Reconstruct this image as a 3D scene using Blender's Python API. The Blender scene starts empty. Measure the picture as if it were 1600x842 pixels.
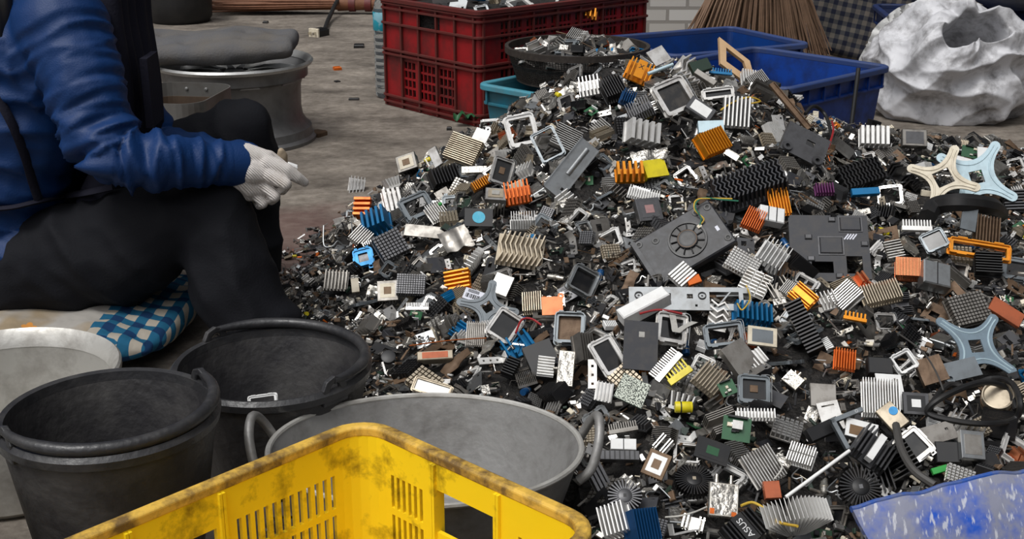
import bpy, math, random
from mathutils import Vector, Matrix, noise, Euler
PI = math.pi
R = math.radians
SC = bpy.context.scene
COL = SC.collection
rng = random.Random(7)

# ---------------------------------------------------------------- camera, sky, sun, exposure
CAM_H, PITCH, FPX = 1.07, R(18.9), 2000.0
cam_data = bpy.data.cameras.new('camera')
cam_data.sensor_width = 36.0
cam_data.lens = FPX / 1600 * 36.0
cam_data.clip_start = 0.05
cam = bpy.data.objects.new('camera', cam_data)
COL.objects.link(cam)
cam.location = (0, 0, CAM_H)
cam.rotation_euler = (PI / 2 - PITCH, 0, 0)
SC.camera = cam
SC.view_settings.view_transform = 'Standard'
SC.view_settings.look = 'None'
SC.view_settings.gamma = 1
SC.view_settings.use_curve_mapping = False
SC.view_settings.exposure = 0.0

world = bpy.data.worlds.new('overcast_sky')
SC.world = world
world.use_nodes = True
nt = world.node_tree
bg = nt.nodes['Background']
tc = nt.nodes.new('ShaderNodeTexCoord')
dotn = nt.nodes.new('ShaderNodeVectorMath'); dotn.operation = 'DOT_PRODUCT'
dotn.inputs[1].default_value = Vector((-0.30, -0.42, 0.86)).normalized()
ramp = nt.nodes.new('ShaderNodeValToRGB')
mr = nt.nodes.new('ShaderNodeMapRange')
mr.inputs['From Min'].default_value = -1
nt.links.new(tc.outputs['Generated'], dotn.inputs[0])
nt.links.new(dotn.outputs['Value'], mr.inputs['Value'])
nt.links.new(mr.outputs['Result'], ramp.inputs['Fac'])
nt.links.new(ramp.outputs['Color'], bg.inputs['Color'])
els = ramp.color_ramp.elements
els[0].position = 0.40; els[0].color = (0.012, 0.013, 0.015, 1)
els[1].position = 0.99; els[1].color = (1.9, 1.9, 1.92, 1)
e = els.new(0.62); e.color = (0.04, 0.042, 0.047, 1)
e = els.new(0.82); e.color = (0.22, 0.225, 0.24, 1)
e = els.new(0.90); e.color = (1.1, 1.1, 1.13, 1)
bg.inputs['Strength'].default_value = 1.0
sun_data = bpy.data.lights.new('sun', 'SUN')
sun_data.energy = 1.55
sun_data.angle = R(18)
sun_data.color = (1.0, 0.98, 0.95)
sun = bpy.data.objects.new('sun', sun_data)
COL.objects.link(sun)
sun.location = (-1, -2, 4)
sun.rotation_euler = Vector((0.30, 0.34, -0.89)).to_track_quat('-Z', 'Y').to_euler()

# ---------------------------------------------------------------- projection helpers
CP, SP = math.cos(PITCH), math.sin(PITCH)
def ray(px, py):
    a, b = (px - 800) / FPX, (421 - py) / FPX
    return Vector((a, CP + b * SP, -SP + b * CP))
def W(px, py, y):                      # the point at forward distance y seen along this direction
    d = ray(px, py)
    return Vector((0, 0, CAM_H)) + d * (y / d.y)
def G(px, py, z=0.0):                  # the point at height z seen along this direction
    d = ray(px, py)
    return Vector((0, 0, CAM_H)) + d * ((z - CAM_H) / d.z)
def depth(p):
    return p.y * CP - (p.z - CAM_H) * SP
def proj(p):
    d = depth(p)
    return 800 + FPX * p.x / d, 421 - FPX * (p.y * SP + (p.z - CAM_H) * CP) / d

# ---------------------------------------------------------------- materials
def lin(c):
    return tuple(((v / 255) / 12.92 if v / 255 <= 0.04045 else ((v / 255 + 0.055) / 1.055) ** 2.4) for v in c)
MATS = {}
def mat(name, rgb, metal=0.0, rough=0.5, dirt=0.35, dirt_rgb=(40, 34, 28), scale=30.0, var=0.0, bump=0.0, bscale=None, spec=0.5, rvar=0.15, thr=(0.45, 0.75), transmission=0.0):
    m = bpy.data.materials.new(name)
    m.use_nodes = True
    n, l = m.node_tree.nodes, m.node_tree.links
    b = n['Principled BSDF']
    b.inputs['Metallic'].default_value = metal
    b.inputs['Specular IOR Level'].default_value = spec
    if transmission:
        b.inputs['Transmission Weight'].default_value = transmission
        b.inputs['IOR'].default_value = 1.33
    t = n.new('ShaderNodeTexCoord')
    base = lin(rgb)
    ns = n.new('ShaderNodeTexNoise'); ns.inputs['Scale'].default_value = scale; ns.inputs['Detail'].default_value = 5; ns.inputs['Roughness'].default_value = 0.65
    l.new(t.outputs['Object'], ns.inputs['Vector'])
    mp = n.new('ShaderNodeMapRange')
    mp.inputs['From Min'].default_value, mp.inputs['From Max'].default_value = thr
    mp.inputs['To Max'].default_value = dirt
    l.new(ns.outputs['Fac'], mp.inputs['Value'])
    mx = n.new('ShaderNodeMix'); mx.data_type = 'RGBA'
    mx.inputs['A'].default_value = (*base, 1)
    mx.inputs['B'].default_value = (*lin(dirt_rgb), 1)
    l.new(mp.outputs['Result'], mx.inputs['Factor'])
    out = mx.outputs['Result']
    if var:
        oi = n.new('ShaderNodeObjectInfo')
        hs = n.new('ShaderNodeHueSaturation')
        vr = n.new('ShaderNodeMapRange')
        vr.inputs['To Min'].default_value = 1 - var
        vr.inputs['To Max'].default_value = 1 + var * 0.6
        l.new(oi.outputs['Random'], vr.inputs['Value'])
        l.new(vr.outputs['Result'], hs.inputs['Value'])
        l.new(out, hs.inputs['Color'])
        out = hs.outputs['Color']
    l.new(out, b.inputs['Base Color'])
    if rvar:
        rr = n.new('ShaderNodeMapRange')
        rr.inputs['To Min'].default_value = max(0.05, rough - rvar)
        rr.inputs['To Max'].default_value = min(1, rough + rvar)
        l.new(ns.outputs['Fac'], rr.inputs['Value'])
        l.new(rr.outputs['Result'], b.inputs['Roughness'])
    else:
        b.inputs['Roughness'].default_value = rough
    if bump:
        n2 = n.new('ShaderNodeTexNoise'); n2.inputs['Scale'].default_value = bscale or scale * 2; n2.inputs['Detail'].default_value = 6
        l.new(t.outputs['Object'], n2.inputs['Vector'])
        bp = n.new('ShaderNodeBump'); bp.inputs['Strength'].default_value = bump; bp.inputs['Distance'].default_value = 0.01
        l.new(n2.outputs['Fac'], bp.inputs['Height'])
        l.new(bp.outputs['Normal'], b.inputs['Normal'])
    MATS[name] = m
    return m
# scrap metals
mat('aluminium', (206, 204, 200), 0.88, 0.33, 0.65, (92, 78, 64), 35, 0.25)
mat('bright_aluminium', (222, 221, 218), 0.35, 0.4, 0.35, (140, 130, 120), 40, 0.08)
mat('dull_aluminium', (146, 142, 136), 0.75, 0.4, 0.65, (64, 54, 44), 35, 0.3)
mat('grey_metal', (96, 96, 98), 0.65, 0.4, 0.5, (44, 40, 37), 35, 0.3)
mat('black_anodised', (26, 26, 28), 0.3, 0.45, 0.5, (60, 54, 48), 40, 0.3)
mat('black_glass', (12, 12, 14), 0.0, 0.12, 0.4, (60, 56, 52), 30, 0.1)
mat('black_plastic', (22, 22, 24), 0.0, 0.45, 0.45, (54, 49, 44), 25, 0.2)
mat('charcoal_plastic', (43, 44, 49), 0.0, 0.5, 0.35, (88, 82, 74), 45, 0.1)
mat('zinc_steel', (170, 173, 174), 0.88, 0.32, 0.55, (86, 78, 68), 30, 0.15)
mat('blue_grey_steel', (116, 122, 126), 0.6, 0.38, 0.4, (60, 58, 54), 30, 0.1)
mat('cross_steel', (128, 146, 158), 0.35, 0.4, 0.4, (84, 88, 92), 30, 0.05)
mat('pale_blue_steel', (186, 208, 216), 0.3, 0.38, 0.3, (110, 120, 124), 40, 0.05)
mat('gold_anodised', (226, 144, 26), 0.45, 0.36, 0.4, (120, 62, 16), 35, 0.12)
mat('orange_anodised', (206, 98, 20), 0.4, 0.4, 0.45, (96, 48, 18), 35, 0.12)
mat('blue_anodised', (16, 108, 158), 0.4, 0.38, 0.35, (16, 58, 84), 35, 0.15)
mat('navy_anodised', (22, 74, 122), 0.4, 0.4, 0.35, (14, 36, 58), 35, 0.15)
mat('yellow_paint', (222, 204, 30), 0.0, 0.42, 0.4, (120, 104, 26), 35, 0.05)
mat('purple_anodised', (96, 40, 88), 0.4, 0.4, 0.4, (44, 24, 40), 35, 0.1)
mat('copper', (206, 128, 88), 0.8, 0.36, 0.5, (112, 70, 48), 30, 0.1)
mat('terracotta_copper', (178, 96, 62), 0.3, 0.5, 0.5, (96, 58, 42), 30, 0.1)
mat('tan_aluminium', (176, 164, 144), 0.55, 0.42, 0.55, (92, 78, 62), 35, 0.15)
mat('rusty_steel', (112, 90, 70), 0.4, 0.6, 0.7, (58, 40, 28), 30, 0.2, 0.2)
mat('tinplate', (214, 210, 200), 0.85, 0.25, 0.7, (112, 88, 64), 28, 0.1)
mat('foil', (190, 186, 178), 0.9, 0.3, 0.6, (96, 86, 76), 45, 0.1, 0.5)
mat('cream_ceramic', (216, 206, 184), 0.0, 0.5, 0.5, (138, 122, 98), 40, 0.08)
mat('white_paint', (232, 232, 230), 0.0, 0.42, 0.3, (150, 142, 132), 30, 0.05)
mat('grey_paste', (168, 166, 160), 0.1, 0.6, 0.6, (110, 104, 96), 90, 0.1)
mat('brown_paste', (120, 92, 62), 0.0, 0.6, 0.6, (70, 52, 36), 90, 0.1)
mat('pink_chip', (168, 130, 128), 0.1, 0.4, 0.4, (110, 90, 88), 90, 0.1)
mat('green_board', (38, 92, 56), 0.0, 0.4, 0.4, (24, 50, 34), 60, 0.25)
mat('dark_green_board', (34, 54, 42), 0.0, 0.45, 0.4, (24, 34, 28), 60, 0.2)
mat('black_rubber', (24, 24, 25), 0.0, 0.55, 0.4, (54, 50, 46), 20, 0.1)
mat('grey_rubber', (70, 68, 66), 0.0, 0.6, 0.4, (48, 44, 40), 20, 0.1)
mat('yellow_wire', (206, 170, 60), 0.0, 0.5, 0.2)
mat('red_wire', (150, 30, 34), 0.0, 0.5, 0.2)
mat('green_wire', (40, 110, 84), 0.0, 0.5, 0.2)
mat('white_wire', (200, 198, 190), 0.0, 0.5, 0.2)
mat('copper_wire', (170, 92, 44), 0.6, 0.4, 0.2)
mat('pale_wood', (214, 178, 136), 0.0, 0.6, 0.4, (160, 118, 80), 20, 0.1)
mat('pale_blue_sticker', (60, 170, 200), 0.0, 0.5, 0.2, (200, 220, 224), 120)
mat('green_clip', (40, 150, 60), 0.0, 0.4, 0.2)
mat('smoked_plastic', (20, 19, 19), 0.0, 0.15, 0.5, (90, 82, 72), 30, 0.1)
mat('paper_label', (214, 216, 226), 0.0, 0.6, 0.25, (160, 156, 150), 40)
mat('ink', (26, 26, 30), 0.0, 0.6, 0.0)
mat('red_ink', (170, 40, 44), 0.0, 0.6, 0.0)
mat('white_lettering', (214, 214, 214), 0.0, 0.5, 0.1)

# ---------------------------------------------------------------- mesh builder
class MB:
    def __init__(s):
        s.v, s.f = [], []
    def add(s, vs, fs, M=None):
        o = len(s.v)
        s.v.extend([M @ Vector(p) for p in vs] if M is not None else [Vector(p) for p in vs])
        s.f.extend([tuple(i + o for i in f) for f in fs])
        return s
    def box(s, c, d, M=None, skip=''):
        x, y, z = c; a, b, h = d[0] / 2, d[1] / 2, d[2] / 2
        vs = [(x - a, y - b, z - h), (x + a, y - b, z - h), (x + a, y + b, z - h), (x - a, y + b, z - h), (x - a, y - b, z + h), (x + a, y - b, z + h), (x + a, y + b, z + h), (x - a, y + b, z + h)]
        fs = [(0, 3, 2, 1), (4, 5, 6, 7), (0, 1, 5, 4), (1, 2, 6, 5), (2, 3, 7, 6), (3, 0, 4, 7)]
        if 'b' in skip: fs = fs[1:]
        return s.add(vs, fs, M)
    def cbox(s, c, d, ch, M=None):     # a box with its upper edges cut at an angle
        x, y, z = c; a, b, h = d[0] / 2, d[1] / 2, d[2] / 2
        r = [(x - a, y - b), (x + a, y - b), (x + a, y + b), (x - a, y + b)]
        q = [(x - a + ch, y - b + ch), (x + a - ch, y - b + ch), (x + a - ch, y + b - ch), (x - a + ch, y + b - ch)]
        vs = [(*p, z - h) for p in r] + [(*p, z + h - ch) for p in r] + [(*p, z + h) for p in q]
        fs = [(0, 3, 2, 1), (8, 9, 10, 11)]
        for i in range(4):
            j = (i + 1) % 4
            fs += [(i, j, 4 + j, 4 + i), (4 + i, 4 + j, 8 + j, 8 + i)]
        return s.add(vs, fs, M)
    def rings(s, rings, close=True, cap0=True, cap1=True, M=None):
        n = len(rings[0]); vs = [p for r in rings for p in r]; fs = []
        for k in range(len(rings) - 1):
            for i in range(n if close else n - 1):
                j = (i + 1) % n
                fs.append((k * n + i, k * n + j, (k + 1) * n + j, (k + 1) * n + i))
        if cap0: fs.append(tuple(range(n - 1, -1, -1)))
        if cap1: fs.append(tuple(range((len(rings) - 1) * n, len(rings) * n)))
        return s.add(vs, fs, M)
    def cyl(s, p0, p1, r0, r1=None, n=14, M=None, cap=True):
        return s.tube([p0, p1], [r0, r0 if r1 is None else r1], n, M, cap)
    def tube(s, path, r, n=8, M=None, cap=True, flat=1.0):
        path = [Vector(p) for p in path]
        rr = r if isinstance(r, (list, tuple)) else [r] * len(path)
        up = None; rings = []
        for i, p in enumerate(path):
            t = (path[min(i + 1, len(path) - 1)] - path[max(i - 1, 0)])
            if t.length < 1e-9: t = Vector((0, 0, 1))
            t.normalize()
            if up is None:
                up = t.cross(Vector((0, 0, 1)) if abs(t.z) < 0.9 else Vector((1, 0, 0))).normalized()
            else:
                up = (up - t * up.dot(t)).normalized()
            w = t.cross(up)
            rings.append([p + up * math.cos(2 * PI * k / n) * rr[i] + w * math.sin(2 * PI * k / n) * rr[i] * flat for k in range(n)])
        return s.rings(rings, True, cap, cap, M)
    def lathe(s, prof, n=48, M=None, sx=1.0, sy=1.0, cap0=False, cap1=False):
        rings = [[(r * math.cos(2 * PI * k / n) * sx, r * math.sin(2 * PI * k / n) * sy, z) for k in range(n)] for r, z in prof]
        return s.rings(rings, True, cap0, cap1, M)
    def prism(s, poly, z0, z1, M=None):
        n = len(poly)
        vs = [(x, y, z0) for x, y in poly] + [(x, y, z1) for x, y in poly]
        fs = [tuple(range(n - 1, -1, -1)), tuple(range(n, 2 * n))] + [(i, (i + 1) % n, n + (i + 1) % n, n + i) for i in range(n)]
        return s.add(vs, fs, M)
    def ring_prism(s, outer, inner, z0, z1, M=None):
        n = len(outer)
        vs = [(x, y, z0) for x, y in outer] + [(x, y, z0) for x, y in inner] + [(x, y, z1) for x, y in outer] + [(x, y, z1) for x, y in inner]
        fs = []
        for i in range(n):
            j = (i + 1) % n
            fs += [(i, n + i, n + j, j), (2 * n + i, 2 * n + j, 3 * n + j, 3 * n + i), (i, j, 2 * n + j, 2 * n + i), (n + j, n + i, 3 * n + i, 3 * n + j)]
        return s.add(vs, fs, M)
    def plate(s, w, l, t, cuts=(), z=0.0, M=None):      # a plate pierced by rectangles (cx, cy, sx, sy)
        xs = sorted({-w / 2, w / 2, *[max(-w / 2, min(w / 2, c[0] + k * c[2] / 2)) for c in cuts for k in (-1, 1)]})
        ys = sorted({-l / 2, l / 2, *[max(-l / 2, min(l / 2, c[1] + k * c[3] / 2)) for c in cuts for k in (-1, 1)]})
        nx, ny = len(xs) - 1, len(ys) - 1
        solid = lambda i, j: 0 <= i < nx and 0 <= j < ny and not any(abs((xs[i] + xs[i + 1]) / 2 - c[0]) < c[2] / 2 and abs((ys[j] + ys[j + 1]) / 2 - c[1]) < c[3] / 2 for c in cuts)
        idx = {}; vs = []; fs = []
        def vid(i, j, k):
            if (i, j, k) not in idx:
                idx[(i, j, k)] = len(vs); vs.append((xs[i], ys[j], z + t * k))
            return idx[(i, j, k)]
        for i in range(nx):
            for j in range(ny):
                if not solid(i, j): continue
                fs.append((vid(i, j, 1), vid(i + 1, j, 1), vid(i + 1, j + 1, 1), vid(i, j + 1, 1)))
                fs.append((vid(i, j, 0), vid(i, j + 1, 0), vid(i + 1, j + 1, 0), vid(i + 1, j, 0)))
                for di, dj, a, b in ((-1, 0, (i, j + 1), (i, j)), (1, 0, (i + 1, j), (i + 1, j + 1)), (0, -1, (i, j), (i + 1, j)), (0, 1, (i + 1, j + 1), (i, j + 1))):
                    if not solid(i + di, j + dj):
                        fs.append((vid(*a, 0), vid(*b, 0), vid(*b, 1), vid(*a, 1)))
        return s.add(vs, fs, M)
    def mesh(s, name, smooth=False):
        me = bpy.data.meshes.new(name)
        me.from_pydata([tuple(p) for p in s.v], [], s.f)
        if smooth:
            me.polygons.foreach_set('use_smooth', [True] * len(me.polygons))
            me.set_sharp_from_angle(angle=R(38))
        me.update()
        return me

def obj(name, mb, m, parent=None, smooth=False, bevel=0.0):
    me = mb.mesh(name, smooth) if isinstance(mb, MB) else mb
    me.materials.append(MATS[m] if isinstance(m, str) else m)
    o = bpy.data.objects.new(name, me)
    COL.objects.link(o)
    if parent is not None: o.parent = parent
    if bevel:
        b = o.modifiers.new('soft_edges', 'BEVEL'); b.width = bevel; b.segments = 2; b.limit_method = 'ANGLE'; b.angle_limit = R(40)
    return o
def tag(o, label=None, cat=None, group=None, kind=None):
    if label: o['label'] = label
    if cat: o['category'] = cat
    if group: o['group'] = group
    if kind: o['kind'] = kind
    return o
def thing(name, label, cat, loc=(0, 0, 0), rot=(0, 0, 0), group=None):
    o = bpy.data.objects.new(name, None)
    o.empty_display_size = 0.05
    COL.objects.link(o)
    o.location = loc; o.rotation_euler = rot
    return tag(o, label, cat, group)
def rrect(w, l, r, n=4):
    pts = []
    for cx, cy, a0 in ((w / 2 - r, l / 2 - r, 0), (-w / 2 + r, l / 2 - r, 90), (-w / 2 + r, -l / 2 + r, 180), (w / 2 - r, -l / 2 + r, 270)):
        for k in range(n + 1):
            a = R(a0 + 90 * k / n)
            pts.append((cx + r * math.cos(a), cy + r * math.sin(a)))
    return pts
def bez(pts, n=10):                    # smooth curve through points
    P = [Vector(p) for p in pts]; out = []
    for i in range(len(P) - 1):
        p0, p1, p2, p3 = P[max(i - 1, 0)], P[i], P[i + 1], P[min(i + 2, len(P) - 1)]
        for k in range(n):
            t = k / n
            out.append(0.5 * ((2 * p1) + (p2 - p0) * t + (2 * p0 - 5 * p1 + 4 * p2 - p3) * t * t + (3 * p1 - p0 - 3 * p2 + p3) * t ** 3))
    return out + [P[-1]]
def capsules(chains, voxel, smooth_it=6, name='body', fac=0.5):     # one continuous surface grown round chains of (point, radius)
    mb = MB()
    def ball(c, r):
        rg = []
        for i in range(1, 8):
            a = PI * i / 8
            rg.append([(c[0] + r * math.sin(a) * math.cos(2 * PI * k / 14), c[1] + r * math.sin(a) * math.sin(2 * PI * k / 14), c[2] - r * math.cos(a)) for k in range(14)])
        mb.rings(rg)
    for ch in chains:
        for i, (p, r) in enumerate(ch):
            ball(p, r)
            if i:
                q, r2 = ch[i - 1]
                mb.tube([q, p], [r2, r], 16)
    me = mb.mesh(name)
    o = bpy.data.objects.new(name, me); COL.objects.link(o)
    rm = o.modifiers.new('r', 'REMESH'); rm.mode = 'VOXEL'; rm.voxel_size = voxel
    sm = o.modifiers.new('s', 'SMOOTH'); sm.iterations = smooth_it; sm.factor = fac
    dg = bpy.context.evaluated_depsgraph_get()
    out = bpy.data.meshes.new_from_object(o.evaluated_get(dg))
    bpy.data.objects.remove(o); bpy.data.meshes.remove(me)
    out.name = name
    out.polygons.foreach_set('use_smooth', [True] * len(out.polygons))
    return out
def displace(me, fn):                  # moves each vertex along its normal by fn(position)
    nr = [v.normal.copy() for v in me.vertices]
    for v, n in zip(me.vertices, nr):
        v.co = v.co + n * fn(v.co)
    me.update()
# ---------------------------------------------------------------- the setting
def floor_mat():
    m = mat('concrete', (112, 105, 98), 0, 0.85, 0.0, spec=0.25, rvar=0.0)
    n, l = m.node_tree.nodes, m.node_tree.links
    b = n['Principled BSDF']
    t = n.new('ShaderNodeTexCoord')
    def noise_(sc, det, stretch=(1, 1, 1)):
        mp = n.new('ShaderNodeMapping'); mp.inputs['Scale'].default_value = stretch
        l.new(t.outputs['Object'], mp.inputs['Vector'])
        x = n.new('ShaderNodeTexNoise'); x.inputs['Scale'].default_value = sc; x.inputs['Detail'].default_value = det; x.inputs['Roughness'].default_value = 0.7
        l.new(mp.outputs['Vector'], x.inputs['Vector']); return x.outputs['Fac']
    r1 = n.new('ShaderNodeValToRGB'); l.new(noise_(3.2, 8, (1, 1.6, 1)), r1.inputs['Fac'])
    r1.color_ramp.elements[0].position = 0.34; r1.color_ramp.elements[0].color = (*lin((94, 87, 80)), 1)
    r1.color_ramp.elements[1].position = 0.70; r1.color_ramp.elements[1].color = (*lin((158, 149, 138)), 1)
    r2 = n.new('ShaderNodeValToRGB'); l.new(noise_(26, 8), r2.inputs['Fac'])
    r2.color_ramp.elements[0].position = 0.36; r2.color_ramp.elements[0].color = (0.5, 0.48, 0.46, 1)
    r2.color_ramp.elements[1].position = 0.62; r2.color_ramp.elements[1].color = (1, 1, 1, 1)
    mx = n.new('ShaderNodeMix'); mx.data_type = 'RGBA'; mx.blend_type = 'MULTIPLY'; mx.inputs['Factor'].default_value = 0.75
    l.new(r1.outputs['Color'], mx.inputs['A']); l.new(r2.outputs['Color'], mx.inputs['B'])
    # a reddish stain beside the heap
    sv = n.new('ShaderNodeVectorMath'); sv.operation = 'SUBTRACT'; sv.inputs[1].default_value = (-0.57, 3.35, 0)
    l.new(t.outputs['Object'], sv.inputs[0])
    sc_ = n.new('ShaderNodeVectorMath'); sc_.operation = 'MULTIPLY'; sc_.inputs[1].default_value = (3.2, 2.6, 0)
    l.new(sv.outputs[0], sc_.inputs[0])
    ln = n.new('ShaderNodeVectorMath'); ln.operation = 'LENGTH'; l.new(sc_.outputs[0], ln.inputs[0])
    ad = n.new('ShaderNodeMath'); ad.operation = 'ADD'
    l.new(ln.outputs['Value'], ad.inputs[0]); l.new(noise_(5, 4), ad.inputs[1])
    mr_ = n.new('ShaderNodeMapRange'); mr_.inputs['From Min'].default_value = 1.6; mr_.inputs['From Max'].default_value = 1.1; mr_.inputs['To Max'].default_value = 0.55
    l.new(ad.outputs[0], mr_.inputs['Value'])
    m2 = n.new('ShaderNodeMix'); m2.data_type = 'RGBA'; m2.inputs['B'].default_value = (*lin((104, 74, 70)), 1)
    l.new(mr_.outputs['Result'], m2.inputs['Factor']); l.new(mx.outputs['Result'], m2.inputs['A'])
    l.new(m2.outputs['Result'], b.inputs['Base Color'])
    bp = n.new('ShaderNodeBump'); bp.inputs['Strength'].default_value = 0.5; bp.inputs['Distance'].default_value = 0.006
    l.new(noise_(40, 8), bp.inputs['Height']); l.new(bp.outputs['Normal'], b.inputs['Normal'])
    return m
floor_mat()
tag(obj('floor', MB().box((0, 5, -0.05), (16, 14, 0.1)), 'concrete'), kind='structure')
def brick_mat():
    m = mat('whitewashed_brick', (190, 188, 184), 0, 0.8, 0.5, (110, 104, 98), 8, rvar=0)
    n, l = m.node_tree.nodes, m.node_tree.links
    t = n.new('ShaderNodeTexCoord'); mp = n.new('ShaderNodeMapping'); mp.inputs['Rotation'].default_value = (PI / 2, 0, 0)
    l.new(t.outputs['Object'], mp.inputs['Vector'])
    br = n.new('ShaderNodeTexBrick'); br.inputs['Scale'].default_value = 1; br.inputs['Brick Width'].default_value = 0.2; br.inputs['Row Height'].default_value = 0.07; br.inputs['Mortar Size'].default_value = 0.008
    br.inputs['Color1'].default_value = (*lin((196, 194, 190)), 1); br.inputs['Color2'].default_value = (*lin((170, 166, 160)), 1); br.inputs['Mortar'].default_value = (*lin((140, 136, 130)), 1)
    l.new(mp.outputs['Vector'], br.inputs['Vector'])
    l.new(br.outputs['Color'], n['Principled BSDF'].inputs['Base Color'])
    bp = n.new('ShaderNodeBump'); bp.invert = True; bp.inputs['Distance'].default_value = 0.01
    l.new(br.outputs['Fac'], bp.inputs['Height']); l.new(bp.outputs['Normal'], n['Principled BSDF'].inputs['Normal'])
brick_mat()
tag(obj('wall_back', MB().box((2.6, 6.75, 0.6), (4.2, 0.2, 1.2)), 'whitewashed_brick'), kind='structure')

# ---------------------------------------------------------------- crates
mat('red_crate_plastic', (146, 18, 24), 0, 0.5, 0.85, (64, 26, 24), 7, 0.0, 0.15, thr=(0.4, 0.68))
mat('red_crate_rib', (92, 30, 26), 0, 0.6, 0.6, (66, 44, 38), 14)
mat('yellow_crate_plastic', (255, 220, 34), 0, 0.42, 0.9, (92, 62, 16), 15, 0.0, 0.1, thr=(0.53, 0.72))
mat('yellow_crate_worn_rim', (226, 182, 76), 0, 0.6, 0.9, (92, 70, 44), 26, thr=(0.40, 0.62))
mat('teal_crate_plastic', (36, 112, 132), 0, 0.5, 0.6, (66, 88, 92), 12, thr=(0.4, 0.7))
mat('blue_crate_plastic', (8, 56, 124), 0, 0.45, 0.7, (14, 34, 66), 7, thr=(0.4, 0.7))
mat('bright_blue_crate_plastic', (6, 58, 140), 0, 0.5, 0.85, (8, 22, 56), 8, thr=(0.42, 0.66))
mat('dark_blue_crate_plastic', (18, 40, 88), 0, 0.5, 0.6, (20, 24, 36), 9, thr=(0.4, 0.7))
def perim(L, Wd, r):
    segs = []
    a, b = L - 2 * r, Wd - 2 * r; q = PI * r / 2
    lens = [a, q, b, q, a, q, b, q]
    tot = sum(lens)
    def at(u, off):                    # u along the outline from the first corner, off outward
        u = u % tot
        for k, ln in enumerate(lens):
            if u <= ln + 1e-9: break
            u -= ln
        s = k // 2
        base = [(r, 0), (L, r), (L - r, Wd), (0, Wd - r)][s]
        dr = [(1, 0), (0, 1), (-1, 0), (0, -1)][s]; nrm = [(0, -1), (1, 0), (0, 1), (-1, 0)][s]
        if k % 2 == 0:
            return (base[0] + dr[0] * u + nrm[0] * off, base[1] + dr[1] * u + nrm[1] * off)
        c = [(L - r, r), (L - r, Wd - r), (r, Wd - r), (r, r)][s]
        t = u / r
        a0 = [-PI / 2, 0, PI / 2, PI][s] + t
        return (c[0] + math.cos(a0) * (r + off), c[1] + math.sin(a0) * (r + off))
    starts = [0]
    for ln in lens: starts.append(starts[-1] + ln)
    return at, tot, starts, lens
def shell(L, Wd, H, r, t, cuts=(), taper=0.0):      # the upright walls of a crate; cuts = (u, z, width, height) along the outline
    at, tot, st, lens = perim(L, Wd, r)
    extra = []
    for k in (1, 3, 5, 7):
        for i in range(6):
            extra.append((st[k] + lens[k] * i / 5, H / 2, 1e-7, 1e-7))
    cc = [(c[0] - tot / 2, c[1] - H / 2, c[2], c[3]) for c in cuts] + [(x[0] - tot / 2, 0, 1e-7, 1e-7) for x in extra]
    mb = MB().plate(tot, H, t, cc)
    for p in mb.v:
        u, z, w = p.x + tot / 2, p.y + H / 2, p.z
        x, y = at(u, -w - taper * (1 - z / H))
        p.x, p.y, p.z = x, y, z
    return mb
def rim_sweep(L, Wd, r, z0, z1, out, inn):
    at, tot, st, lens = perim(L, Wd, r)
    us = []
    for k in range(8):
        m_ = 6 if k % 2 else 2
        us += [st[k] + lens[k] * i / m_ for i in range(m_)]
    mb = MB()
    prof = [(out, z0), (out, z1 - 0.15 * (z1 - z0)), (out - 0.25 * (out - inn), z1), (inn + 0.25 * (out - inn), z1), (inn, z1 - 0.15 * (z1 - z0)), (inn, z0)]
    n = len(us); vs = []; fs = []
    for u in us:
        for o, z in prof:
            x, y = at(u, o); vs.append((x, y, z))
    k = len(prof)
    for i in range(n):
        j = (i + 1) % n
        for q in range(k):
            w = (q + 1) % k
            fs.append((i * k + q, i * k + w, j * k + w, j * k + q))
    return mb.add(vs, fs)
def slots(u0, u1, n, z0, z1, rows, wfac=0.5, zf=0.8):
    out = []
    for i in range(n):
        for j in range(rows):
            du, dz = (u1 - u0) / n, (z1 - z0) / rows
            out.append((u0 + du * (i + 0.5), z0 + dz * (j + 0.5), du * wfac, dz * zf))
    return out
def place(o, x, y, yaw, z=0.0):
    o.location = (x, y, z); o.rotation_euler = (0, 0, R(yaw)); return o

# red tall crate
L_, W_, H_ = 0.93, 0.60, 0.44
red = thing('plastic_crate', 'tall red ribbed plastic crate filled with scrap, beside the water bottle', 'crate')
at, tot, st, ln_ = perim(L_, W_, 0.02)
cu = []
D0 = st[6]                              # the short wall from the back corner to the near corner
wl = ln_[6]
cu.append((D0 + wl * 0.50, H_ * 0.838, wl * 0.25, 0.056))
for k in range(3):
    a0 = D0 + wl * (0.16 + 0.225 * k)
    cu += slots(a0, a0 + wl * 0.185, 4, H_ * 0.12, H_ * 0.45, 4, 0.76, 0.78)
for k in range(6):                      # the long wall is a grid nearly all over
    a0 = st[0] + ln_[0] * (0.10 + 0.148 * k)
    cu += slots(a0, a0 + ln_[0] * 0.125, 5, H_ * 0.55, H_ * 0.89, 4, 0.76, 0.76)
    cu += slots(a0, a0 + ln_[0] * 0.125, 5, H_ * 0.12, H_ * 0.48, 4, 0.76, 0.76)
obj('wall_panels', shell(L_, W_, H_ * 0.99, 0.02, 0.008, cu), 'red_crate_plastic', red)
obj('rim', rim_sweep(L_, W_, 0.02, H_ - 0.016, H_, 0.016, -0.012), 'red_crate_rib', red)
rb = MB()
for z in (0.02, 0.045, H_ * 0.49, H_ * 0.53, H_ * 0.77, H_ * 0.905, H_ * 0.95):
    q = rim_sweep(L_, W_, 0.02, z - 0.004, z + 0.004, 0.013, -0.002); rb.add(q.v, q.f)
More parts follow.
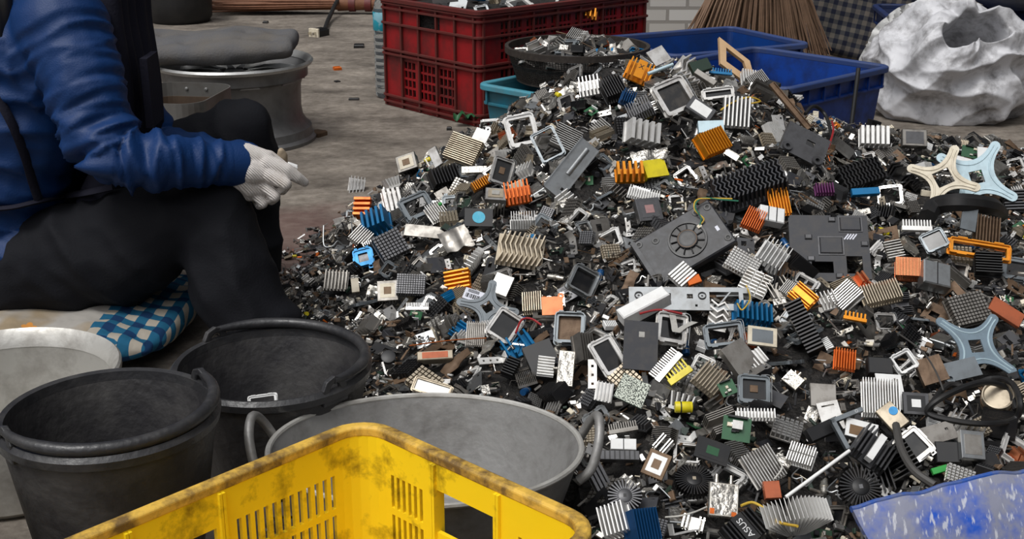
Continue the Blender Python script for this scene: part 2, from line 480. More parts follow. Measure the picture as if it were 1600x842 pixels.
for s_, n_ in ((0, 7), (2, 5), (4, 7), (6, 5)):
    for i in range(n_ + 1):
        u = st[s_] + ln_[s_] * i / n_
        x, y = at(u, 0.006); rb.box((x, y, H_ / 2), (0.009, 0.009, H_ - 0.01))
obj('ribs', rb, 'red_crate_rib', red)
obj('floor_panel', MB().box((L_ / 2, W_ / 2, 0.01), (L_ - 0.03, W_ - 0.03, 0.014)), 'red_crate_plastic', red)
place(red, -0.125, 4.80, 42)

def plain_crate(label, L, Wd, H, m, rim_m, bands, ribs, r=0.035, taper=0.03, t=0.008):
    c = thing('plastic_crate', label, 'crate')
    obj('wall_panels', shell(L, Wd, H * 0.97, r, t, (), taper), m, c, True)
    q = rim_sweep(L, Wd, r, H - 0.022, H, 0.016, -0.010)
    obj('rim', q, rim_m, c, False, 0.003)
    rb = MB()
    for z in bands:
        k = taper * (1 - z / H)
        q = rim_sweep(L, Wd, r, z - 0.004, z + 0.004, 0.012 - k, -0.003 - k); rb.add(q.v, q.f)
    at, tot, st, ln_ = perim(L, Wd, r)
    for s_ in (0, 2, 4, 6):
        n_ = max(2, int(ribs * ln_[s_] / L))
        for i in range(n_ + 1):
            x, y = at(st[s_] + ln_[s_] * i / n_, 0.003)
            zt = H - 0.02
            zb = min(bands) if bands else H * 0.5
            rb.box((x, y, (zt + zb) / 2), (0.008, 0.008, zt - zb))
    obj('ribs', rb, m, c)
    obj('floor_panel', MB().prism([(x + L / 2, y + Wd / 2) for x, y in rrect(L - 2 * taper - 0.004, Wd - 2 * taper - 0.004, r)], 0, 0.01), m, c)
    return c
mat('teal_rim', (70, 142, 160), 0, 0.5, 0.5, (96, 104, 104), 14)
mat('blue_rim', (44, 64, 112), 0, 0.55, 0.6, (64, 66, 76), 16)
place(plain_crate('teal plastic crate with a wire basket of scrap set in it', 0.56, 0.42, 0.225, 'teal_crate_plastic', 'teal_rim', [0.155], 4), 0.195, 4.23, 47)
place(plain_crate('bright blue empty crate leaning behind the heap, half buried by scrap', 0.60, 0.57, 0.297, 'bright_blue_crate_plastic', 'blue_rim', [0.225], 7), 0.875, 4.05, 43)
place(plain_crate('dull blue open crate in front of the upright stick broom', 0.63, 0.50, 0.285, 'blue_crate_plastic', 'blue_rim', [0.24, 0.19], 3), 0.60, 4.76, 27)
place(plain_crate('dark blue crate in the shade behind the white sack', 0.62, 0.5, 0.30, 'dark_blue_crate_plastic', 'dark_blue_crate_plastic', [0.22], 4), 1.66, 5.62, -6)

# yellow crate in front
L_, W_, H_ = 0.400, 0.58, 0.338
yel = thing('plastic_crate', 'dirty yellow slotted plastic crate standing in front of the grey basin', 'crate')
rr = 0.045
at, tot, st, ln_ = perim(L_, W_, rr)
cu = []
for s_ in (2, 6):
    a0, wl = st[s_], ln_[s_]
    for z0, z1 in ((H_ - 0.108, H_ - 0.060), (H_ - 0.166, H_ - 0.118), (H_ - 0.224, H_ - 0.176)):
        cu += slots(a0 + wl * 0.02, a0 + wl * 0.345, 12, z0, z1, 1, 0.52, 1)
        cu += slots(a0 + wl * 0.655, a0 + wl * 0.98, 12, z0, z1, 1, 0.52, 1)
    cu.append((a0 + wl * 0.505, H_ - 0.086, wl * 0.215, 0.052))
for s_ in (0, 4):
    a0, wl = st[s_], ln_[s_]
    for z0, z1 in ((H_ - 0.108, H_ - 0.060), (H_ - 0.166, H_ - 0.118), (H_ - 0.224, H_ - 0.176)):
        cu += slots(a0 + wl * 0.03, a0 + wl * 0.24, 6, z0, z1, 1, 0.52, 1)
        cu += slots(a0 + wl * 0.76, a0 + wl * 0.97, 6, z0, z1, 1, 0.52, 1)
    cu.append((a0 + wl * 0.52, H_ - 0.080, wl * 0.33, 0.060))
obj('wall_panels', shell(L_, W_, H_ * 0.985, rr, 0.006, cu), 'yellow_crate_plastic', yel)
obj('rim', rim_sweep(L_, W_, rr, H_ - 0.014, H_, 0.011, -0.007), 'yellow_crate_worn_rim', yel, False, 0.002)
rb = MB()
for z in (H_ - 0.05, 0.03):
    q = rim_sweep(L_, W_, rr, z - 0.003, z + 0.003, 0.009, -0.002); rb.add(q.v, q.f)
for s_ in (0, 2, 4, 6):
    for f_ in ((0.33, 0.345, 0.69, 0.705) if s_ in (0, 4) else (0.375, 0.385, 0.63, 0.64)):
        x, y = at(st[s_] + ln_[s_] * f_, -0.002)
        n_ = [(0, -1), (1, 0), (0, 1), (-1, 0)][s_ // 2]
        rb.box((x, y, H_ / 2), (0.004 if n_[0] == 0 else 0.018, 0.004 if n_[1] == 0 else 0.018, H_ - 0.03))
obj('ribs', rb, 'yellow_crate_plastic', yel)
gr = MB().plate(L_ - 0.02, W_ - 0.02, 0.006, [(x * 0.036 - 0.165, y * 0.04 - 0.2, 0.022, 0.026) for x in range(10) for y in range(11)])
obj('floor_panel', gr, 'yellow_crate_plastic', yel).location = (L_ / 2, W_ / 2, 0.006)
place(yel, -0.592, 1.110, -43.2)

# ---------------------------------------------------------------- buckets, pots, basin
mat('bucket_rubber', (42, 41, 43), 0, 0.5, 0.8, (84, 82, 80), 8, 0.0, 0.25, 60, thr=(0.42, 0.75))
mat('bucket_rim_rubber', (48, 48, 50), 0, 0.36, 0.5, (86, 84, 82), 16, 0.0, 0.2, 60)
def bucket(label, c, z, r, ear_deg, side):
    b = thing('rubber_bucket', label, 'bucket', (c[0], c[1], 0))
    rb_ = r * 0.70
    prof = [(rb_ - 0.02, 0.004), (rb_, 0.0), (r - 0.006, z - 0.03), (r - 0.004, z - 0.012), (r - 0.010, z - 0.006), (r - 0.014, z - 0.02), (rb_ - 0.004, 0.012), (0.001, 0.012)]
    obj('body', MB().lathe([(0.001, 0.004)] + prof, 64), 'bucket_rubber', b, True)
    rm = MB(); n = 64
    path = [(math.cos(2 * PI * k / n), math.sin(2 * PI * k / n)) for k in range(n)]
    prof = [(r - 0.012, z - 0.012), (r + 0.002, z - 0.016), (r + 0.004, z - 0.004), (r - 0.002, z + 0.003), (r - 0.010, z + 0.001)]
    rm.lathe(prof + [prof[0]], n)
    obj('rim', rm, 'bucket_rim_rubber', b, True)
    a0 = R(ear_deg)
    for a in (a0, a0 + PI):
        d = Vector((math.cos(a), math.sin(a), 0)); s = Vector((-d.y, d.x, 0))
        M = Matrix((( s.x, 0, d.x, d.x * (r - 0.006)), (s.y, 0, d.y, d.y * (r - 0.006)), (0, 1, 0, z - 0.004), (0, 0, 0, 1)))
        out = [(-0.026, -0.02), (0.026, -0.02), (0.025, 0.008), (0.017, 0.022), (0.0, 0.028), (-0.017, 0.022), (-0.025, 0.008)]
        inn = [(0.011 * math.cos(t), 0.006 + 0.011 * math.sin(t)) for t in (R(-140), R(-40), R(0), R(45), R(90), R(135), R(180))]
        ear = MB().ring_prism(out, inn, -0.004, 0.006, M)
        obj('ear', ear, 'bucket_rim_rubber', b, False, 0.002)
    pts = []
    for k in range(33):
        t = k / 32
        a = a0 + side * PI * t
        lift = 0.016 - 0.006 * math.sin(PI * t)
        rr_ = r - 0.004 - 0.006 * math.sin(PI * t) ** 2
        pts.append((rr_ * math.cos(a), rr_ * math.sin(a), z + lift))
    obj('handle', MB().tube(pts, [0.006 + 0.0035 * min(1, 6 * min(k, 32 - k) / 32) for k in range(33)], 10), 'bucket_rim_rubber', b, True)
    return b
bucket('black rubber bucket, empty, its handle lying along the front rim', (-0.573, 1.657), 0.29, 0.152, 222, 1)
bucket('black rubber bucket with a silver frame inside, by the trouser leg', (-0.413, 2.03), 0.205, 0.168, 138, -1)
mat('pot_aluminium', (198, 196, 190), 0.45, 0.42, 0.6, (104, 94, 84), 12, 0.0, 0.15, 40, thr=(0.45, 0.72))
mat('basin_metal', (150, 149, 147), 0.35, 0.45, 0.6, (92, 88, 84), 14, 0.0, 0.2, 40, thr=(0.45, 0.7))
bs = thing('metal_basin', 'large grey metal basin with loop handles behind the yellow crate', 'basin', (-0.134, 1.785, 0))
ax, ay, hz = 0.243, 0.19, 0.17
sec = [(0.001, 0.004), (0.70, 0.0), (0.80, 0.02), (0.955, hz - 0.03), (1.0, hz), (0.985, hz + 0.002), (0.93, hz - 0.03), (0.78, 0.03), (0.70, 0.008), (0.001, 0.008)]
obj('body', MB().lathe(sec, 72, None, ax, ay), 'basin_metal', bs, True)
pts = [(ax * 0.995 * math.cos(2 * PI * k / 72), ay * 0.995 * math.sin(2 * PI * k / 72), hz) for k in range(73)]
obj('rim', MB().tube(pts, 0.0048, 8, None, False), 'pot_aluminium', bs, True)
for sgn in (1, -1):
    hp = bez([(sgn * ax * 0.97, -0.045, hz - 0.035), (sgn * (ax + 0.012), -0.043, hz - 0.015), (sgn * (ax + 0.024), -0.022, hz + 0.025), (sgn * (ax + 0.024), 0.012, hz + 0.045), (sgn * (ax + 0.012), 0.04, hz + 0.02), (sgn * ax * 0.95, 0.055, hz - 0.035)], 8)
    obj('handle', MB().tube(hp, 0.0075, 10), 'basin_metal', bs, True)
pt = thing('cooking_pot', 'wide aluminium pot with a rolled rim behind the black bucket', 'pot', (-0.872, 2.02, 0))
r_ = 0.195
obj('body', MB().lathe([(0.001, 0.0), (r_ * 0.86, 0.0), (r_ * 0.92, 0.012), (r_ * 0.93, 0.17), (r_ * 0.90, 0.17), (r_ * 0.895, 0.014), (0.001, 0.01)], 64), 'pot_aluminium', pt, True)
obj('rim', MB().lathe([(r_ * 0.895, 0.168), (r_ * 0.93, 0.19), (r_ * 0.98, 0.2), (r_, 0.196), (r_, 0.186), (r_ * 0.96, 0.182), (r_ * 0.925, 0.165), (r_ * 0.895, 0.168)], 64), 'pot_aluminium', pt, True)
pt = thing('cooking_pot', 'aluminium pot at the very edge, in front of the wide pot', 'pot', (-0.865, 1.50, 0))
r_ = 0.165
obj('body', MB().lathe([(0.001, 0.0), (r_ * 0.9, 0.0), (r_ * 0.97, 0.02), (r_, 0.24), (r_ * 0.97, 0.24), (r_ * 0.94, 0.02), (0.001, 0.01)], 64), 'pot_aluminium', pt, True)
obj('rim', MB().lathe([(r_ * 0.97, 0.232), (r_ * 0.985, 0.246), (r_ * 1.02, 0.246), (r_ * 1.02, 0.236), (r_ * 0.97, 0.232)], 64), 'pot_aluminium', pt, True)

# far black pot, wooden block, broom on the ground, plug
p = G(271, 40)
pt = thing('cooking_pot', 'soot-black pot standing far behind the wheel rim', 'pot', (p.x, p.y + 0.18, 0))
r_ = 0.19
obj('body', MB().lathe([(0.001, 0.0), (r_ * 0.85, 0.0), (r_ * 0.97, 0.03), (r_, 0.12), (r_, 0.30), (r_ * 0.96, 0.30), (r_ * 0.95, 0.05), (0.001, 0.02)], 48), 'black_rubber', pt, True)
obj('rim', MB().lathe([(r_ * 0.96, 0.295), (r_ * 0.98, 0.31), (r_ * 1.05, 0.306), (r_ * 1.0, 0.29), (r_ * 0.96, 0.295)], 48), 'black_rubber', pt, True)
p = G(200, 26)
wb = thing('wooden_box', 'weathered grey wooden box beside the soot-black pot', 'box', (p.x - 0.12, p.y + 0.15, 0), (0, 0, R(8)))
for k in range(3):
    obj('board', MB().box((0, -0.15, 0.04 + 0.075 * k), (0.36, 0.02, 0.068)), 'grey_rubber', wb, False, 0.003)
    obj('board', MB().box((0.19, 0.0, 0.04 + 0.075 * k), (0.02, 0.28, 0.068)), 'grey_rubber', wb, False, 0.003)
obj('board', MB().box((0, 0, 0.01), (0.36, 0.28, 0.016)), 'grey_rubber', wb)
mat('broom_straw', (116, 72, 44), 0, 0.7, 0.5, (70, 38, 24), 20)
mat('broom_grass', (124, 98, 78), 0, 0.75, 0.5, (62, 44, 32), 18)
mat('red_binding', (98, 34, 30), 0, 0.6, 0.4)
pA, pB = G(330, 22), G(590, 24)
pA.z = pB.z = 0.06
br_ = thing('broom', 'reddish grass broom lying on the ground behind the wheel rim', 'broom', pB + Vector((0, 0.05, 0)))
ax_ = (pA - pB); LB = ax_.length; ax_.normalize(); sd = Vector((-ax_.y, ax_.x, 0))
for k in range(90):
    a = rng.uniform(0, 2 * PI); q = math.sqrt(rng.random())
    o0 = sd * math.cos(a) * q * 0.03 + Vector((0, 0, math.sin(a) * q * 0.03))
    o1 = sd * math.cos(a) * q * 0.16 + Vector((0, 0, math.sin(a) * q * 0.055))
    l0 = LB * rng.uniform(0.9, 1.15)
    obj('bristle', MB().tube([o0 + ax_ * 0.0, o0 + ax_ * 0.25, o1 * 0.7 + ax_ * LB * 0.6, o1 + ax_ * l0], [0.006, 0.006, 0.005, 0.002], 4), 'broom_straw', br_, True)
obj('stalk_bundle', MB().tube([-ax_ * 0.5, ax_ * 0.05, ax_ * 0.25], [0.025, 0.034, 0.042], 12), 'broom_straw', br_, True)
for k in (0.06, 0.16):
    obj('binding', MB().tube([ax_ * (k - 0.02), ax_ * (k + 0.02)], 0.045, 12), 'red_binding', br_, True)
p = G(500, 56)
pl = thing('power_plug', 'old black and white plug on a black cable, on the bare floor', 'plug', p + Vector((0, 0, 0.0)), (0, 0, R(60)))
obj('plug_body', MB().cbox((0, 0, 0.022), (0.09, 0.06, 0.044), 0.012), 'black_plastic', pl)
obj('plug_face', MB().box((-0.05, 0, 0.022), (0.014, 0.066, 0.05)), 'cream_ceramic', pl, False, 0.003)
obj('prong', MB().box((-0.07, 0.016, 0.022), (0.03, 0.006, 0.014)), 'tinplate', pl)
obj('prong', MB().box((-0.07, -0.016, 0.022), (0.03, 0.006, 0.014)), 'tinplate', pl)
Mi = Matrix.Translation(p) @ Matrix.Rotation(R(60), 4, 'Z'); Mi.invert()
obj('cable', MB().tube(bez([(0.04, 0, 0.022), Mi @ (G(515, 35) + Vector((0, 0, 0.03))), Mi @ (G(535, 20) + Vector((0, 0, 0.10))), Mi @ (G(575, 18) + Vector((0, 0, 0.13)))], 8), 0.013, 8), 'black_rubber', pl, True)

# ---------------------------------------------------------------- wheel rim, folded cushion, tin
mat('wheel_alloy', (122, 122, 122), 0.5, 0.42, 0.55, (76, 72, 68), 9, 0, 0.1, thr=(0.42, 0.7))
mat('wheel_lip_alloy', (176, 176, 174), 0.65, 0.32, 0.5, (92, 88, 84), 14)
wc = Vector((-1.005, 4.61, 0)); wr = 0.272
wh = thing('wheel_rim', 'grey alloy car wheel rim lying flat under a folded grey cushion', 'wheel rim', wc)
prof = [(wr * 1.04, 0.0), (wr * 1.045, 0.012), (wr * 1.0, 0.022), (wr * 0.985, 0.05), (wr * 0.93, 0.062), (wr * 0.88, 0.085), (wr * 0.86, 0.12), (wr * 0.87, 0.2), (wr * 0.90, 0.225), (wr * 0.97, 0.235), (wr * 0.97, 0.262), (wr * 1.0, 0.278),
        (wr * 0.97, 0.274), (wr * 0.94, 0.255), (wr * 0.86, 0.22), (wr * 0.83, 0.12), (wr * 0.90, 0.04), (wr * 0.99, 0.0), (wr * 1.04, 0.0)]
obj('barrel', MB().lathe(prof, 72), 'wheel_alloy', wh, True)
obj('lip', MB().lathe([(wr * 0.955, 0.272), (wr * 0.985, 0.288), (wr * 1.03, 0.294), (wr * 1.05, 0.286), (wr * 1.03, 0.276), (wr * 0.955, 0.272)], 72), 'wheel_lip_alloy', wh, True)
for k in range(10):
    a = 2 * PI * k / 10 + 0.1
    M = Matrix.Rotation(a, 4, 'Z')
    sp = MB().rings([[(x, s1 * w1, z), (x, s1 * w1 * 0.4, z + 0.02), (x, -s1 * w1 * 0.4, z + 0.02), (x, -s1 * w1, z)] for x, w1, z, s1 in ((0.05, 0.03, 0.235, 1), (0.12, 0.018, 0.242, 1), (0.19, 0.018, 0.238, 1), (wr * 0.93, 0.036, 0.225, 1))], M=M)
    obj('spoke', sp, 'wheel_lip_alloy', wh, True)
obj('hub', MB().lathe([(0.001, 0.25), (0.035, 0.252), (0.045, 0.245), (0.085, 0.24), (0.09, 0.2), (0.001, 0.2)], 32), 'wheel_alloy', wh, True)
mat('grey_cushion_cloth', (92, 92, 94), 0, 0.9, 0.7, (104, 98, 90), 7, 0, 0.25, 160, spec=0.15, thr=(0.4, 0.7))
cm = capsules([[((x * 0.1, y * 0.11, 0), 0.046) for x in range(-3, 4)] for y in (-1, 0, 1)] + [[((x * 0.1, -0.11, 0), 0.046), ((x * 0.1, 0.11, 0), 0.046)] for x in range(-3, 4)], 0.012, 40, 'cushion')
displace(cm, lambda c: 0.022 * noise.noise(c * 5) + 0.010 * (0.4 - abs(noise.noise(Vector((c.x * 7, c.y * 12, c.z * 12))))))
cu_ = obj('cushion', cm, 'grey_cushion_cloth')
cu_.location = (-1.10, 4.56, 0.345); cu_.rotation_euler = (R(3), R(-2), R(4))
tag(cu_, 'folded dirty grey cloth cushion laid on the wheel rim', 'cushion')
mat('tin_metal', (120, 118, 114), 0.5, 0.45, 0.6, (78, 64, 50), 9)
mat('tin_rust', (86, 70, 56), 0.2, 0.6, 0.6, (48, 38, 32), 12)
tn = thing('metal_bin', 'open sheet metal bin with riveted edge, between trouser knee and wheel rim', 'bin', (-1.045, 3.95, 0), (0, 0, R(-8)))
o_, i_ = rrect(0.27, 0.34, 0.07, 6), rrect(0.262, 0.332, 0.066, 6)
obj('wall', MB().ring_prism(o_, i_, 0.0, 0.30), 'tin_metal', tn)
obj('inner_lining', MB().ring_prism(rrect(0.2615, 0.3315, 0.066, 6), rrect(0.256, 0.326, 0.063, 6), 0.006, 0.255), 'tin_rust', tn)
obj('bottom', MB().prism(rrect(0.255, 0.325, 0.063, 6), 0.0, 0.005), 'tin_rust', tn)
for k in range(4):
    for x_ in (-0.1 + 0.066 * k,):
        obj('rivet', MB().lathe([(0.006, 0), (0.005, 0.003), (0.001, 0.004)], 10, Matrix.Translation((x_, 0.166 - 0.001, 0.28)) @ Matrix.Rotation(R(90), 4, 'X')), 'wheel_lip_alloy', tn, True)
# ---------------------------------------------------------------- water bottle
mat('clear_plastic', (225, 232, 235), 0, 0.06, 0.0, spec=0.5, rvar=0, transmission=0.92)
mat('teal_label', (30, 150, 170), 0, 0.4, 0.3, (214, 222, 226), 14, thr=(0.52, 0.56))
p = G(592, 155)
bt = thing('water_bottle', 'tall clear plastic water bottle with teal label behind the red crate', 'bottle', (p.x + 0.035, p.y + 0.05, 0))
pr = [(0.001, 0.0), (0.04, 0.0), (0.05, 0.01)]
for k in range(9):
    z0 = 0.02 + k * 0.028
    pr += [(0.053, z0), (0.053, z0 + 0.018), (0.050, z0 + 0.023)]
pr += [(0.053, 0.28), (0.053, 0.36), (0.045, 0.40), (0.022, 0.44), (0.017, 0.455), (0.017, 0.47)]
obj('bottle_body', MB().lathe(pr, 32), 'clear_plastic', bt, True)
obj('label_sleeve', MB().lathe([(0.0535, 0.285), (0.0542, 0.286), (0.0542, 0.36), (0.0535, 0.361)], 32), 'teal_label', bt, True)
obj('cap', MB().lathe([(0.019, 0.462), (0.02, 0.466), (0.02, 0.485), (0.001, 0.487)], 24), 'white_paint', bt, True)
# ---------------------------------------------------------------- wire basket in the teal crate
mat('basket_mesh', (56, 50, 46), 0.3, 0.6, 0.5, (90, 82, 74), 60)
bk = thing('mesh_basket', 'dark wire mesh basket heaped with scrap, set in the teal crate', 'basket', (0.232, 4.56, 0.0))
def basket_net(n, m_, r0, r1, z0, z1, w):
    mb = MB()
    for k in range(n):
        a = 2 * PI * k / n
        mb.tube([(r0 * math.cos(a), r0 * math.sin(a), z0), (r1 * math.cos(a), r1 * math.sin(a), z1)], w, 4, None, False)
    for j in range(m_ + 1):
        t = j / m_; rr_ = r0 + (r1 - r0) * t
        mb.tube([(rr_ * math.cos(2 * PI * k / 48), rr_ * math.sin(2 * PI * k / 48), z0 + (z1 - z0) * t) for k in range(49)], w, 4, None, False)
    return mb
obj('net_wall', basket_net(150, 16, 0.215, 0.248, 0.235, 0.335, 0.0012), 'basket_mesh', bk)
obj('rim', MB().lathe([(0.245, 0.33), (0.258, 0.33), (0.258, 0.352), (0.245, 0.352), (0.245, 0.33)], 64), 'basket_mesh', bk)
obj('bottom', MB().lathe([(0.001, 0.23), (0.216, 0.23), (0.216, 0.238), (0.001, 0.238)], 48), 'basket_mesh', bk)
# ---------------------------------------------------------------- upright broom, plaid mattress, sack and its neighbours
ub = thing('broom', 'upright broom of brown sticks standing behind the dull blue crate', 'broom', (1.15, 6.05, 0))
for k in range(100):
    t = (k + rng.random()) / 100 * 2 - 1
    yy = rng.uniform(-0.05, 0.05)
    x0, x1 = t * 0.13, t * 0.36 + rng.uniform(-0.02, 0.02)
    obj('stick', MB().tube([(x0, yy * 0.5, 0.56), ((x0 + x1) / 2 * 1.05, yy, 0.3), (x1, yy * 1.4, rng.uniform(0.0, 0.06))], [0.0075, 0.0065, 0.003], 5), 'broom_grass', ub, True)
fill = MB()
for k in range(400):
    t = rng.uniform(-1, 1); yy = rng.uniform(-0.06, 0.06)
    x0, x1 = t * 0.13, t * 0.35 + rng.uniform(-0.02, 0.02)
    fill.tube([(x0, yy * 0.5, 0.56), ((x0 + x1) / 2 * 1.04, yy, 0.3), (x1, yy * 1.3, rng.uniform(0.01, 0.12))], [0.006, 0.005, 0.002], 4, None, False)
tag(obj('inner_sticks', fill, 'broom_grass', ub), kind='stuff')
obj('binding', MB().tube([(0, 0, 0.5), (0, 0, 0.62)], 0.14, 24, None, True, 0.4), 'red_binding', ub, True)
obj('handle', MB().tube([(0, 0, 0.6), (0.02, 0, 1.5)], 0.016, 12), 'broom_straw', ub, True)
def plaid():
    m = mat('plaid_cloth', (78, 78, 82), 0, 0.9, 0.0, rvar=0, spec=0.15)
    n, l = m.node_tree.nodes, m.node_tree.links
    t = n.new('ShaderNodeTexCoord')
    def w_(d, sc):
        x = n.new('ShaderNodeTexWave'); x.bands_direction = d; x.inputs['Scale'].default_value = sc; x.inputs['Distortion'].default_value = 0.6
        l.new(t.outputs['Object'], x.inputs['Vector']); return x.outputs['Fac']
    a = n.new('ShaderNodeMath'); a.operation = 'MULTIPLY'
    a.operation = 'ADD'
    for q, d in enumerate('XZ'):
        g = n.new('ShaderNodeMapRange'); g.inputs['From Min'].default_value = 0.4; g.inputs['From Max'].default_value = 0.6; g.inputs['To Max'].default_value = 0.5
        l.new(w_(d, 7.0), g.inputs['Value']); l.new(g.outputs['Result'], a.inputs[q])
    r = n.new('ShaderNodeValToRGB'); l.new(a.outputs[0], r.inputs['Fac'])
    r.color_ramp.elements[0].color = (*lin((128, 122, 116)), 1); r.color_ramp.elements[0].position = 0.1
    r.color_ramp.elements[1].color = (*lin((44, 48, 66)), 1); r.color_ramp.elements[1].position = 0.95
    e0 = r.color_ramp.elements.new(0.5); e0.color = (*lin((88, 88, 92)), 1)
    ns = n.new('ShaderNodeTexNoise'); ns.inputs['Scale'].default_value = 5; l.new(t.outputs['Object'], ns.inputs['Vector'])
    r2 = n.new('ShaderNodeValToRGB'); l.new(ns.outputs['Color'], r2.inputs['Fac'])
    for q, (ps, c) in enumerate(((0.3, (70, 84, 66)), (0.5, (120, 112, 100)), (0.7, (104, 72, 72)))):
        e_ = r2.color_ramp.elements[q] if q < 2 else r2.color_ramp.elements.new(ps)
        e_.position = ps; e_.color = (*lin(c), 1)
    mx = n.new('ShaderNodeMix'); mx.data_type = 'RGBA'; mx.blend_type = 'MULTIPLY'; mx.inputs['Factor'].default_value = 0.55
    l.new(r.outputs['Color'], mx.inputs['A']); l.new(r2.outputs['Color'], mx.inputs['B'])
    l.new(mx.outputs['Result'], n['Principled BSDF'].inputs['Base Color'])
plaid()
pm = capsules([[((x * 0.07, 0, z * 0.07), 0.055) for z in range(0, 10)] for x in range(-3, 4)] + [[((x * 0.07, 0, z * 0.07), 0.055) for x in range(-3, 4)] for z in range(0, 10)], 0.016, 8, 'mattress')
displace(pm, lambda c: 0.02 * noise.noise(c * 4) + 0.006 * noise.noise(c * 14))
mt = thing('mattress', 'rolled plaid cloth mattress leaning by the upright broom', 'mattress', (1.68, 6.28, 0.05), (R(-12), R(12), R(-6)))
obj('cover', pm, 'plaid_cloth', mt)
obj('seam_piping', MB().tube([(0.25, -0.03, 0.0), (0.262, -0.03, 0.3), (0.25, -0.03, 0.63)], 0.008, 8), 'grey_rubber', mt, True)
mat('white_strip_plastic', (190, 190, 188), 0, 0.4, 0.5, (120, 116, 110), 14)
sp_ = MB(); path = bez([W(1500, 0, 5.56), W(1455, 6, 5.54), W(1412, 16, 5.5), W(1388, 32, 5.42), W(1376, 52, 5.38), W(1368, 78, 5.36), W(1352, 100, 5.36), W(1346, 150, 5.37)], 8)
wd = [0.02, 0.022, 0.02, 0.016, 0.035, 0.045, 0.03, 0.02]
vs = []; fs = []
for i, q in enumerate(path):
    w = wd[min(7, i // 8)] + (wd[min(7, i // 8 + 1)] - wd[min(7, i // 8)]) * ((i % 8) / 8)
    t = (path[min(i + 1, len(path) - 1)] - path[max(i - 1, 0)]).normalized()
    s = t.cross(Vector((0, -1, 0.3))).normalized()
    nrm = t.cross(s)
    bulge = 0.012 * math.sin(i * 0.9)
    for u in (-1, -0.4, 0.3, 1):
        vs.append(q + s * w * u + nrm * (bulge * (1 - u * u) + 0.006 * math.sin(i * 1.7 + u * 3)))
    for u in (1, 0.3, -0.4, -1):
        vs.append(q + s * w * u + nrm * (bulge * (1 - u * u) + 0.006 * math.sin(i * 1.7 + u * 3) - 0.003))
sp_.rings([vs[i * 8:(i + 1) * 8] for i in range(len(path))])
tag(obj('plastic_strip', sp_, 'white_strip_plastic', None, True), 'crumpled whitish plastic strip hanging beside the plaid mattress', 'plastic strip')
mat('sack_plastic', (200, 200, 203), 0, 0.42, 0.9, (82, 78, 76), 11, 0, 0.3, 30, thr=(0.46, 0.72), spec=0.3)
def sack():
    nu, nv = 300, 200
    axis = Vector((-0.02, -0.70, 0.71)).normalized()
    ex = Vector((1, 0, 0)); ex = (ex - axis * ex.dot(axis)).normalized(); ey = axis.cross(ex)
    mb = MB(); rings = []
    for j in range(nv):
        t = 0.004 + 0.992 * j / (nv - 1)           # 0 at the bottom of the mouth, 1 underneath
        row = []
        for i in range(nu):
            a = 2 * PI * i / nu
            c, s_ = math.cos(a), math.sin(a)
            u = t / 0.22 if t < 0.22 else (t - 0.22) / 0.78
            th = 0.27 if t < 0.22 else 0.27 + (PI - 0.29) * u
            mouth = 1 + 0.48 * math.sin(2 * a + 0.9) + 0.22 * math.sin(3 * a + 2.0)
            th2 = th * (1 + (mouth - 1) * max(0.0, 1 - th / 1.2))
            d = (axis * math.cos(th2) + (ex * c + ey * s_) * math.sin(th2))
            p = Vector((d.x * 0.285, d.y * 0.25, d.z * 0.205)); dep = 1.0
            if t < 0.22:                            # the inside of the mouth, a narrowing throat
                inn = axis * -0.10 + (ex * c + ey * s_) * (0.01 + 0.09 * min(1, u * 3)) + Vector((-0.01, 0, 0))
                k = u ** 3
                p = inn * (1 - k) + p * k; dep = 0.3 + 0.7 * u
            lipw = math.exp(-((th - 0.36) / 0.22) ** 2)
            p += d * lipw * dep * (0.03 + 0.045 * max(0, math.sin(a * 1 + 0.2)) + 0.02 * noise.noise(Vector((c * 1.2, s_ * 1.2, 9))))
            if d.z > 0: p.z += 0.05 * d.z * math.exp(-((d.x + 0.35) / 0.25) ** 2)
            g = th + 0.22 * noise.noise(Vector((c * 1.6, s_ * 1.6, 2.0))) + 0.25 * noise.noise(p * 3.5)
            f1 = 1 - 2.2 * abs(noise.noise(Vector((g * 1.9, c * 0.9, s_ * 0.9))))
            f2 = 1 - 2.2 * abs(noise.noise(Vector((c * 1.9 + g * 0.7, s_ * 1.9 - g * 0.7, th * 0.9 + 5))))
            f3 = 1 - 2 * abs(noise.noise(Vector((p.x * 6 + p.z * 4, p.y * 6, p.z * 10 - p.x * 4)) + Vector((2, 7, 1))))
            f4 = 1 - 2 * abs(noise.noise(p * 30))
            p += d * (0.034 * f1 + 0.030 * f2 + 0.009 * f3 + 0.003 * f4) * min(1, dep)
            p.z += 0.17
            if p.z < 0.0:
                p.x *= 1 + 0.4 * min(0.1, -p.z); p.z = 0.0 + 0.001 * j / nv
            row.append(p)
        rings.append(row)
    rings.reverse()
    mb.rings(rings)
    return mb
sk = tag(obj('plastic_sack', sack(), 'sack_plastic', None, False), 'crumpled white woven plastic sack with open top on the bare floor', 'sack')
sk.data.polygons.foreach_set('use_smooth', [True] * len(sk.data.polygons))
sk.location = (1.735, 5.04, 0); sk.rotation_euler = (0, 0, 0)
bw = thing('cauldron', 'big round grey cauldron resting on the dark blue crate', 'cauldron', (2.29, 5.90, 0.30))
obj('bowl', MB().lathe([(0.001, 0.0), (0.12, 0.01), (0.23, 0.06), (0.29, 0.15), (0.30, 0.24), (0.285, 0.24), (0.27, 0.15), (0.2, 0.07), (0.001, 0.02)], 56), 'basin_metal', bw, True)
obj('rim', MB().tube([(0.295 * math.cos(2 * PI * k / 56), 0.295 * math.sin(2 * PI * k / 56), 0.24) for k in range(57)], 0.01, 8, None, False), 'basin_metal', bw, True)

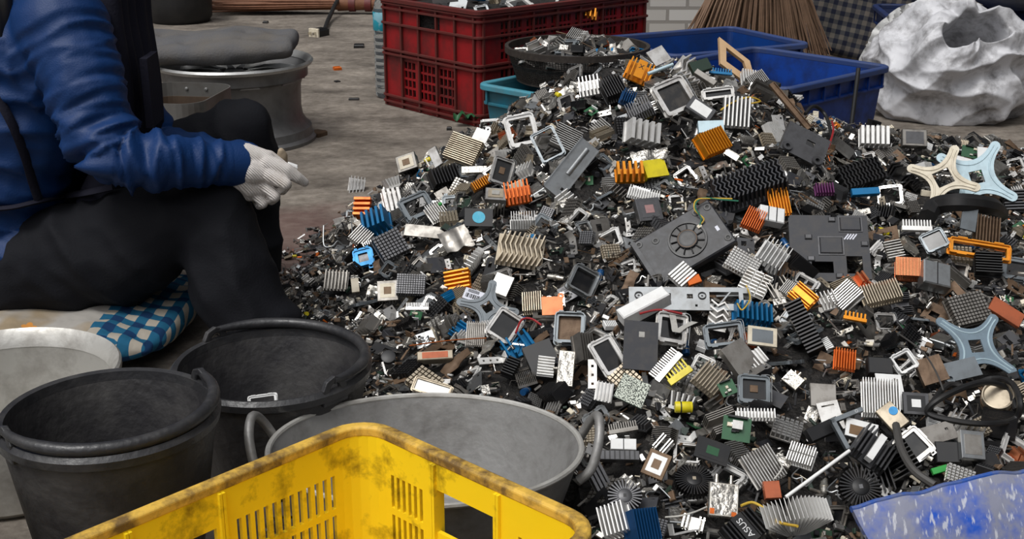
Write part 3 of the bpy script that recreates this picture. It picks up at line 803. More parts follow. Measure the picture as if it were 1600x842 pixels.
# ---------------------------------------------------------------- blue scoop at the front
def scuffed():
    m = mat('scuffed_blue_plastic', (34, 84, 186), 0, 0.5, 0.95, (140, 142, 156), 9, 0, 0.15, 40, thr=(0.33, 0.50))
    n, l = m.node_tree.nodes, m.node_tree.links
    b = n['Principled BSDF']; src = b.inputs['Base Color'].links[0].from_socket
    t = n.new('ShaderNodeTexCoord'); mp = n.new('ShaderNodeMapping'); mp.inputs['Scale'].default_value = (150, 36, 60); mp.inputs['Rotation'].default_value = (0.3, 0.5, 0.4)
    l.new(t.outputs['Object'], mp.inputs['Vector'])
    ns = n.new('ShaderNodeTexNoise'); ns.inputs['Scale'].default_value = 1.0; ns.inputs['Detail'].default_value = 3; l.new(mp.outputs['Vector'], ns.inputs['Vector'])
    r = n.new('ShaderNodeMapRange'); r.inputs['From Min'].default_value = 0.58; r.inputs['From Max'].default_value = 0.66; r.inputs['To Max'].default_value = 0.75; l.new(ns.outputs['Fac'], r.inputs['Value'])
    mx = n.new('ShaderNodeMix'); mx.data_type = 'RGBA'; mx.inputs['B'].default_value = (*lin((204, 206, 212)), 1)
    l.new(r.outputs['Result'], mx.inputs['Factor']); l.new(src, mx.inputs['A'])
    n3 = n.new('ShaderNodeTexNoise'); n3.inputs['Scale'].default_value = 9; n3.inputs['Detail'].default_value = 4; l.new(t.outputs['Object'], n3.inputs['Vector'])
    r3 = n.new('ShaderNodeMapRange'); r3.inputs['From Min'].default_value = 0.55; r3.inputs['From Max'].default_value = 0.72; r3.inputs['To Max'].default_value = 0.7; l.new(n3.outputs['Fac'], r3.inputs['Value'])
    m4 = n.new('ShaderNodeMix'); m4.data_type = 'RGBA'; m4.inputs['B'].default_value = (*lin((64, 58, 66)), 1)
    l.new(r3.outputs['Result'], m4.inputs['Factor']); l.new(mx.outputs['Result'], m4.inputs['A'])
    l.new(m4.outputs['Result'], b.inputs['Base Color'])
scuffed()
mat('worn_blue_edge', (30, 78, 160), 0, 0.55, 0.9, (96, 104, 130), 26, thr=(0.4, 0.6))
A, B = G(1333, 797, 0.20), G(1690, 726, 0.215)
dx = (B - A); sc_l = dx.length; dx.normalize()
dn = Vector((dx.y, -dx.x, 0)).normalized()
sc = thing('plastic_scoop', 'scuffed blue plastic half-barrel scoop at the foot of the heap', 'scoop', (A.x, A.y, 0))
def scoop_rows(off):
    rows = []
    prof = [(0.0, 0.0), (0.012, -0.012), (0.035, -0.04), (0.058, -0.08), (0.072, -0.125), (0.076, -0.165), (0.07, -0.195)]
    N = 40
    for i in range(N + 1):
        s = i / N
        row = []
        for k, (o, z) in enumerate(prof):
            wob = 0.006 * noise.noise(Vector((s * 9, k * 0.4, 2.0))) + (0.012 * noise.noise(Vector((s * 3.2, 0, 5.0))) if k < 2 else 0)
            sx = s * sc_l + (-z) * 0.35 * (1 - s)
            p = dx * sx + dn * (o - off) + Vector((0, 0, (A.z + (B.z - A.z) * s) + z + wob - off * 0.3))
            row.append(Vector((p.x, p.y, max(p.z, 0.001 + off))))
        rows.append(row)
    return rows
ro, ri = scoop_rows(0.0), scoop_rows(0.009)
mb = MB(); mb.rings([r0 + list(reversed(r1)) for r0, r1 in zip(ro, ri)])
obj('shell', mb, 'scuffed_blue_plastic', sc, True)
obj('worn_edge', MB().tube([(a[0] + b[0]) / 2 + Vector((0, 0, 0.0)) for a, b in zip(ro, ri)], 0.0045, 8), 'worn_blue_edge', sc, True)
# ---------------------------------------------------------------- the seated person
from mathutils.bvhtree import BVHTree
mat('shirt_cloth', (8, 48, 98), 0, 0.55, 0.25, (10, 34, 80), 12, 0, 0.12, 300, spec=0.35)
mat('trouser_cloth', (20, 21, 26), 0, 0.8, 0.3, (28, 29, 34), 8, 0, 0.15, 220, spec=0.2)
mat('apron_cloth', (30, 30, 42), 0, 0.85, 0.3, (40, 40, 50), 8, 0, 0.15, 160, spec=0.2)
mat('dark_hair', (14, 12, 12), 0, 0.5, 0.0, rvar=0)
mat('skin', (168, 118, 92), 0, 0.5, 0.2, (150, 96, 76), 30)
mat('shoe_rubber', (44, 42, 42), 0, 0.6, 0.3)
def glove_mat():
    m = mat('knit_glove', (216, 210, 205), 0, 0.95, 0.5, (164, 150, 132), 26, rvar=0, spec=0.1, thr=(0.52, 0.75))
    n, l = m.node_tree.nodes, m.node_tree.links
    t = n.new('ShaderNodeTexCoord'); w = n.new('ShaderNodeTexWave'); w.inputs['Scale'].default_value = 95; w.inputs['Distortion'].default_value = 1.2; w.bands_direction = 'DIAGONAL'
    l.new(t.outputs['Object'], w.inputs['Vector'])
    b = n.new('ShaderNodeBump'); b.inputs['Distance'].default_value = 0.002; b.inputs['Strength'].default_value = 0.8
    l.new(w.outputs['Fac'], b.inputs['Height']); l.new(b.outputs['Normal'], n['Principled BSDF'].inputs['Normal'])
glove_mat()
def seg_t(p, a, b):
    d = b - a; t = max(0, min(1, (p - a).dot(d) / d.length_squared))
    return t, (p - (a + d * t)).length
SH, EL, FM, WR = W(98, 42, 2.60), W(172, 248, 2.50), W(270, 252, 2.52), W(372, 256, 2.60)
SH2, EL2, WR2 = W(125, 50, 2.98), W(245, 245, 2.95), W(385, 255, 2.74)
HIPN, THN, KNN, SHN, ANN = W(10, 425, 2.68), W(180, 392, 2.64), W(333, 322, 2.62), W(362, 445, 2.58), W(408, 548, 2.56)
HIPF, THF, KNF, SHF, ANF = W(30, 385, 2.95), W(215, 280, 2.97), W(380, 204, 2.98), W(383, 330, 3.0), W(398, 430, 3.0)
CH = [W(-10, 380, 2.80), W(20, 280, 2.80), W(55, 170, 2.79), W(78, 70, 2.78), W(84, 10, 2.78)]
dy = Vector((0, 1, 0))
HEAD = W(118, -150, 2.78)
NECK = W(88, -50, 2.78)
body_ch = [[(CH[0], 0.12), (CH[1], 0.115), (CH[2], 0.12), (CH[3], 0.115), (NECK, 0.05), (HEAD + Vector((-0.02, 0, -0.05)), 0.07)],
           [(HEAD + Vector((-0.02, 0, 0.02)), 0.098), (HEAD + Vector((0.02, 0, 0.0)), 0.085), (HEAD + Vector((0.03, 0, -0.075)), 0.055)],
           [(HEAD + Vector((0.085, 0, 0.0)), 0.014), (HEAD + Vector((0.112, 0, -0.03)), 0.014)],
           [(HEAD + Vector((0.08, 0, -0.075)), 0.014), (HEAD + Vector((0.08, 0.02, -0.075)), 0.012)],
           [(HEAD + Vector((-0.01, -0.09, 0.0)), 0.016), (HEAD + Vector((-0.01, -0.093, -0.03)), 0.012)], [(HEAD + Vector((-0.01, 0.09, 0.0)), 0.016), (HEAD + Vector((-0.01, 0.093, -0.03)), 0.012)],
           [(CH[3], 0.09), (SH, 0.06), (EL, 0.042), (FM, 0.036), (WR, 0.027), (W(405, 265, 2.60), 0.022)],
           [(CH[3], 0.09), (SH2, 0.06), (EL2, 0.042), (WR2, 0.027), (W(425, 262, 2.68), 0.022)],
           [(CH[0], 0.12), (HIPN, 0.10), (THN, 0.085), (KNN, 0.055), (SHN, 0.05), (ANN, 0.036), (ANN + Vector((0.02, 0, -0.03)), 0.035), (ANN + Vector((0.13, -0.02, -0.035)), 0.028)],
           [(CH[0], 0.12), (HIPF, 0.10), (THF, 0.075), (KNF, 0.052), (SHF, 0.045), (ANF, 0.036), (ANF + Vector((0.03, -0.11, -0.035)), 0.028)]]
def lowest(ch):
    return [[(Vector((p.x, p.y, max(p.z, r + 0.004))), r) for p, r in c] for c in ch]
person = obj('person', capsules(lowest(body_ch), 0.012, 4, 'person'), 'skin')
tag(person, 'seated person in blue long-sleeved shirt, black trousers and white knit glove', 'person')
def wr_shirt(p):
    p = Vector(p); d = 0.0
    ts, r1 = seg_t(p, SH, EL); tf, r2 = seg_t(p, EL, WR)
    if min(r1, r2) < 0.12 and p.y < 2.70:
        s = ts if r1 < r2 else 1 + tf
        a, b = (SH, EL) if r1 < r2 else (EL, WR)
        ax = (b - a).normalized(); q = p - a
        side = q - ax * q.dot(ax)
        f = noise.noise(Vector((s * 9.0, side.x * 7 + side.z * 9, side.y * 6)))
        f2 = noise.noise(Vector((s * 19.0 + side.z * 16, side.x * 9, side.y * 9 + 4)))
        near = math.exp(-((s - 1.0) / 0.42) ** 2)
        cuff = 0.35 if s > 1.85 else 1.0
        d += cuff * ((0.007 + 0.015 * near) * (0.6 - 2.0 * abs(f)) + (0.003 + 0.006 * near) * (0.5 - 1.8 * abs(f2)))
    else:
        f = noise.noise(Vector((p.x * 5 - p.z * 3, p.y * 4, p.z * 13 + p.x * 5)))
        f2 = noise.noise(Vector((p.x * 11, p.y * 8, p.z * 24 + p.x * 12)))
        d += 0.020 * (0.5 - 1.5 * abs(f)) + 0.008 * (0.5 - 1.5 * abs(f2))
    return d
torso = []
for o, k in ((-0.10, 0.92), (0.0, 1.0), (0.10, 0.92)):
    torso.append([(CH[0] + dy * o, 0.150 * k), (CH[1] + dy * o, 0.146 * k), (CH[2] + dy * o, 0.146 * k), (CH[3] + dy * o * 1.1, 0.135 * k), (CH[4] + dy * o, 0.10 * k)])
torso += [[(CH[4], 0.09), (NECK, 0.062)], [(CH[3], 0.11), (SH, 0.094), (SH + (EL - SH) * 0.5, 0.082), (EL, 0.068), (FM, 0.054), (WR - (WR - FM) * 0.12, 0.046), (WR, 0.042)], [(CH[4], 0.10), (SH2, 0.09), (EL2, 0.064), (WR2, 0.042)],
          [(CH[0], 0.13), (HIPN + Vector((-0.02, -0.02, 0.025)), 0.125), (W(70, 400, 2.66), 0.095)]]
sm_ = capsules(torso, 0.0065, 12, 'shirt')
displace(sm_, wr_shirt)
sm_.update()
shirt = obj('shirt', sm_, 'shirt_cloth', person)
cuff = MB()
ax_w = (WR - FM).normalized()
cuff.tube([WR - ax_w * 0.045, WR - ax_w * 0.02, WR + ax_w * 0.006, WR + ax_w * 0.012], [0.0455, 0.047, 0.0465, 0.04], 28)
obj('cuff', cuff, 'shirt_cloth', shirt, True)
legs = [[(CH[0] + Vector((0, -0.03, -0.03)), 0.12), (HIPN, 0.130), (THN, 0.118), (KNN, 0.080), (SHN, 0.094), (ANN, 0.078), (ANN + Vector((0.012, 0, -0.035)), 0.072)],
        [(CH[0] + Vector((0, 0.05, -0.03)), 0.12), (HIPF, 0.120), (THF, 0.098), (KNF, 0.076), (SHF, 0.074), (ANF, 0.068), (ANF + Vector((0.01, 0, -0.03)), 0.064)],
        [(HIPN, 0.12), (HIPF, 0.12)], [(HIPN + Vector((-0.08, 0.05, 0)), 0.125), (HIPF + Vector((-0.08, 0, 0)), 0.125)]]
legs = [[(Vector((p.x, p.y, max(p.z, 0.07))), r) for p, r in c] for c in legs]
lm_ = capsules(legs, 0.008, 10, 'trousers')
def wr_leg(p):
    p = Vector(p)
    kn = min((p - KNN).length, (p - KNF).length)
    near = math.exp(-(kn / 0.16) ** 2)
    f = noise.noise(Vector((p.x * 7 + p.z * 6, p.y * 4, p.z * 5 - p.x * 4)))
    f2 = noise.noise(Vector((p.x * 15 + p.z * 10, p.y * 8 + 2, p.z * 8)))
    return (0.020 - 0.006 * near) * (0.5 - 1.7 * abs(f)) + 0.008 * (0.5 - 1.7 * abs(f2))
displace(lm_, wr_leg)
for v in lm_.vertices:
    if v.co.z < 0.03: v.co.z = 0.03
obj('trousers', lm_, 'trouser_cloth', person)
for a, d_ in ((ANN, Vector((1, -0.1, 0))), (ANF, Vector((0.25, -0.97, 0)))):
    f = Vector((a.x, a.y, 0.045))
    sh = capsules([[(f - d_ * 0.03, 0.043), (f + d_ * 0.07 + Vector((0, 0, -0.006)), 0.038), (f + d_ * 0.13 + Vector((0, 0, -0.012)), 0.032)]], 0.007, 4, 'shoe')
    for v in sh.vertices: v.co.z = max(v.co.z, 0.004)
    obj('shoe', sh, 'shoe_rubber', person)
# gloves
def P3(px, py, y): return W(px, py, y)
gch = [[(P3(364, 256, 2.60), 0.036), (P3(384, 243, 2.60), 0.027), (P3(414, 250, 2.60), 0.022)],
       [(P3(366, 258, 2.60), 0.037), (P3(396, 266, 2.59), 0.030), (P3(424, 270, 2.59), 0.022)],
       [(P3(370, 270, 2.60), 0.030), (P3(394, 290, 2.60), 0.026), (P3(418, 294, 2.60), 0.018)],
       [(P3(372, 272, 2.60), 0.026), (P3(390, 300, 2.61), 0.020), (P3(404, 303, 2.61), 0.016)],
       [(P3(418, 256, 2.59), 0.020), (P3(448, 266, 2.585), 0.0150), (P3(464, 277, 2.59), 0.0125), (P3(476, 285, 2.60), 0.0095)],
       [(P3(422, 273, 2.58), 0.018), (P3(447, 288, 2.565), 0.0125), (P3(441, 297, 2.60), 0.011), (P3(428, 290, 2.63), 0.011)],
       [(P3(414, 288, 2.59), 0.016), (P3(430, 307, 2.575), 0.0118), (P3(424, 313, 2.61), 0.0105), (P3(414, 304, 2.635), 0.0105)],
       [(P3(400, 300, 2.60), 0.015), (P3(411, 318, 2.59), 0.0105), (P3(405, 321, 2.62), 0.0095), (P3(398, 308, 2.645), 0.0095)],
       [(P3(392, 246, 2.62), 0.022), (P3(420, 246, 2.635), 0.016), (P3(444, 262, 2.63), 0.0125), (P3(460, 272, 2.625), 0.0105)]]
gm = capsules(gch, 0.0024, 4, 'glove')
gl = obj('glove', gm, 'knit_glove', person)
gch2 = [[(WR2, 0.036), (P3(412, 262, 2.70), 0.03), (P3(424, 258, 2.69), 0.022)], [(P3(420, 256, 2.69), 0.018), (P3(440, 256, 2.67), 0.0135), (P3(441, 243, 2.665), 0.012), (P3(439, 236, 2.66), 0.008)],
        [(P3(420, 262, 2.69), 0.018), (P3(444, 268, 2.67), 0.013), (P3(456, 270, 2.655), 0.011)], [(P3(416, 268, 2.69), 0.018), (P3(438, 276, 2.68), 0.0125), (P3(448, 280, 2.66), 0.0105)],
        [(P3(414, 274, 2.70), 0.016), (P3(432, 284, 2.69), 0.012), (P3(440, 286, 2.675), 0.010)], [(P3(410, 256, 2.72), 0.016), (P3(430, 262, 2.73), 0.012), (P3(446, 268, 2.72), 0.010)]]
mat('soiled_glove', (176, 160, 138), 0, 0.95, 0.5, (130, 114, 94), 40, rvar=0, spec=0.1)
tag(obj('glove', capsules(gch2, 0.0036, 5, 'glove'), 'soiled_glove', person), 'soiled tan fingertip of the far glove')
pc = P3(457, 259, 2.63)
tag(obj('chip', MB().cbox((0, 0, 0), (0.022, 0.012, 0.008), 0.002), 'white_paint'), 'tiny white part pinched between the gloved fingers', 'chip')
bpy.data.objects['chip'].location = pc; bpy.data.objects['chip'].rotation_euler = (0.3, 0.4, 0.2)
# hair
hm = capsules([[(HEAD + Vector((-0.04, 0, 0.03)), 0.112), (HEAD + Vector((-0.05, 0, -0.06)), 0.085)], [(HEAD + Vector((-0.1, -0.02, -0.04)), 0.05), (W(0, -40, 2.62), 0.04), (W(-8, 60, 2.58), 0.032), (W(-6, 118, 2.57), 0.02)]], 0.008, 5, 'hair')
displace(hm, lambda c: 0.006 * noise.noise(Vector((c.x * 60, c.y * 60, c.z * 6))))
obj('hair', hm, 'dark_hair', person)
for s_ in (-1, 1):
    obj('eye', MB().lathe([(0.001, -0.011), (0.008, -0.008), (0.011, 0), (0.008, 0.008), (0.001, 0.011)], 12, Matrix.Translation(HEAD + Vector((0.094, s_ * 0.034, 0.012)))), 'ink', person, True)
# apron: bib in front of the chest, ties across the back and waist, laid on the shirt
bvh = BVHTree.FromPolygons([v.co.copy() for v in sm_.vertices], [tuple(p.vertices) for p in sm_.polygons])
eye_ = Vector((0, 0, CAM_H))
def on_shirt(px, py, off=0.006):
    d = ray(px, py).normalized()
    h = bvh.ray_cast(eye_, d)
    return h[0] + h[1] * off if h[0] is not None else W(px, py, 2.62)
ap = [[(W(192, -30, 2.80), 0.028), (W(198, 40, 2.80), 0.03), (W(203, 120, 2.80), 0.034), (W(208, 210, 2.80), 0.036), (W(180, 300, 2.80), 0.05)]]
ap = [[(p + dy * o, r) for p, r in ap[0]] for o in (-0.11, -0.05, 0.01, 0.07, 0.12)]
am = capsules(ap, 0.010, 8, 'apron')
displace(am, lambda c: 0.010 * noise.noise(Vector((c.x * 6, c.y * 8, c.z * 5))))
apron = obj('apron', am, 'apron_cloth', person)
def strap(name, pts, w):
    P_ = [on_shirt(*q) for q in pts]
    return obj(name, MB().tube(bez(P_, 5), w, 8, None, True, 0.45), 'apron_cloth', apron, True)
strap('strap', [(-20, 120), (4, 160), (22, 200), (38, 240), (50, 280), (58, 308)], 0.013)
strap('strap', [(-20, 326), (20, 320), (58, 312), (100, 306), (140, 300), (176, 292)], 0.012)
pk = MB().rings([[p + Vector((0.006, 0, 0)), p + dy * 0.10 + Vector((0.004, 0, 0)), p + dy * 0.10 + Vector((0.018, 0, 0)), p + Vector((0.022, 0, 0))] for p in (W(213, 92, 2.68), W(219, 150, 2.68), W(224, 200, 2.68))])
obj('pocket', pk, 'apron_cloth', apron)

# ---------------------------------------------------------------- pillow with printed cloth
def pillow_mat():
    m = mat('printed_pillow_cloth', (150, 143, 130), 0, 0.85, 0.0, rvar=0, spec=0.2)
    n, l = m.node_tree.nodes, m.node_tree.links
    t = n.new('ShaderNodeTexCoord'); sx = n.new('ShaderNodeSeparateXYZ'); l.new(t.outputs['Object'], sx.inputs[0])
    def mth(op, a, b=None, c=None):
        x = n.new('ShaderNodeMath'); x.operation = op
        for i, v in enumerate((a, b, c)):
            if v is None: continue
            if isinstance(v, (int, float)): x.inputs[i].default_value = v
            else: l.new(v, x.inputs[i])
        return x.outputs[0]
    X, Y, Z = sx.outputs['X'], sx.outputs['Y'], sx.outputs['Z']
    V = mth('SUBTRACT', Y, Z)                      # runs over the front edge of the pillow
    sq = lambda v: mth('GREATER_THAN', mth('FRACT', mth('MULTIPLY', v, 21.0)), 0.5)
    g = mth('MULTIPLY', mth('ADD', sq(X), sq(V)), 0.5)
    r = n.new('ShaderNodeValToRGB'); r.color_ramp.interpolation = 'CONSTANT'; l.new(g, r.inputs['Fac'])
    r.color_ramp.elements[0].color = (*lin((160, 153, 141)), 1); r.color_ramp.elements[0].position = 0
    r.color_ramp.elements[1].color = (*lin((18, 50, 86)), 1); r.color_ramp.elements[1].position = 0.8
    e_ = r.color_ramp.elements.new(0.3); e_.color = (*lin((28, 86, 116)), 1)
    mk = mth('GREATER_THAN', X, 0.095)
    def blob(cx, cv, rad, pet=0):
        dx_, dv = mth('SUBTRACT', X, cx), mth('SUBTRACT', V, cv)
        d = mth('SQRT', mth('ADD', mth('MULTIPLY', dx_, dx_), mth('MULTIPLY', dv, dv)))
        if pet:
            a = mth('ARCTAN2', dv, dx_)
            d = mth('SUBTRACT', d, mth('MULTIPLY', mth('ABSOLUTE', mth('SINE', mth('MULTIPLY', a, pet / 2))), rad * 0.45))
        return mth('LESS_THAN', d, rad)
    ns = n.new('ShaderNodeTexNoise'); ns.inputs['Scale'].default_value = 9; l.new(t.outputs['Object'], ns.inputs['Vector'])
    rb_ = n.new('ShaderNodeValToRGB'); l.new(ns.outputs['Fac'], rb_.inputs['Fac'])
    rb_.color_ramp.elements[0].color = (*lin((142, 127, 104)), 1); rb_.color_ramp.elements[0].position = 0.38
    rb_.color_ramp.elements[1].color = (*lin((156, 152, 146)), 1); rb_.color_ramp.elements[1].position = 0.55
    cur = rb_.outputs['Color']
    def over(fac, rgb):
        nonlocal cur
        x = n.new('ShaderNodeMix'); x.data_type = 'RGBA'; l.new(fac, x.inputs['Factor']); l.new(cur, x.inputs['A'])
        if isinstance(rgb, tuple): x.inputs['B'].default_value = (*lin(rgb), 1)
        else: l.new(rgb, x.inputs['B'])
        cur = x.outputs['Result']
    over(blob(-0.155, -0.245, 0.022, 6), (28, 72, 130)); over(blob(-0.155, -0.245, 0.009), (204, 140, 60))
    over(blob(-0.035, -0.215, 0.012, 5), (196, 134, 66)); over(blob(0.05, -0.265, 0.010), (204, 140, 88))
    over(mk, r.outputs['Color'])
    l.new(cur, n['Principled BSDF'].inputs['Base Color'])
    b = n.new('ShaderNodeBump'); b.inputs['Distance'].default_value = 0.004; n2 = n.new('ShaderNodeTexNoise'); n2.inputs['Scale'].default_value = 30; l.new(t.outputs['Object'], n2.inputs['Vector'])
    l.new(n2.outputs['Fac'], b.inputs['Height']); l.new(b.outputs['Normal'], n['Principled BSDF'].inputs['Normal'])
pillow_mat()
pm = capsules([[((x * 0.055, y * 0.05, 0), 0.052 - 0.018 * (abs(x) / 4) ** 2 - 0.016 * (abs(y) / 4) ** 2) for x in range(-4, 5)] for y in range(-4, 5)] + [[((x * 0.055, y * 0.05, 0), 0.05 - 0.018 * (abs(x) / 4) ** 2 - 0.016 * (abs(y) / 4) ** 2) for y in range(-4, 5)] for x in range(-4, 5)], 0.009, 6, 'pillow')
displace(pm, lambda c: 0.010 * noise.noise(c * 8) + 0.004 * noise.noise(c * 22))
pl = tag(obj('pillow', pm, 'printed_pillow_cloth'), 'flattened printed pillow with blue gingham end under the seated person', 'pillow')
pl.location = (-0.955, 2.66, 0.06); pl.rotation_euler = (0, 0, R(-5))
# ---------------------------------------------------------------- the heap's shape
def lerp_tab(tab, x):
    if x <= tab[0][0]: return tab[0][1]
    for (a, b), (c, d) in zip(tab, tab[1:]):
        if x <= c: return b + (d - b) * (x - a) / (c - a)
    return tab[-1][1]
RIDGE = [(-0.62, 0.0), (-0.50, 0.035), (-0.36, 0.10), (-0.19, 0.195), (0.0, 0.30), (0.16, 0.40), (0.32, 0.44), (0.58, 0.435), (0.75, 0.375), (0.87, 0.30), (1.15, 0.235), (1.54, 0.17), (2.2, 0.10)]
FRONT_T = [(0.0, 0.10), (0.15, 0.17), (0.35, 0.32), (0.55, 0.50), (0.75, 0.72), (0.9, 0.92), (1.0, 1.0)]
def edge_x(y):                         # where the scrap ends on the floor, towards the seated person
    return lerp_tab([(1.2, -0.30), (1.9, -0.36), (2.2, -0.40), (2.55, -0.50), (2.9, -0.57), (3.1, -0.585), (3.4, -0.55), (3.8, -0.42), (4.3, -0.25)], y)
def heap(x, y):
    yr = 3.7 - 0.25 * max(0, -x)
    if y <= yr:
        t = max(0.0, (y - 1.25) / (yr - 1.25))
        g = lerp_tab(FRONT_T, t)
        if x > 0.5: g = g + (1 - g) * 0.16 * min(1, (x - 0.5) / 0.5) * min(1, t * 3)
    else:
        g = max(0.0, 1 - (y - yr) / (0.62 + (0.3 if 0.0 < x < 0.5 else 0.0))); g = g * g * (3 - 2 * g)
    h = lerp_tab(RIDGE, x) * g
    e = max(0.0, min(1.0, (x - edge_x(y)) / 0.10))
    h = max(h, 0.022) if y < 4.2 else h
    n = 0.022 * noise.noise(Vector((x * 4.5, y * 4.5, 1.0))) + 0.016 * noise.noise(Vector((x * 11, y * 11, 7.0)))
    e *= max(0.0, min(1.0, (2.12 - x) / 0.35))
    return (h + n * min(1, h / 0.12)) * e
def heap_n(x, y):
    d = 0.03
    return Vector((-(heap(x + d, y) - heap(x - d, y)) / (2 * d), -(heap(x, y + d) - heap(x, y - d)) / (2 * d), 1)).normalized()
def hit(px, py, lift=0.0):
    d = ray(px, py); o = Vector((0, 0, CAM_H)); t = 1.2
    while t < 7:
        p = o + d * t
        if p.z <= heap(p.x, p.y) + lift:
            return p
        t += 0.004
    return o + d * t
DISCS = [(-0.573, 1.657, 0.15), (-0.413, 2.03, 0.165), (-0.128, 1.785, 0.235), (-0.872, 2.02, 0.19)]
def blocked(x, y, r=0.0):
    for cx, cy, cr in DISCS:
        if (x - cx) ** 2 + (y - cy) ** 2 < (cr + r) ** 2: return True
    # the yellow crate, in its own axes
    a = R(-43.2); u, v = x + 0.592, y - 1.110
    lx, ly = u * math.cos(a) + v * math.sin(a), -u * math.sin(a) + v * math.cos(a)
    if -r - 0.01 < lx < 0.41 + r and -r - 0.01 < ly < 0.59 + r: return True
    for ox, oy, yaw, L, Wd in ((0.875, 4.05, 43, 0.60, 0.57), (0.195, 4.23, 47, 0.56, 0.42)):
        a = R(yaw); u, v = x - ox, y - oy
        lx, ly = u * math.cos(a) + v * math.sin(a), -u * math.sin(a) + v * math.cos(a)
        if -0.02 < lx < L and -0.02 < ly < Wd: return True
    s = (Vector((x, y, 0)) - Vector((A.x, A.y, 0)))
    if -0.02 < s.dot(dx) < sc_l and -r < s.dot(dn) < 0.16: return True
    return False
mat('scrap_core_shade', (40, 36, 33), 0.1, 0.7, 0.9, (12, 11, 10), 60, 0, 1.0, 130, thr=(0.4, 0.6))  # dark colour paints in the shade of the gaps between pieces
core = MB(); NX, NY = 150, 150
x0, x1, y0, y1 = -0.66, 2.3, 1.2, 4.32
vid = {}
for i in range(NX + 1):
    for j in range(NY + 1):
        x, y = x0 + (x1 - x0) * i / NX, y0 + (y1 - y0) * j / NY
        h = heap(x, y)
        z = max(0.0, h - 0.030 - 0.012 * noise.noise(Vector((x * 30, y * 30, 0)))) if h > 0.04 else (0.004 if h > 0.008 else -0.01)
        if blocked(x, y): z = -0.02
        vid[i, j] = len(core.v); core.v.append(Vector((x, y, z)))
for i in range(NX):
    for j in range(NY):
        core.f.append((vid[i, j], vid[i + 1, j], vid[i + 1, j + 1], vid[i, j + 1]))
tag(obj('scrap_heap', core, 'scrap_core_shade'), 'packed mass of small scrap inside the big heap, gap shade in its colour', 'scrap', None, 'stuff')

# ---------------------------------------------------------------- builders of scrap pieces: lists of (part, mesh, material, smooth, sub-parts)
def fins(w, l, h, n=8, base=0.18, thick=0.42, gap=0, notch=0, m='aluminium', mb_=None, wave=0.0, slant=0.0):
    b = MB().box((0, 0, h * base / 2), (w, l, h * base))
    f = MB(); pit = w / n
    for i in range(n):
        x = -w / 2 + pit * (i + 0.5)
        if gap and abs(x) < gap * w / 2: continue
        segs = [(-l / 2, l / 2)] if not notch else [(-l / 2 + l * k / notch + l * 0.06 / notch, -l / 2 + l * (k + 1) / notch - l * 0.06 / notch) for k in range(notch)]
        for a, c in segs:
            z0, z1 = h * base, h
            if wave:
                N = 8; pts = [(x + wave * pit * (1 if k % 2 else -1) * 0.9, a + (c - a) * k / N) for k in range(N + 1)]
                t = pit * thick / 2
                f.rings([[(px_ - t, py_, z0), (px_ + t, py_, z0), (px_ + t, py_, z1), (px_ - t, py_, z1)] for px_, py_ in pts])
            else:
                t = pit * thick / 2; sl = slant * (i / (n - 1) - 0.5) * 2 * h * 0.5
                f.rings([[(x - t, y_, z0), (x + t, y_, z0), (x + t * 0.8 + sl, y_, z1), (x - t * 0.8 + sl, y_, z1)] for y_ in (a, c)])
    return [('base_plate', b, mb_ or m, False), ('fin_block', f, m, False)]
def pins(w, l, h, nx=8, ny=8, m='dull_aluminium', r=0.36, base=0.22):
    f = MB()
    for i in range(nx):
        for j in range(ny):
            x, y = -w / 2 + w * (i + 0.5) / nx, -l / 2 + l * (j + 0.5) / ny
            f.box((x, y, h * (1 + base) / 2), (w / nx * 2 * r, l / ny * 2 * r, h * (1 - base)))
    return [('base_plate', MB().box((0, 0, h * base / 2), (w, l, h * base)), m, False), ('pin_block', f, m, False)]
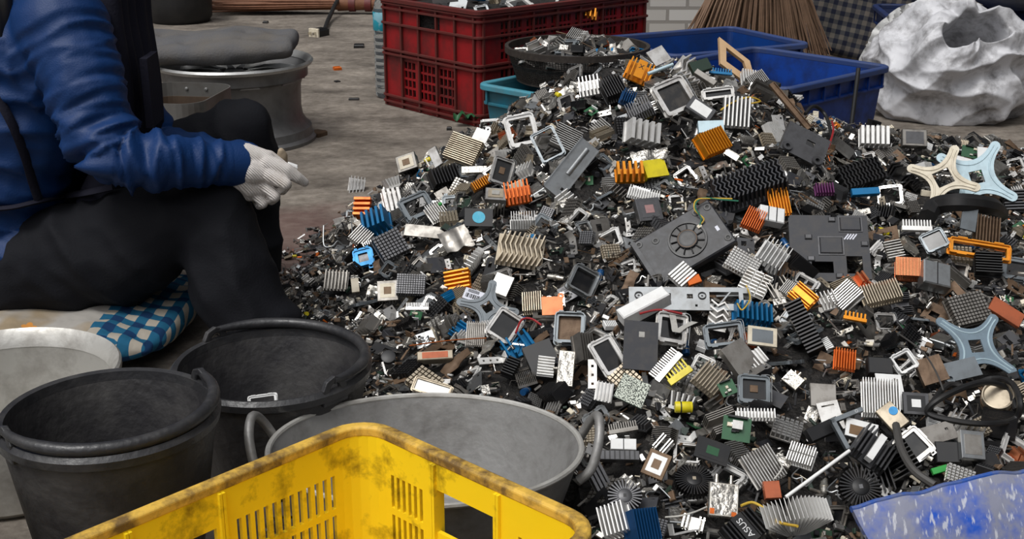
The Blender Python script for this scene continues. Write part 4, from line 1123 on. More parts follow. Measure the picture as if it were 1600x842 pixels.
def frame(w, l, h, bar=0.14, m='zinc_steel', plate=None, tabs=True, paste=None, lever=True, clear=False):
    b = min(w, l) * bar
    r0 = min(w, l) * 0.10
    q = MB().ring_prism(rrect(w, l, r0, 3), rrect(w - 2 * b, l - 2 * b, max(r0 - b * 0.5, r0 * 0.3), 3), 0, h)
    q.ring_prism(rrect(w * 1.07, l * 1.07, r0 * 1.1, 3), rrect(w * 0.99, l * 0.99, r0, 3), h * 0.1, h * 0.4)
    q.ring_prism(rrect(w, l, r0, 3), rrect(w - 0.5 * b, l - 0.5 * b, r0 * 0.9, 3), h, h * 1.35)
    for sx_, sy_ in ((0.3, 0.5), (-0.3, 0.5), (0.3, -0.5), (-0.3, -0.5)):
        q.box((sx_ * w, sy_ * (l + b * 0.3), h * 0.8), (w * 0.16, b * 0.35, h * 1.3))
    q.box((0, l / 2 + b * 0.12, h * 0.9), (w * 0.3, b * 0.25, h * 0.6)); q.box((w / 2 + b * 0.1, l * 0.12, h * 0.9), (b * 0.25, l * 0.4, h * 0.6)); q.box((-w / 2 - b * 0.1, -l * 0.1, h * 0.9), (b * 0.25, l * 0.35, h * 0.6))
    parts = [('frame_body', q, m, False)]
    if tabs:
        t = MB().plate(b * 1.2, b * 0.9, h * 0.5, [(0, 0, b * 0.45, b * 0.35)], h * 0.2, Matrix.Translation((w * 0.32, -l / 2 - b * 0.42, 0)))
        t.box((w * 0.32, -l / 2 + b * 0.1, h * 0.4), (b * 1.2, b * 0.3, h * 0.5))
        parts.append(('tab', t, m, False))
    if plate:
        parts.append(('inner_plate', MB().box((0, 0, h * 0.22), (w - 2 * b + 0.001, l - 2 * b + 0.001, h * 0.3)), plate, False))
        if paste: parts.append(('chip', MB().cbox((0, l * 0.04, h * 0.45), (w * 0.26, l * 0.26, h * 0.3), h * 0.05), paste, False))
    if lever:
        pts = bez([(w / 2 + b * 0.5, -l / 2, h), (w / 2 + b * 0.5, 0, h * 1.1), (w / 2 + b * 0.5, l * 0.45, h * 1.2), (w / 2 - b * 0.3, l / 2 + b * 0.4, h * 1.3), (w * 0.25, l / 2 + b * 0.35, h * 1.2)], 5)
        parts.append(('lever', MB().tube(pts, b * 0.13, 6), 'zinc_steel' if m != 'zinc_steel' else 'aluminium', True))
    return parts
def chip_sink(w, l, h, m='dull_aluminium', plate='cream_ceramic', core='brown_paste', n=7):   # seen from the side that sat on the processor
    f = MB(); pit = w / n
    for i in range(n):
        f.box((-w / 2 + pit * (i + 0.5), 0, h * 0.37), (pit * 0.4, l, h * 0.74))
    return [('fin_block', f, m, False), ('base_plate', MB().cbox((0, 0, h * 0.85), (w, l, h * 0.24), h * 0.03), m, False),
            ('paste_square', MB().box((0, 0, h * 0.985), (w * 0.72, l * 0.72, h * 0.04)), plate, False),
            ('chip', MB().box((0, 0, h * 1.01), (w * 0.36, l * 0.36, h * 0.05)), core, False)]
def plate(w, l, h, m='zinc_steel', cuts=(), lip=True, bosses=0):
    q = MB().plate(w, l, h, [(a * w, b * l, c * w, d * l) for a, b, c, d in cuts])
    parts = [('sheet', q, m, False)]
    if lip:
        parts.append(('flange', MB().box((-w / 2 + h / 2, 0, -h * 1.5), (h, l, h * 4)), m, False))
    if bosses:
        bm_ = MB()
        for k in range(bosses):
            bm_ = MB().lathe([(h * 3, h), (h * 2.6, h * 2.4), (h * 1.2, h * 2.4), (h * 1.1, h), (0.0002, h)], 12, Matrix.Translation(((-0.36 + 0.72 * (k % 2)) * w, (-0.36 + 0.72 * (k // 2 % 2)) * l, 0)))
            parts.append(('boss', bm_, m, True))
    return parts
def block(w, l, h, m='grey_metal', top=None, stripes=0, sm=None):
    parts = [('body', MB().cbox((0, 0, h / 2), (w, l, h), min(w, l, h) * 0.08), m, False)]
    if top: parts.append(('top_panel', MB().box((0, 0, h * 1.01), (w * 0.72, l * 0.7, h * 0.06)), top, False))
    if stripes:
        s = MB()
        for k in range(stripes): s.box((-w / 2 + w * (k + 1) / (stripes + 1), 0, h * 0.99), (w * 0.04, l * 0.94, h * 0.06))
        parts.append(('groove', s, sm or 'black_plastic', False))
    return parts
def radial(r, h, n=32, m='black_anodised', top='grey_metal'):
    f = MB()
    for k in range(n):
        a = 2 * PI * k / n
        f.box((r * 0.68, 0, h * 0.5), (r * 0.64, 2 * PI * r / n * 0.34, h), Matrix.Rotation(a, 4, 'Z'))
    c = MB().lathe([(0.0003, 0), (r * 0.42, 0), (r * 0.42, h * 1.04), (r * 0.38, h * 1.1), (0.0003, h * 1.1)], 24)
    return [('core', c, m, True), ('fin_ring', f, m, False), ('centre_mark', MB().box((0, 0, h * 1.12), (r * 0.18, r * 0.2, h * 0.04)), top, False)]
def xbracket(s, h, m='blue_grey_steel', hole=0.16, arm=0.105, ridge=None):
    pts = []; N = 12
    for q in range(4):
        a = R(45 + 90 * q); d = Vector((math.cos(a), math.sin(a))); e = Vector((-d.y, d.x))
        tip = d * s * 0.5
        for k in range(7):
            t = R(-90 + 180 * k / 6)
            p = tip + d * math.cos(t) * arm * s * 0.62 + e * math.sin(t) * arm * s * 0.62
            pts.append((p.x, p.y))
        a2 = R(45 + 90 * (q + 1)); d2 = Vector((math.cos(a2), math.sin(a2))); e2 = Vector((-d2.y, d2.x))
        p0 = tip + e * arm * s * 0.62; p3 = d2 * s * 0.5 - e2 * arm * s * 0.62
        mid = (d + d2).normalized() * s * 0.235
        for k in range(1, N):
            t = k / N
            p = p0 * (1 - t) ** 2 + (mid * 2 - (p0 + p3) * 0.5) * 2 * t * (1 - t) + p3 * t ** 2
            pts.append((p.x, p.y))
    n = len(pts)
    inner = []
    for x, y in pts:
        k = max(abs(x), abs(y)); f_ = hole * s * 0.5 / k
        # a square opening, turned with the arms
        inner.append((x * f_, y * f_))
    q = MB().ring_prism(pts, inner, 0, h)
    rid = []
    for k_ in range(4):
        a = R(45 + 90 * k_); a2 = R(135 + 90 * k_)
        d, d2 = Vector((math.cos(a), math.sin(a))), Vector((math.cos(a2), math.sin(a2)))
        e, e2 = Vector((-d.y, d.x)), Vector((-d2.y, d2.x))
        p0 = d * s * 0.5 + e * arm * s * 0.25; p3 = d2 * s * 0.5 - e2 * arm * s * 0.25
        mid = (d + d2).normalized() * s * 0.175
        path = []
        for k in range(15):
            t = k / 14
            p = p0 * (1 - t) ** 2 + (mid * 2 - (p0 + p3) * 0.5) * 2 * t * (1 - t) + p3 * t ** 2
            path.append((p.x, p.y, h))
        rid.append(MB().tube(path, h * 0.55, 6))
    parts = [('plate', q, m, False)] + [('embossed_ridge', r_, ridge or m, True) for r_ in rid]
    return parts
def tuner(w, l, h, m='tinplate', studs=2):
    parts = [('case', MB().cbox((0, 0, h / 2), (w, l, h), h * 0.1), m, False), ('lid', MB().box((0, 0, h * 1.0), (w * 0.9, l * 0.9, h * 0.12)), 'foil', False)]
    for k in range(studs):
        x = (-0.25 + 0.5 * k) * w if studs > 1 else 0
        parts.append(('coax_socket', MB().lathe([(h * 0.3, 0), (h * 0.3, l * 0.1), (h * 0.24, l * 0.1), (h * 0.24, l * 0.26), (h * 0.1, l * 0.26), (h * 0.1, 0)], 14, Matrix.Translation((x, l / 2, h / 2)) @ Matrix.Rotation(R(-90), 4, 'X')), m, True))
    return parts
def board(w, l, h=0.0016, m='green_board'):
    parts = [('board', MB().box((0, 0, h / 2), (w, l, h)), m, False)]
    r = random.Random(int(w * 1e5 + l * 1e4))
    for k in range(4):
        cx, cy = r.uniform(-0.32, 0.32) * w, r.uniform(-0.34, 0.34) * l
        parts.append(('component', MB().cbox((cx, cy, h + 0.002), (w * r.uniform(0.12, 0.25), l * r.uniform(0.1, 0.22), 0.004), 0.0006), r.choice(['black_plastic', 'tinplate', 'cream_ceramic']), False))
    parts.append(('connector', MB().box((0, l * 0.46, h + 0.003), (w * 0.7, l * 0.08, 0.006)), r.choice(['white_paint', 'black_plastic']), False))
    return parts
def can(r, l, m='yellow_paint', stripe='ink', cap='tinplate'):
    parts = [('can_body', MB().lathe([(0.0003, -l / 2), (r * 0.94, -l / 2), (r, -l * 0.46), (r, l * 0.36), (r * 0.92, l * 0.4), (r, l * 0.44), (r * 0.94, l / 2), (0.0003, l / 2)], 20, Matrix.Translation((0, 0, r)) @ Matrix.Rotation(R(90), 4, 'Y')), m, True)]
    if stripe: parts.append(('stripe', MB().lathe([(r * 1.004, -l * 0.2), (r * 1.012, -l * 0.19), (r * 1.012, -l * 0.13), (r * 1.004, -l * 0.12)], 20, Matrix.Translation((0, 0, r)) @ Matrix.Rotation(R(90), 4, 'Y')), stripe, True))
    return parts
def clip(w, l, r=0.0016, m='zinc_steel'):
    return [('wire_clip', MB().tube(bez([(-w / 2, l / 2, 0.004), (-w / 2, -l / 2, 0.002), (-w * 0.2, -l * 0.6, 0.004), (0, -l * 0.4, 0.008), (w * 0.2, -l * 0.6, 0.004), (w / 2, -l / 2, 0.002), (w / 2, l / 2, 0.01)], 5), r, 6), m, True)]
def rod(l, r, m='zinc_steel', n=10):
    return [('rod', MB().cyl((-l / 2, 0, r), (l / 2, 0, r), r, None, n), m, True)]
def strip(w, l, h=0.0015, m='dull_aluminium', bend=0.3, holes=True):
    q = MB().plate(w, l * 0.7, h, [(0, k * l * 0.2, w * 0.3, w * 0.3) for k in ((-1, 0, 1) if holes else ())], 0, Matrix.Translation((0, -l * 0.15, 0)))
    q.box((0, l * 0.2 + 0.0005, l * 0.14), (w, h, l * 0.28))
    return [('strip', q, m, False)]
def foilpiece(w, l, h, m='foil'):
    N = 14; rows = []
    for i in range(N + 1):
        x = -w / 2 + w * i / N
        top = []; 
        for j in range(7):
            y = -l / 2 + l * j / 6
            z = h * 1.2 * noise.noise(Vector((x * 40, y * 40, w * 100))) + h * 0.5 * noise.noise(Vector((x * 110, y * 110, 3)))
            top.append((x + 0.08 * w * noise.noise(Vector((y * 60, i, 1))) * (i in (0, N)), y * (1 + 0.25 * noise.noise(Vector((x * 50, j, 9)))), z + h))
        rows.append(top + [(a, b, c - 0.0012) for a, b, c in reversed(top)])
    return [('torn_sheet', MB().rings(rows), m, True)]
def fan_plate(w, l, h, m='charcoal_plastic'):
    r = min(w, l) * 0.33
    N = 28
    parts = [('housing', MB().cbox((0, 0, h * 0.45), (w, l, h * 0.9), h * 0.12), m, False)]
    M = Matrix.Translation((w * 0.06, 0, h * 0.9))
    parts.append(('shroud_ring', MB().lathe([(r * 1.08, 0), (r * 1.06, h * 0.14), (r * 0.96, h * 0.14), (r * 0.94, -h * 0.02), (r * 1.08, 0)], 40, M), 'black_plastic', True))
    parts.append(('fan_well', MB().lathe([(0.0003, h * 0.01), (r * 0.93, h * 0.01), (r * 0.93, h * 0.02), (0.0003, h * 0.02)], 40, M), 'black_plastic', True))
    hub = MB().lathe([(r * 0.56, 0), (r * 0.56, h * 0.24), (r * 0.5, h * 0.28), (r * 0.3, h * 0.27), (0.0003, h * 0.27)], 32, M)
    bl = [('fan_blade', MB().box((r * 0.74, 0, h * 0.11), (r * 0.34, r * 0.05, h * 0.14), M @ Matrix.Rotation(2 * PI * k / 11, 4, 'Z') @ Matrix.Rotation(R(18), 4, 'X')), 'black_plastic', False) for k in range(11)]
    parts.append(('fan_hub', hub, 'black_plastic', True, bl))
    parts.append(('rust_ring', MB().lathe([(r * 0.47, 0), (r * 0.49, h * 0.288), (r * 0.52, h * 0.284), (r * 0.5, 0)], 32, M), 'rusty_steel', True))
    for a, b in ((-0.42, 0.40), (-0.42, -0.40), (0.44, 0.36), (0.44, -0.36), (0.30, 0.38), (-0.24, 0.3)):
        parts.append(('screw_boss', MB().lathe([(l * 0.07, 0), (l * 0.065, h * 0.06), (l * 0.035, h * 0.06), (l * 0.03, 0.0), (0.0003, 0.0)], 14, Matrix.Translation((a * w, b * l, h * 0.9))), 'black_plastic', True))
    parts.append(('side_channel', MB().box((-w * 0.47, 0, h * 0.95), (w * 0.05, l * 0.96, h * 0.4)), m, False))
    parts.append(('label_sticker', MB().box((w * 0.40, -l * 0.1, h * 0.91), (w * 0.035, l * 0.1, 0.0006)), 'paper_label', False))
    parts.append(('cable', MB().tube(bez([(w * 0.25, l * 0.12, h), (w * 0.33, l * 0.16, h * 1.2), (w * 0.30, l * 0.38, h * 1.5), (w * 0.38, l * 0.52, h * 1.6), (w * 0.55, l * 0.40, h * 1.3), (w * 0.72, l * 0.25, h * 0.9)], 7), 0.0016, 6), 'yellow_wire', True))
    parts.append(('cable', MB().tube(bez([(w * 0.25, l * 0.10, h), (w * 0.31, l * 0.2, h * 1.3), (w * 0.32, l * 0.42, h * 1.6), (w * 0.44, l * 0.5, h * 1.5), (w * 0.62, l * 0.3, h * 1.2), (w * 0.76, l * 0.14, h)], 7), 0.0016, 6), 'green_wire', True))
    parts.append(('connector', MB().box((w * 0.25, l * 0.1, h), (w * 0.05, l * 0.06, h * 0.16)), 'cream_ceramic', False))
    return parts
def big_shield(w, l, h, m='charcoal_plastic'):
    cuts = [(-0.10, -0.29, 0.27, 0.17), (0.30, -0.25, 0.20, 0.26), (-0.5, 0.5, 0.03, 0.08), (0.5, -0.5, 0.10, 0.08), (-0.5, -0.5, 0.08, 0.14), (0.08, 0.5, 0.08, 0.05)]
    q = MB().plate(w, l, h, [(a * w, b * l, c * w, d * l) for a, b, c, d in cuts])
    parts = [('sheet', q, m, False)]
    for a, b, c, d in ((0.02, 0.03, 0.28, 0.24), (0.28, 0.36, 0.26, 0.20)):
        parts.append(('raised_square', MB().cbox((a * w, b * l, h + 0.002), (c * w, d * l, 0.004), 0.0018), m, False))
        parts.append(('square_border', MB().plate(c * w * 1.16, d * l * 1.16, 0.0016, [(0, 0, c * w * 1.04, d * l * 1.04)], h, Matrix.Translation((a * w, b * l, 0))), 'grey_metal', False))
    for a, b in ((-0.26, 0.16), (-0.24, -0.17), (0.05, 0.43), (0.1, -0.42), (0.44, 0.06)):
        parts.append(('boss', MB().cbox((a * w, b * l, h + 0.002), (w * 0.09, l * 0.07, 0.004), 0.0016), 'grey_metal', False))
    s = MB()
    for k in range(4): s.box((0, 0, h + 0.0004), (w * 0.016, l * 0.10, 0.0008), Matrix.Translation(((0.22 + 0.035 * k) * w, 0.17 * l, 0)) @ Matrix.Rotation(R(-35), 4, 'Z'))
    parts.append(('stripe_mark', s, 'paper_label', False))
    return parts
def io_bracket(w, l, h, m='zinc_steel'):
    cuts = [(0.28, 0.04, 0.24, 0.52), (0.0, 0.10, 0.05, 0.2), (0.46, 0.1, 0.05, 0.3), (-0.18, 0.1, 0.05, 0.26), (-0.30, 0.1, 0.05, 0.26), (0.05, -0.3, 0.02, 0.1), (0.2, -0.32, 0.02, 0.1)]
    q = MB().plate(w, l, h, [(a * w, b * l, c * w, d * l) for a, b, c, d in cuts])
    parts = [('sheet', q, m, False), ('flange', MB().box((0, l / 2 - h / 2, -h * 3), (w * 0.98, h, h * 7)), m, False)]
    for a in (-0.42, 0.1):
        parts.append(('hole_ring', MB().lathe([(l * 0.16, h), (l * 0.155, h * 1.8), (l * 0.12, h * 1.8), (l * 0.12, h * 0.9), (0.0003, h * 1.05)], 20, Matrix.Translation((a * w, l * 0.12, 0))), 'black_plastic', True))
    parts.append(('cross_bar', MB().box((0.28 * w, 0.04 * l, h * 0.5), (w * 0.012, l * 0.7, h), Matrix.Translation((0.28 * w, 0, 0)) @ Matrix.Rotation(R(-38), 4, 'Z') @ Matrix.Translation((-0.28 * w, 0, 0))), m, False))
    return parts
def channel(w, l, h, m='zinc_steel'):   # a long pressed bracket with a groove down its middle
    return [('sheet', MB().plate(w, l, 0.0025, [(0.25 * w, -0.36 * l, w * 0.12, l * 0.05)]), m, False), ('groove', MB().tube([(0.05 * w, -l * 0.12, 0.0025), (0.05 * w, l * 0.4, 0.0025)], w * 0.12, 10, None, True, 0.5), m, True),
            ('edge_fold', MB().box((-w * 0.48, 0, h / 2), (w * 0.05, l, h)), m, False), ('edge_fold', MB().box((w * 0.48, l * 0.1, h / 2), (w * 0.05, l * 0.8, h)), m, False)]
def wood_frame(w, l, h, m='pale_wood'):
    o = [(-w * 0.5, l * 0.5), (-w * 0.42, -l * 0.18), (w * 0.16, -l * 0.5), (w * 0.5, -l * 0.42), (w * 0.34, l * 0.02)]
    i = [(-w * 0.30, l * 0.26), (-w * 0.27, -l * 0.10), (w * 0.12, -l * 0.30), (w * 0.29, -l * 0.26), (w * 0.19, -l * 0.02)]
    return [('frame_body', MB().ring_prism(o, i, 0, h), m, False)]
def comb(w, l, h, n=9, m='bright_aluminium'):
    q = MB().box((0, -l * 0.3, h / 2), (w, l * 0.4, h))
    for k in range(n): q.box((-w / 2 + w * (k + 0.5) / n, l * 0.2, h / 2), (w / n * 0.42, l * 0.6 + 0.0002, h))
    return [('comb', q, m, False)]
def stack_fins(w, l, h, n=12, m='aluminium', fan=0.0):       # thin sheets stood side by side on a base, spreading like a fan if asked
    f = MB()
    for i in range(n):
        t = (i + 0.5) / n - 0.5
        f.box((0, 0, h * 0.5), (w / n * 0.22, l, h), Matrix.Translation((t * w * (1 - fan * 0.6), 0, 0)) @ Matrix.Rotation(t * fan * 2, 4, 'Y'))
    return [('fin_block', f, m, False), ('base_plate', MB().box((0, 0, h * 0.04), (w * (1 - fan * 0.6) * 1.02, l * 0.7, h * 0.1)), m, False)]
def zig(w, l, h, n=7, m='aluminium'):      # nested sheets bent like arrowheads
    parts = []
    f = MB()
    for k in range(n):
        x = -w / 2 + w * (k + 0.5) / n; t = w / n * 0.14
        f.rings([[(x + o - t, y, 0), (x + o + t, y, 0), (x + o + t, y, h), (x + o - t, y, h)] for o, y in ((0, -l / 2), (w / n * 0.9, -l * 0.2), (w / n * 0.2, 0.1 * l), (w / n * 0.9, l / 2))])
    return [('fin_block', f, m, False), ('base_plate', MB().box((w * 0.05, 0, -h * 0.06), (w * 1.05, l, h * 0.12)), m, False)]
def cable_loop(pts, r, m):
    return [('cable', MB().tube(bez(pts, 9), r, 8), m, True)]
def text_mesh(txt, size, ext=0.0006):
    c = bpy.data.curves.new('lettering', 'FONT'); c.body = txt; c.size = size; c.extrude = ext; c.align_x = 'CENTER'; c.align_y = 'CENTER'
    o = bpy.data.objects.new('lettering', c); COL.objects.link(o)
    me = bpy.data.meshes.new_from_object(o.evaluated_get(bpy.context.evaluated_depsgraph_get()))
    bpy.data.objects.remove(o); bpy.data.curves.remove(c)
    me.materials.clear()
    return me

def assemble(name, parts, M, label, cat, group=None):
    lone = len(parts) == 1 and not (len(parts[0]) > 4 and parts[0][4])
    root = None
    if not lone:
        root = thing(name, label, cat, group=group)
        root.matrix_world = M
    for p in parts:
        o = obj(p[0] if not lone else name, p[1], p[2], root, p[3])
        if lone:
            o.matrix_world = M; tag(o, label, cat, group); root = o
        for q in (p[4] if len(p) > 4 else ()):
            obj(q[0], q[1], q[2], o, q[3])
    return root
def facing(az, el, roll):
    a, e_ = R(az), R(el)
    n = Vector((math.sin(a) * math.cos(e_), -math.cos(a) * math.cos(e_), math.sin(e_)))
    x = Vector((1, 0, 0)); x = (x - n * x.dot(n)).normalized(); y = n.cross(x)
    r = R(roll)
    X = x * math.cos(r) + y * math.sin(r); Y = n.cross(X)
    return Matrix(((X.x, Y.x, n.x), (X.y, Y.y, n.y), (X.z, Y.z, n.z))).to_4x4()
# ---------------------------------------------------------------- the pieces one can pick out in the photograph
HEROES = []        # (px, py, radius in px, short phrase)
USED = set()
def hero(name, cat, fn, px, py, w, l, h, az, el, roll, ref, extra='', lift=0.010, at=None, sink=0.5):
    p = at if at is not None else hit(px, py, lift)
    s = depth(p) / FPX
    parts = fn(w * s, l * s, h * s)
    M = facing(az, el, roll)
    n = M.to_3x3() @ Vector((0, 0, 1))
    M.translation = p - n * (h * s * sink)
    label = (ref + ' ' + extra).strip()
    assert label.lower() not in USED, label
    USED.add(label.lower())
    HEROES.append((px, py, max(w, l) * 0.5, ref, p.copy()))
    return assemble(name, parts, M, label, cat)
def F(m='aluminium', n=8, **k): return lambda w, l, h: fins(w, l, h, n, m=m, **k)
def S(px, py, w, l, h, az, el, roll, ref, extra='', m='aluminium', n=8, lift=0.010, at=None, **k):
    return hero('heat_sink', 'heat sink', F(m, n, **k), px, py, w, l, h, az, el, roll, ref, extra, lift, at)
def FR(px, py, w, l, h, az, el, roll, ref, extra='', lift=0.012, at=None, **k):
    return hero('mounting_frame', 'mounting frame', lambda a, b, c: frame(a, b, c, **k), px, py, w, l, h, az, el, roll, ref, extra, lift, at)
def CH_(px, py, w, l, h, az, el, roll, ref, extra='', lift=0.012, at=None, **k):
    return hero('heat_sink', 'heat sink', lambda a, b, c: chip_sink(a, b, c, **k), px, py, w, l, h, az, el, roll, ref, extra, lift, at)
def PL(px, py, w, l, h, az, el, roll, ref, extra='', lift=0.012, at=None, **k):
    return hero('metal_plate', 'plate', lambda a, b, c: plate(a, b, c, **k), px, py, w, l, h, az, el, roll, ref, extra, lift, at)
def BX(px, py, w, l, h, az, el, roll, ref, extra='', lift=0.010, name='metal_block', cat='block', at=None, **k):
    return hero(name, cat, lambda a, b, c: block(a, b, c, **k), px, py, w, l, h, az, el, roll, ref, extra, lift, at)
def PN(px, py, w, l, h, az, el, roll, ref, extra='', lift=0.010, at=None, **k):
    return hero('heat_sink', 'heat sink', lambda a, b, c: pins(a, b, c, **k), px, py, w, l, h, az, el, roll, ref, extra, lift, at)

# --- the big pieces first
hero('fan_housing', 'fan', fan_plate, 1068, 382, 142, 88, 18, -20, 42, 27, 'dark plate with a round blower fan', 'in the middle of the heap', 0.03)
hero('shield_plate', 'plate', big_shield, 1296, 388, 122, 122, 3, -8, 50, -4, 'big black pressed shield plate', 'with two cutouts, standing on the heap', 0.03)
hero('slot_bracket', 'bracket', io_bracket, 1078, 467, 190, 42, 2.5, -4, 52, -2, 'long silver bracket with round holes', 'lying across the heap', 0.03)
BX(1006, 479, 84, 24, 24, -25, 62, 27, 'long plain white metal bar', 'on the silver holed bracket', 0.045, name='metal_bar', cat='bar', m='white_paint')
PL(1001, 540, 54, 80, 3, 5, 40, -4, 'dark grey flat card', 'with a tiny pale square', 0.035, m='charcoal_plastic', lip=False)
hero('mottled_board', 'board', lambda w, l, h: [('board', MB().box((0, 0, h / 2), (w, l, h)), 'speckled_board', False), ('edge_rim', MB().plate(w * 1.02, l * 1.02, h * 0.6, [(0, 0, w * 0.96, l * 0.96)], h * 0.2), 'dark_green_board', False)], 988, 610, 52, 46, 4, 10, 48, -22, 'speckled black and white square board', 'below the dark flat card', 0.03) if False else None
channel_ = hero('press_bracket', 'bracket', channel, 893, 262, 36, 110, 5, 20, 35, -36, 'long grooved pale steel bracket', 'sloping down the heap', 0.02)
FR(1053, 152, 56, 56, 8, 10, 38, 28, 'big square silver frame round black plastic', 'high on the heap', 0.03, m='aluminium', plate='smoked_plastic', bar=0.13)
S(1172, 292, 112, 56, 34, -25, 58, 12, 'huge black heat sink of wavy fins', 'on the upper slope', m='charcoal_plastic', n=16, lift=0.03, wave=0.3, thick=0.34)
hero('cross_bracket', 'bracket', lambda w, l, h: xbracket(w, h, 'cross_steel', 0.17, 0.105, 'pale_blue_steel'), 1525, 541, 128, 128, 2.5, 12, 48, 8, 'blue-grey four-armed cross bracket', 'with white ridges', 0.035)
hero('cross_bracket', 'bracket', lambda w, l, h: xbracket(w, h, 'pale_blue_steel', 0.17), 1526, 277, 122, 122, 2.5, -5, 34, 12, 'pale blue four-armed cross bracket', 'high beside the white card', 0.04)
hero('cross_bracket', 'bracket', lambda w, l, h: xbracket(w, h, 'cream_ceramic', 0.26, 0.12), 1474, 278, 100, 100, 3, -20, 36, 20, 'cream four-armed cross bracket', 'leaning by the pale blue one', 0.028)
hero('cross_bracket', 'bracket', lambda w, l, h: xbracket(w, h, 'blue_grey_steel', 0.2, 0.13), 762, 480, 86, 86, 2.5, 5, 50, 35, 'dull grey cross bracket half buried', 'by the white barcode label', 0.012)
S(1004, 208, 54, 34, 30, 22, 30, -6, 'white heat sink of five thick fins', 'near the top', m='bright_aluminium', n=5, lift=0.028, thick=0.62)
S(1366, 214, 46, 30, 22, -6, 34, -4, 'bright white six-finned heat sink', 'by the blue crate', m='bright_aluminium', n=6, lift=0.028, thick=0.75)
S(1376, 622, 58, 60, 22, -10, 48, -6, 'large white heat sink of narrow fins', 'above the white strip heat sink', m='bright_aluminium', n=14, lift=0.035, thick=0.4)
PL(1392, 612, 42, 62, 2, 12, 52, 0, 'plain white plate with a grey spot', 'behind the large white heat sink', 0.02, m='white_paint', lip=False)
S(1366, 702, 62, 56, 26, 15, 48, -38, 'black and silver heat sink with a white strip', 'low on the heap', m='grey_metal', n=9, lift=0.035, gap=0.26, thick=0.5)
hero('radial_heat_sink', 'heat sink', lambda w, l, h: radial(w / 2, h, 30, 'black_anodised'), 1343, 763, 66, 66, 16, 0, 48, 8, 'round black heat sink of radial fins', 'above the blue scoop', 0.03)
hero('tuner_box', 'tuner', lambda w, l, h: tuner(w, l, h), 1130, 782, 46, 54, 12, 4, 44, -6, 'rust-stained shiny tuner box with sockets', 'low on the heap', 0.03)
S(1192, 729, 54, 56, 16, 6, 46, 28, 'light grey square heat sink of even fins', 'above the rusty orange box', n=11, lift=0.03, m='aluminium')
hero('fan_fins', 'heat sink', lambda w, l, h: stack_fins(w, l, h, 18, 'bright_aluminium', 0.9), 1243, 806, 62, 40, 54, 0, 60, 8, 'white heat sink spread like a fan', 'beside the yellow wire', 0.03)
S(962, 814, 46, 48, 40, -30, 40, 12, 'white square heat sink by the yellow crate', '', m='bright_aluminium', n=7, lift=0.03)
S(1002, 822, 46, 50, 40, 30, 38, 10, 'blue heat sink leaning on a white one', '', m='navy_anodised', n=9, lift=0.03)
asus = S(1162, 828, 66, 46, 18, 12, 50, 38, 'black heat sink with white lettering', 'at the foot of the heap', m='black_anodised', n=9, lift=0.025, gap=0.0, thick=0.5)
sz = depth(asus.matrix_world.translation) / FPX
pt_ = obj('lettered_panel', MB().box((0, 0, 18 * sz), (22 * sz, 48 * sz, 1.5 * sz)), 'black_plastic', asus)
lt = obj('lettering', text_mesh('ASUS', 15 * sz), 'white_lettering', pt_)
lt.location = (0, 0, 19.0 * sz); lt.rotation_euler = (0, 0, R(90)); pt_.location = (0, 0, 0.0005)
# --- upper left slope
S(557, 293, 26, 32, 16, 15, 30, -6, 'small dark-gapped silver heat sink', 'at the thin upper edge', n=5, m='aluminium', thick=0.3)
S(566, 324, 34, 26, 14, -5, 40, 88, 'small orange heat sink', 'beside the teal blue one at the thin edge', m='orange_anodised', n=4, thick=0.6)
CH_(638, 257, 32, 28, 22, -18, 35, 14, 'beige processor heat sink', 'tilted on the upper edge', m='dull_aluminium')
BX(681, 246, 15, 34, 6, -30, 30, 25, 'slanted grey flat bar', 'above the black square block', name='metal_bar', cat='bar', m='aluminium', lift=0.02)
S(694, 276, 46, 28, 24, 20, 40, 22, 'black square heat sink', 'below the slanted grey bar', m='black_plastic', n=9)
S(724, 234, 44, 52, 14, -10, 36, 66, 'large sand-coloured heat sink of fine fins', 'on the upper slope', m='tan_aluminium', n=13, lift=0.02)
PL(752, 212, 25, 22, 2, -15, 40, -25, 'small white square plate with a ring', 'beside the teal crate', m='white_paint', lip=False, lift=0.03)
FR(784, 268, 33, 44, 5, 20, 34, -14, 'narrow silver frame round a black plate', 'beside the fin sink', m='aluminium', plate='black_plastic', paste='rusty_steel', bar=0.12, lift=0.02)
hero('pierced_strip', 'strip', lambda w, l, h: block(w, l, h, 'tinplate', None, 6, 'foil'), 741, 266, 40, 12, 6, 0, 45, 2, 'shiny pierced tin strip', 'by the silver frame', 0.02)
S(752, 287, 34, 14, 18, 10, 36, 32, 'black and gold narrow heat sink', 'above the orange one', m='gold_anodised', n=9, mb_='black_plastic')
CH_(774, 315, 33, 26, 38, 6, 62, -2, 'upright heat sink with yellow paste on top', 'beside the orange one', m='aluminium', plate='tan_aluminium', core='grey_paste')
S(808, 301, 42, 32, 22, -10, 52, 8, 'orange heat sink with slotted side', 'on the upper slope', m='orange_anodised', n=7, lift=0.02)
S(588, 347, 42, 36, 32, -32, 48, 12, 'teal blue heat sink', 'at the thin upper edge', m='blue_anodised', n=5, lift=0.02, thick=0.6)
S(613, 314, 30, 38, 16, 10, 40, 14, 'silver heat sink with three dark slots', 'above the grey square frame', n=4, thick=0.75)
FR(651, 323, 48, 38, 6, 14, 42, 30, 'dull grey square frame', 'empty, with cut corners', m='blue_grey_steel', plate=None, bar=0.17, lever=False, lift=0.02)
S(682, 331, 30, 30, 14, 10, 44, 34, 'silver square heat sink with a green dot', '', n=8)
PL(748, 340, 44, 30, 3, 4, 40, 0, 'black plate with a round blue sticker', '', m='black_plastic', lip=False, lift=0.018)
S(817, 345, 40, 20, 24, 0, 58, 2, 'bright upright finned heat sink', 'below the slotted orange one', m='bright_aluminium', n=10, thick=0.35)
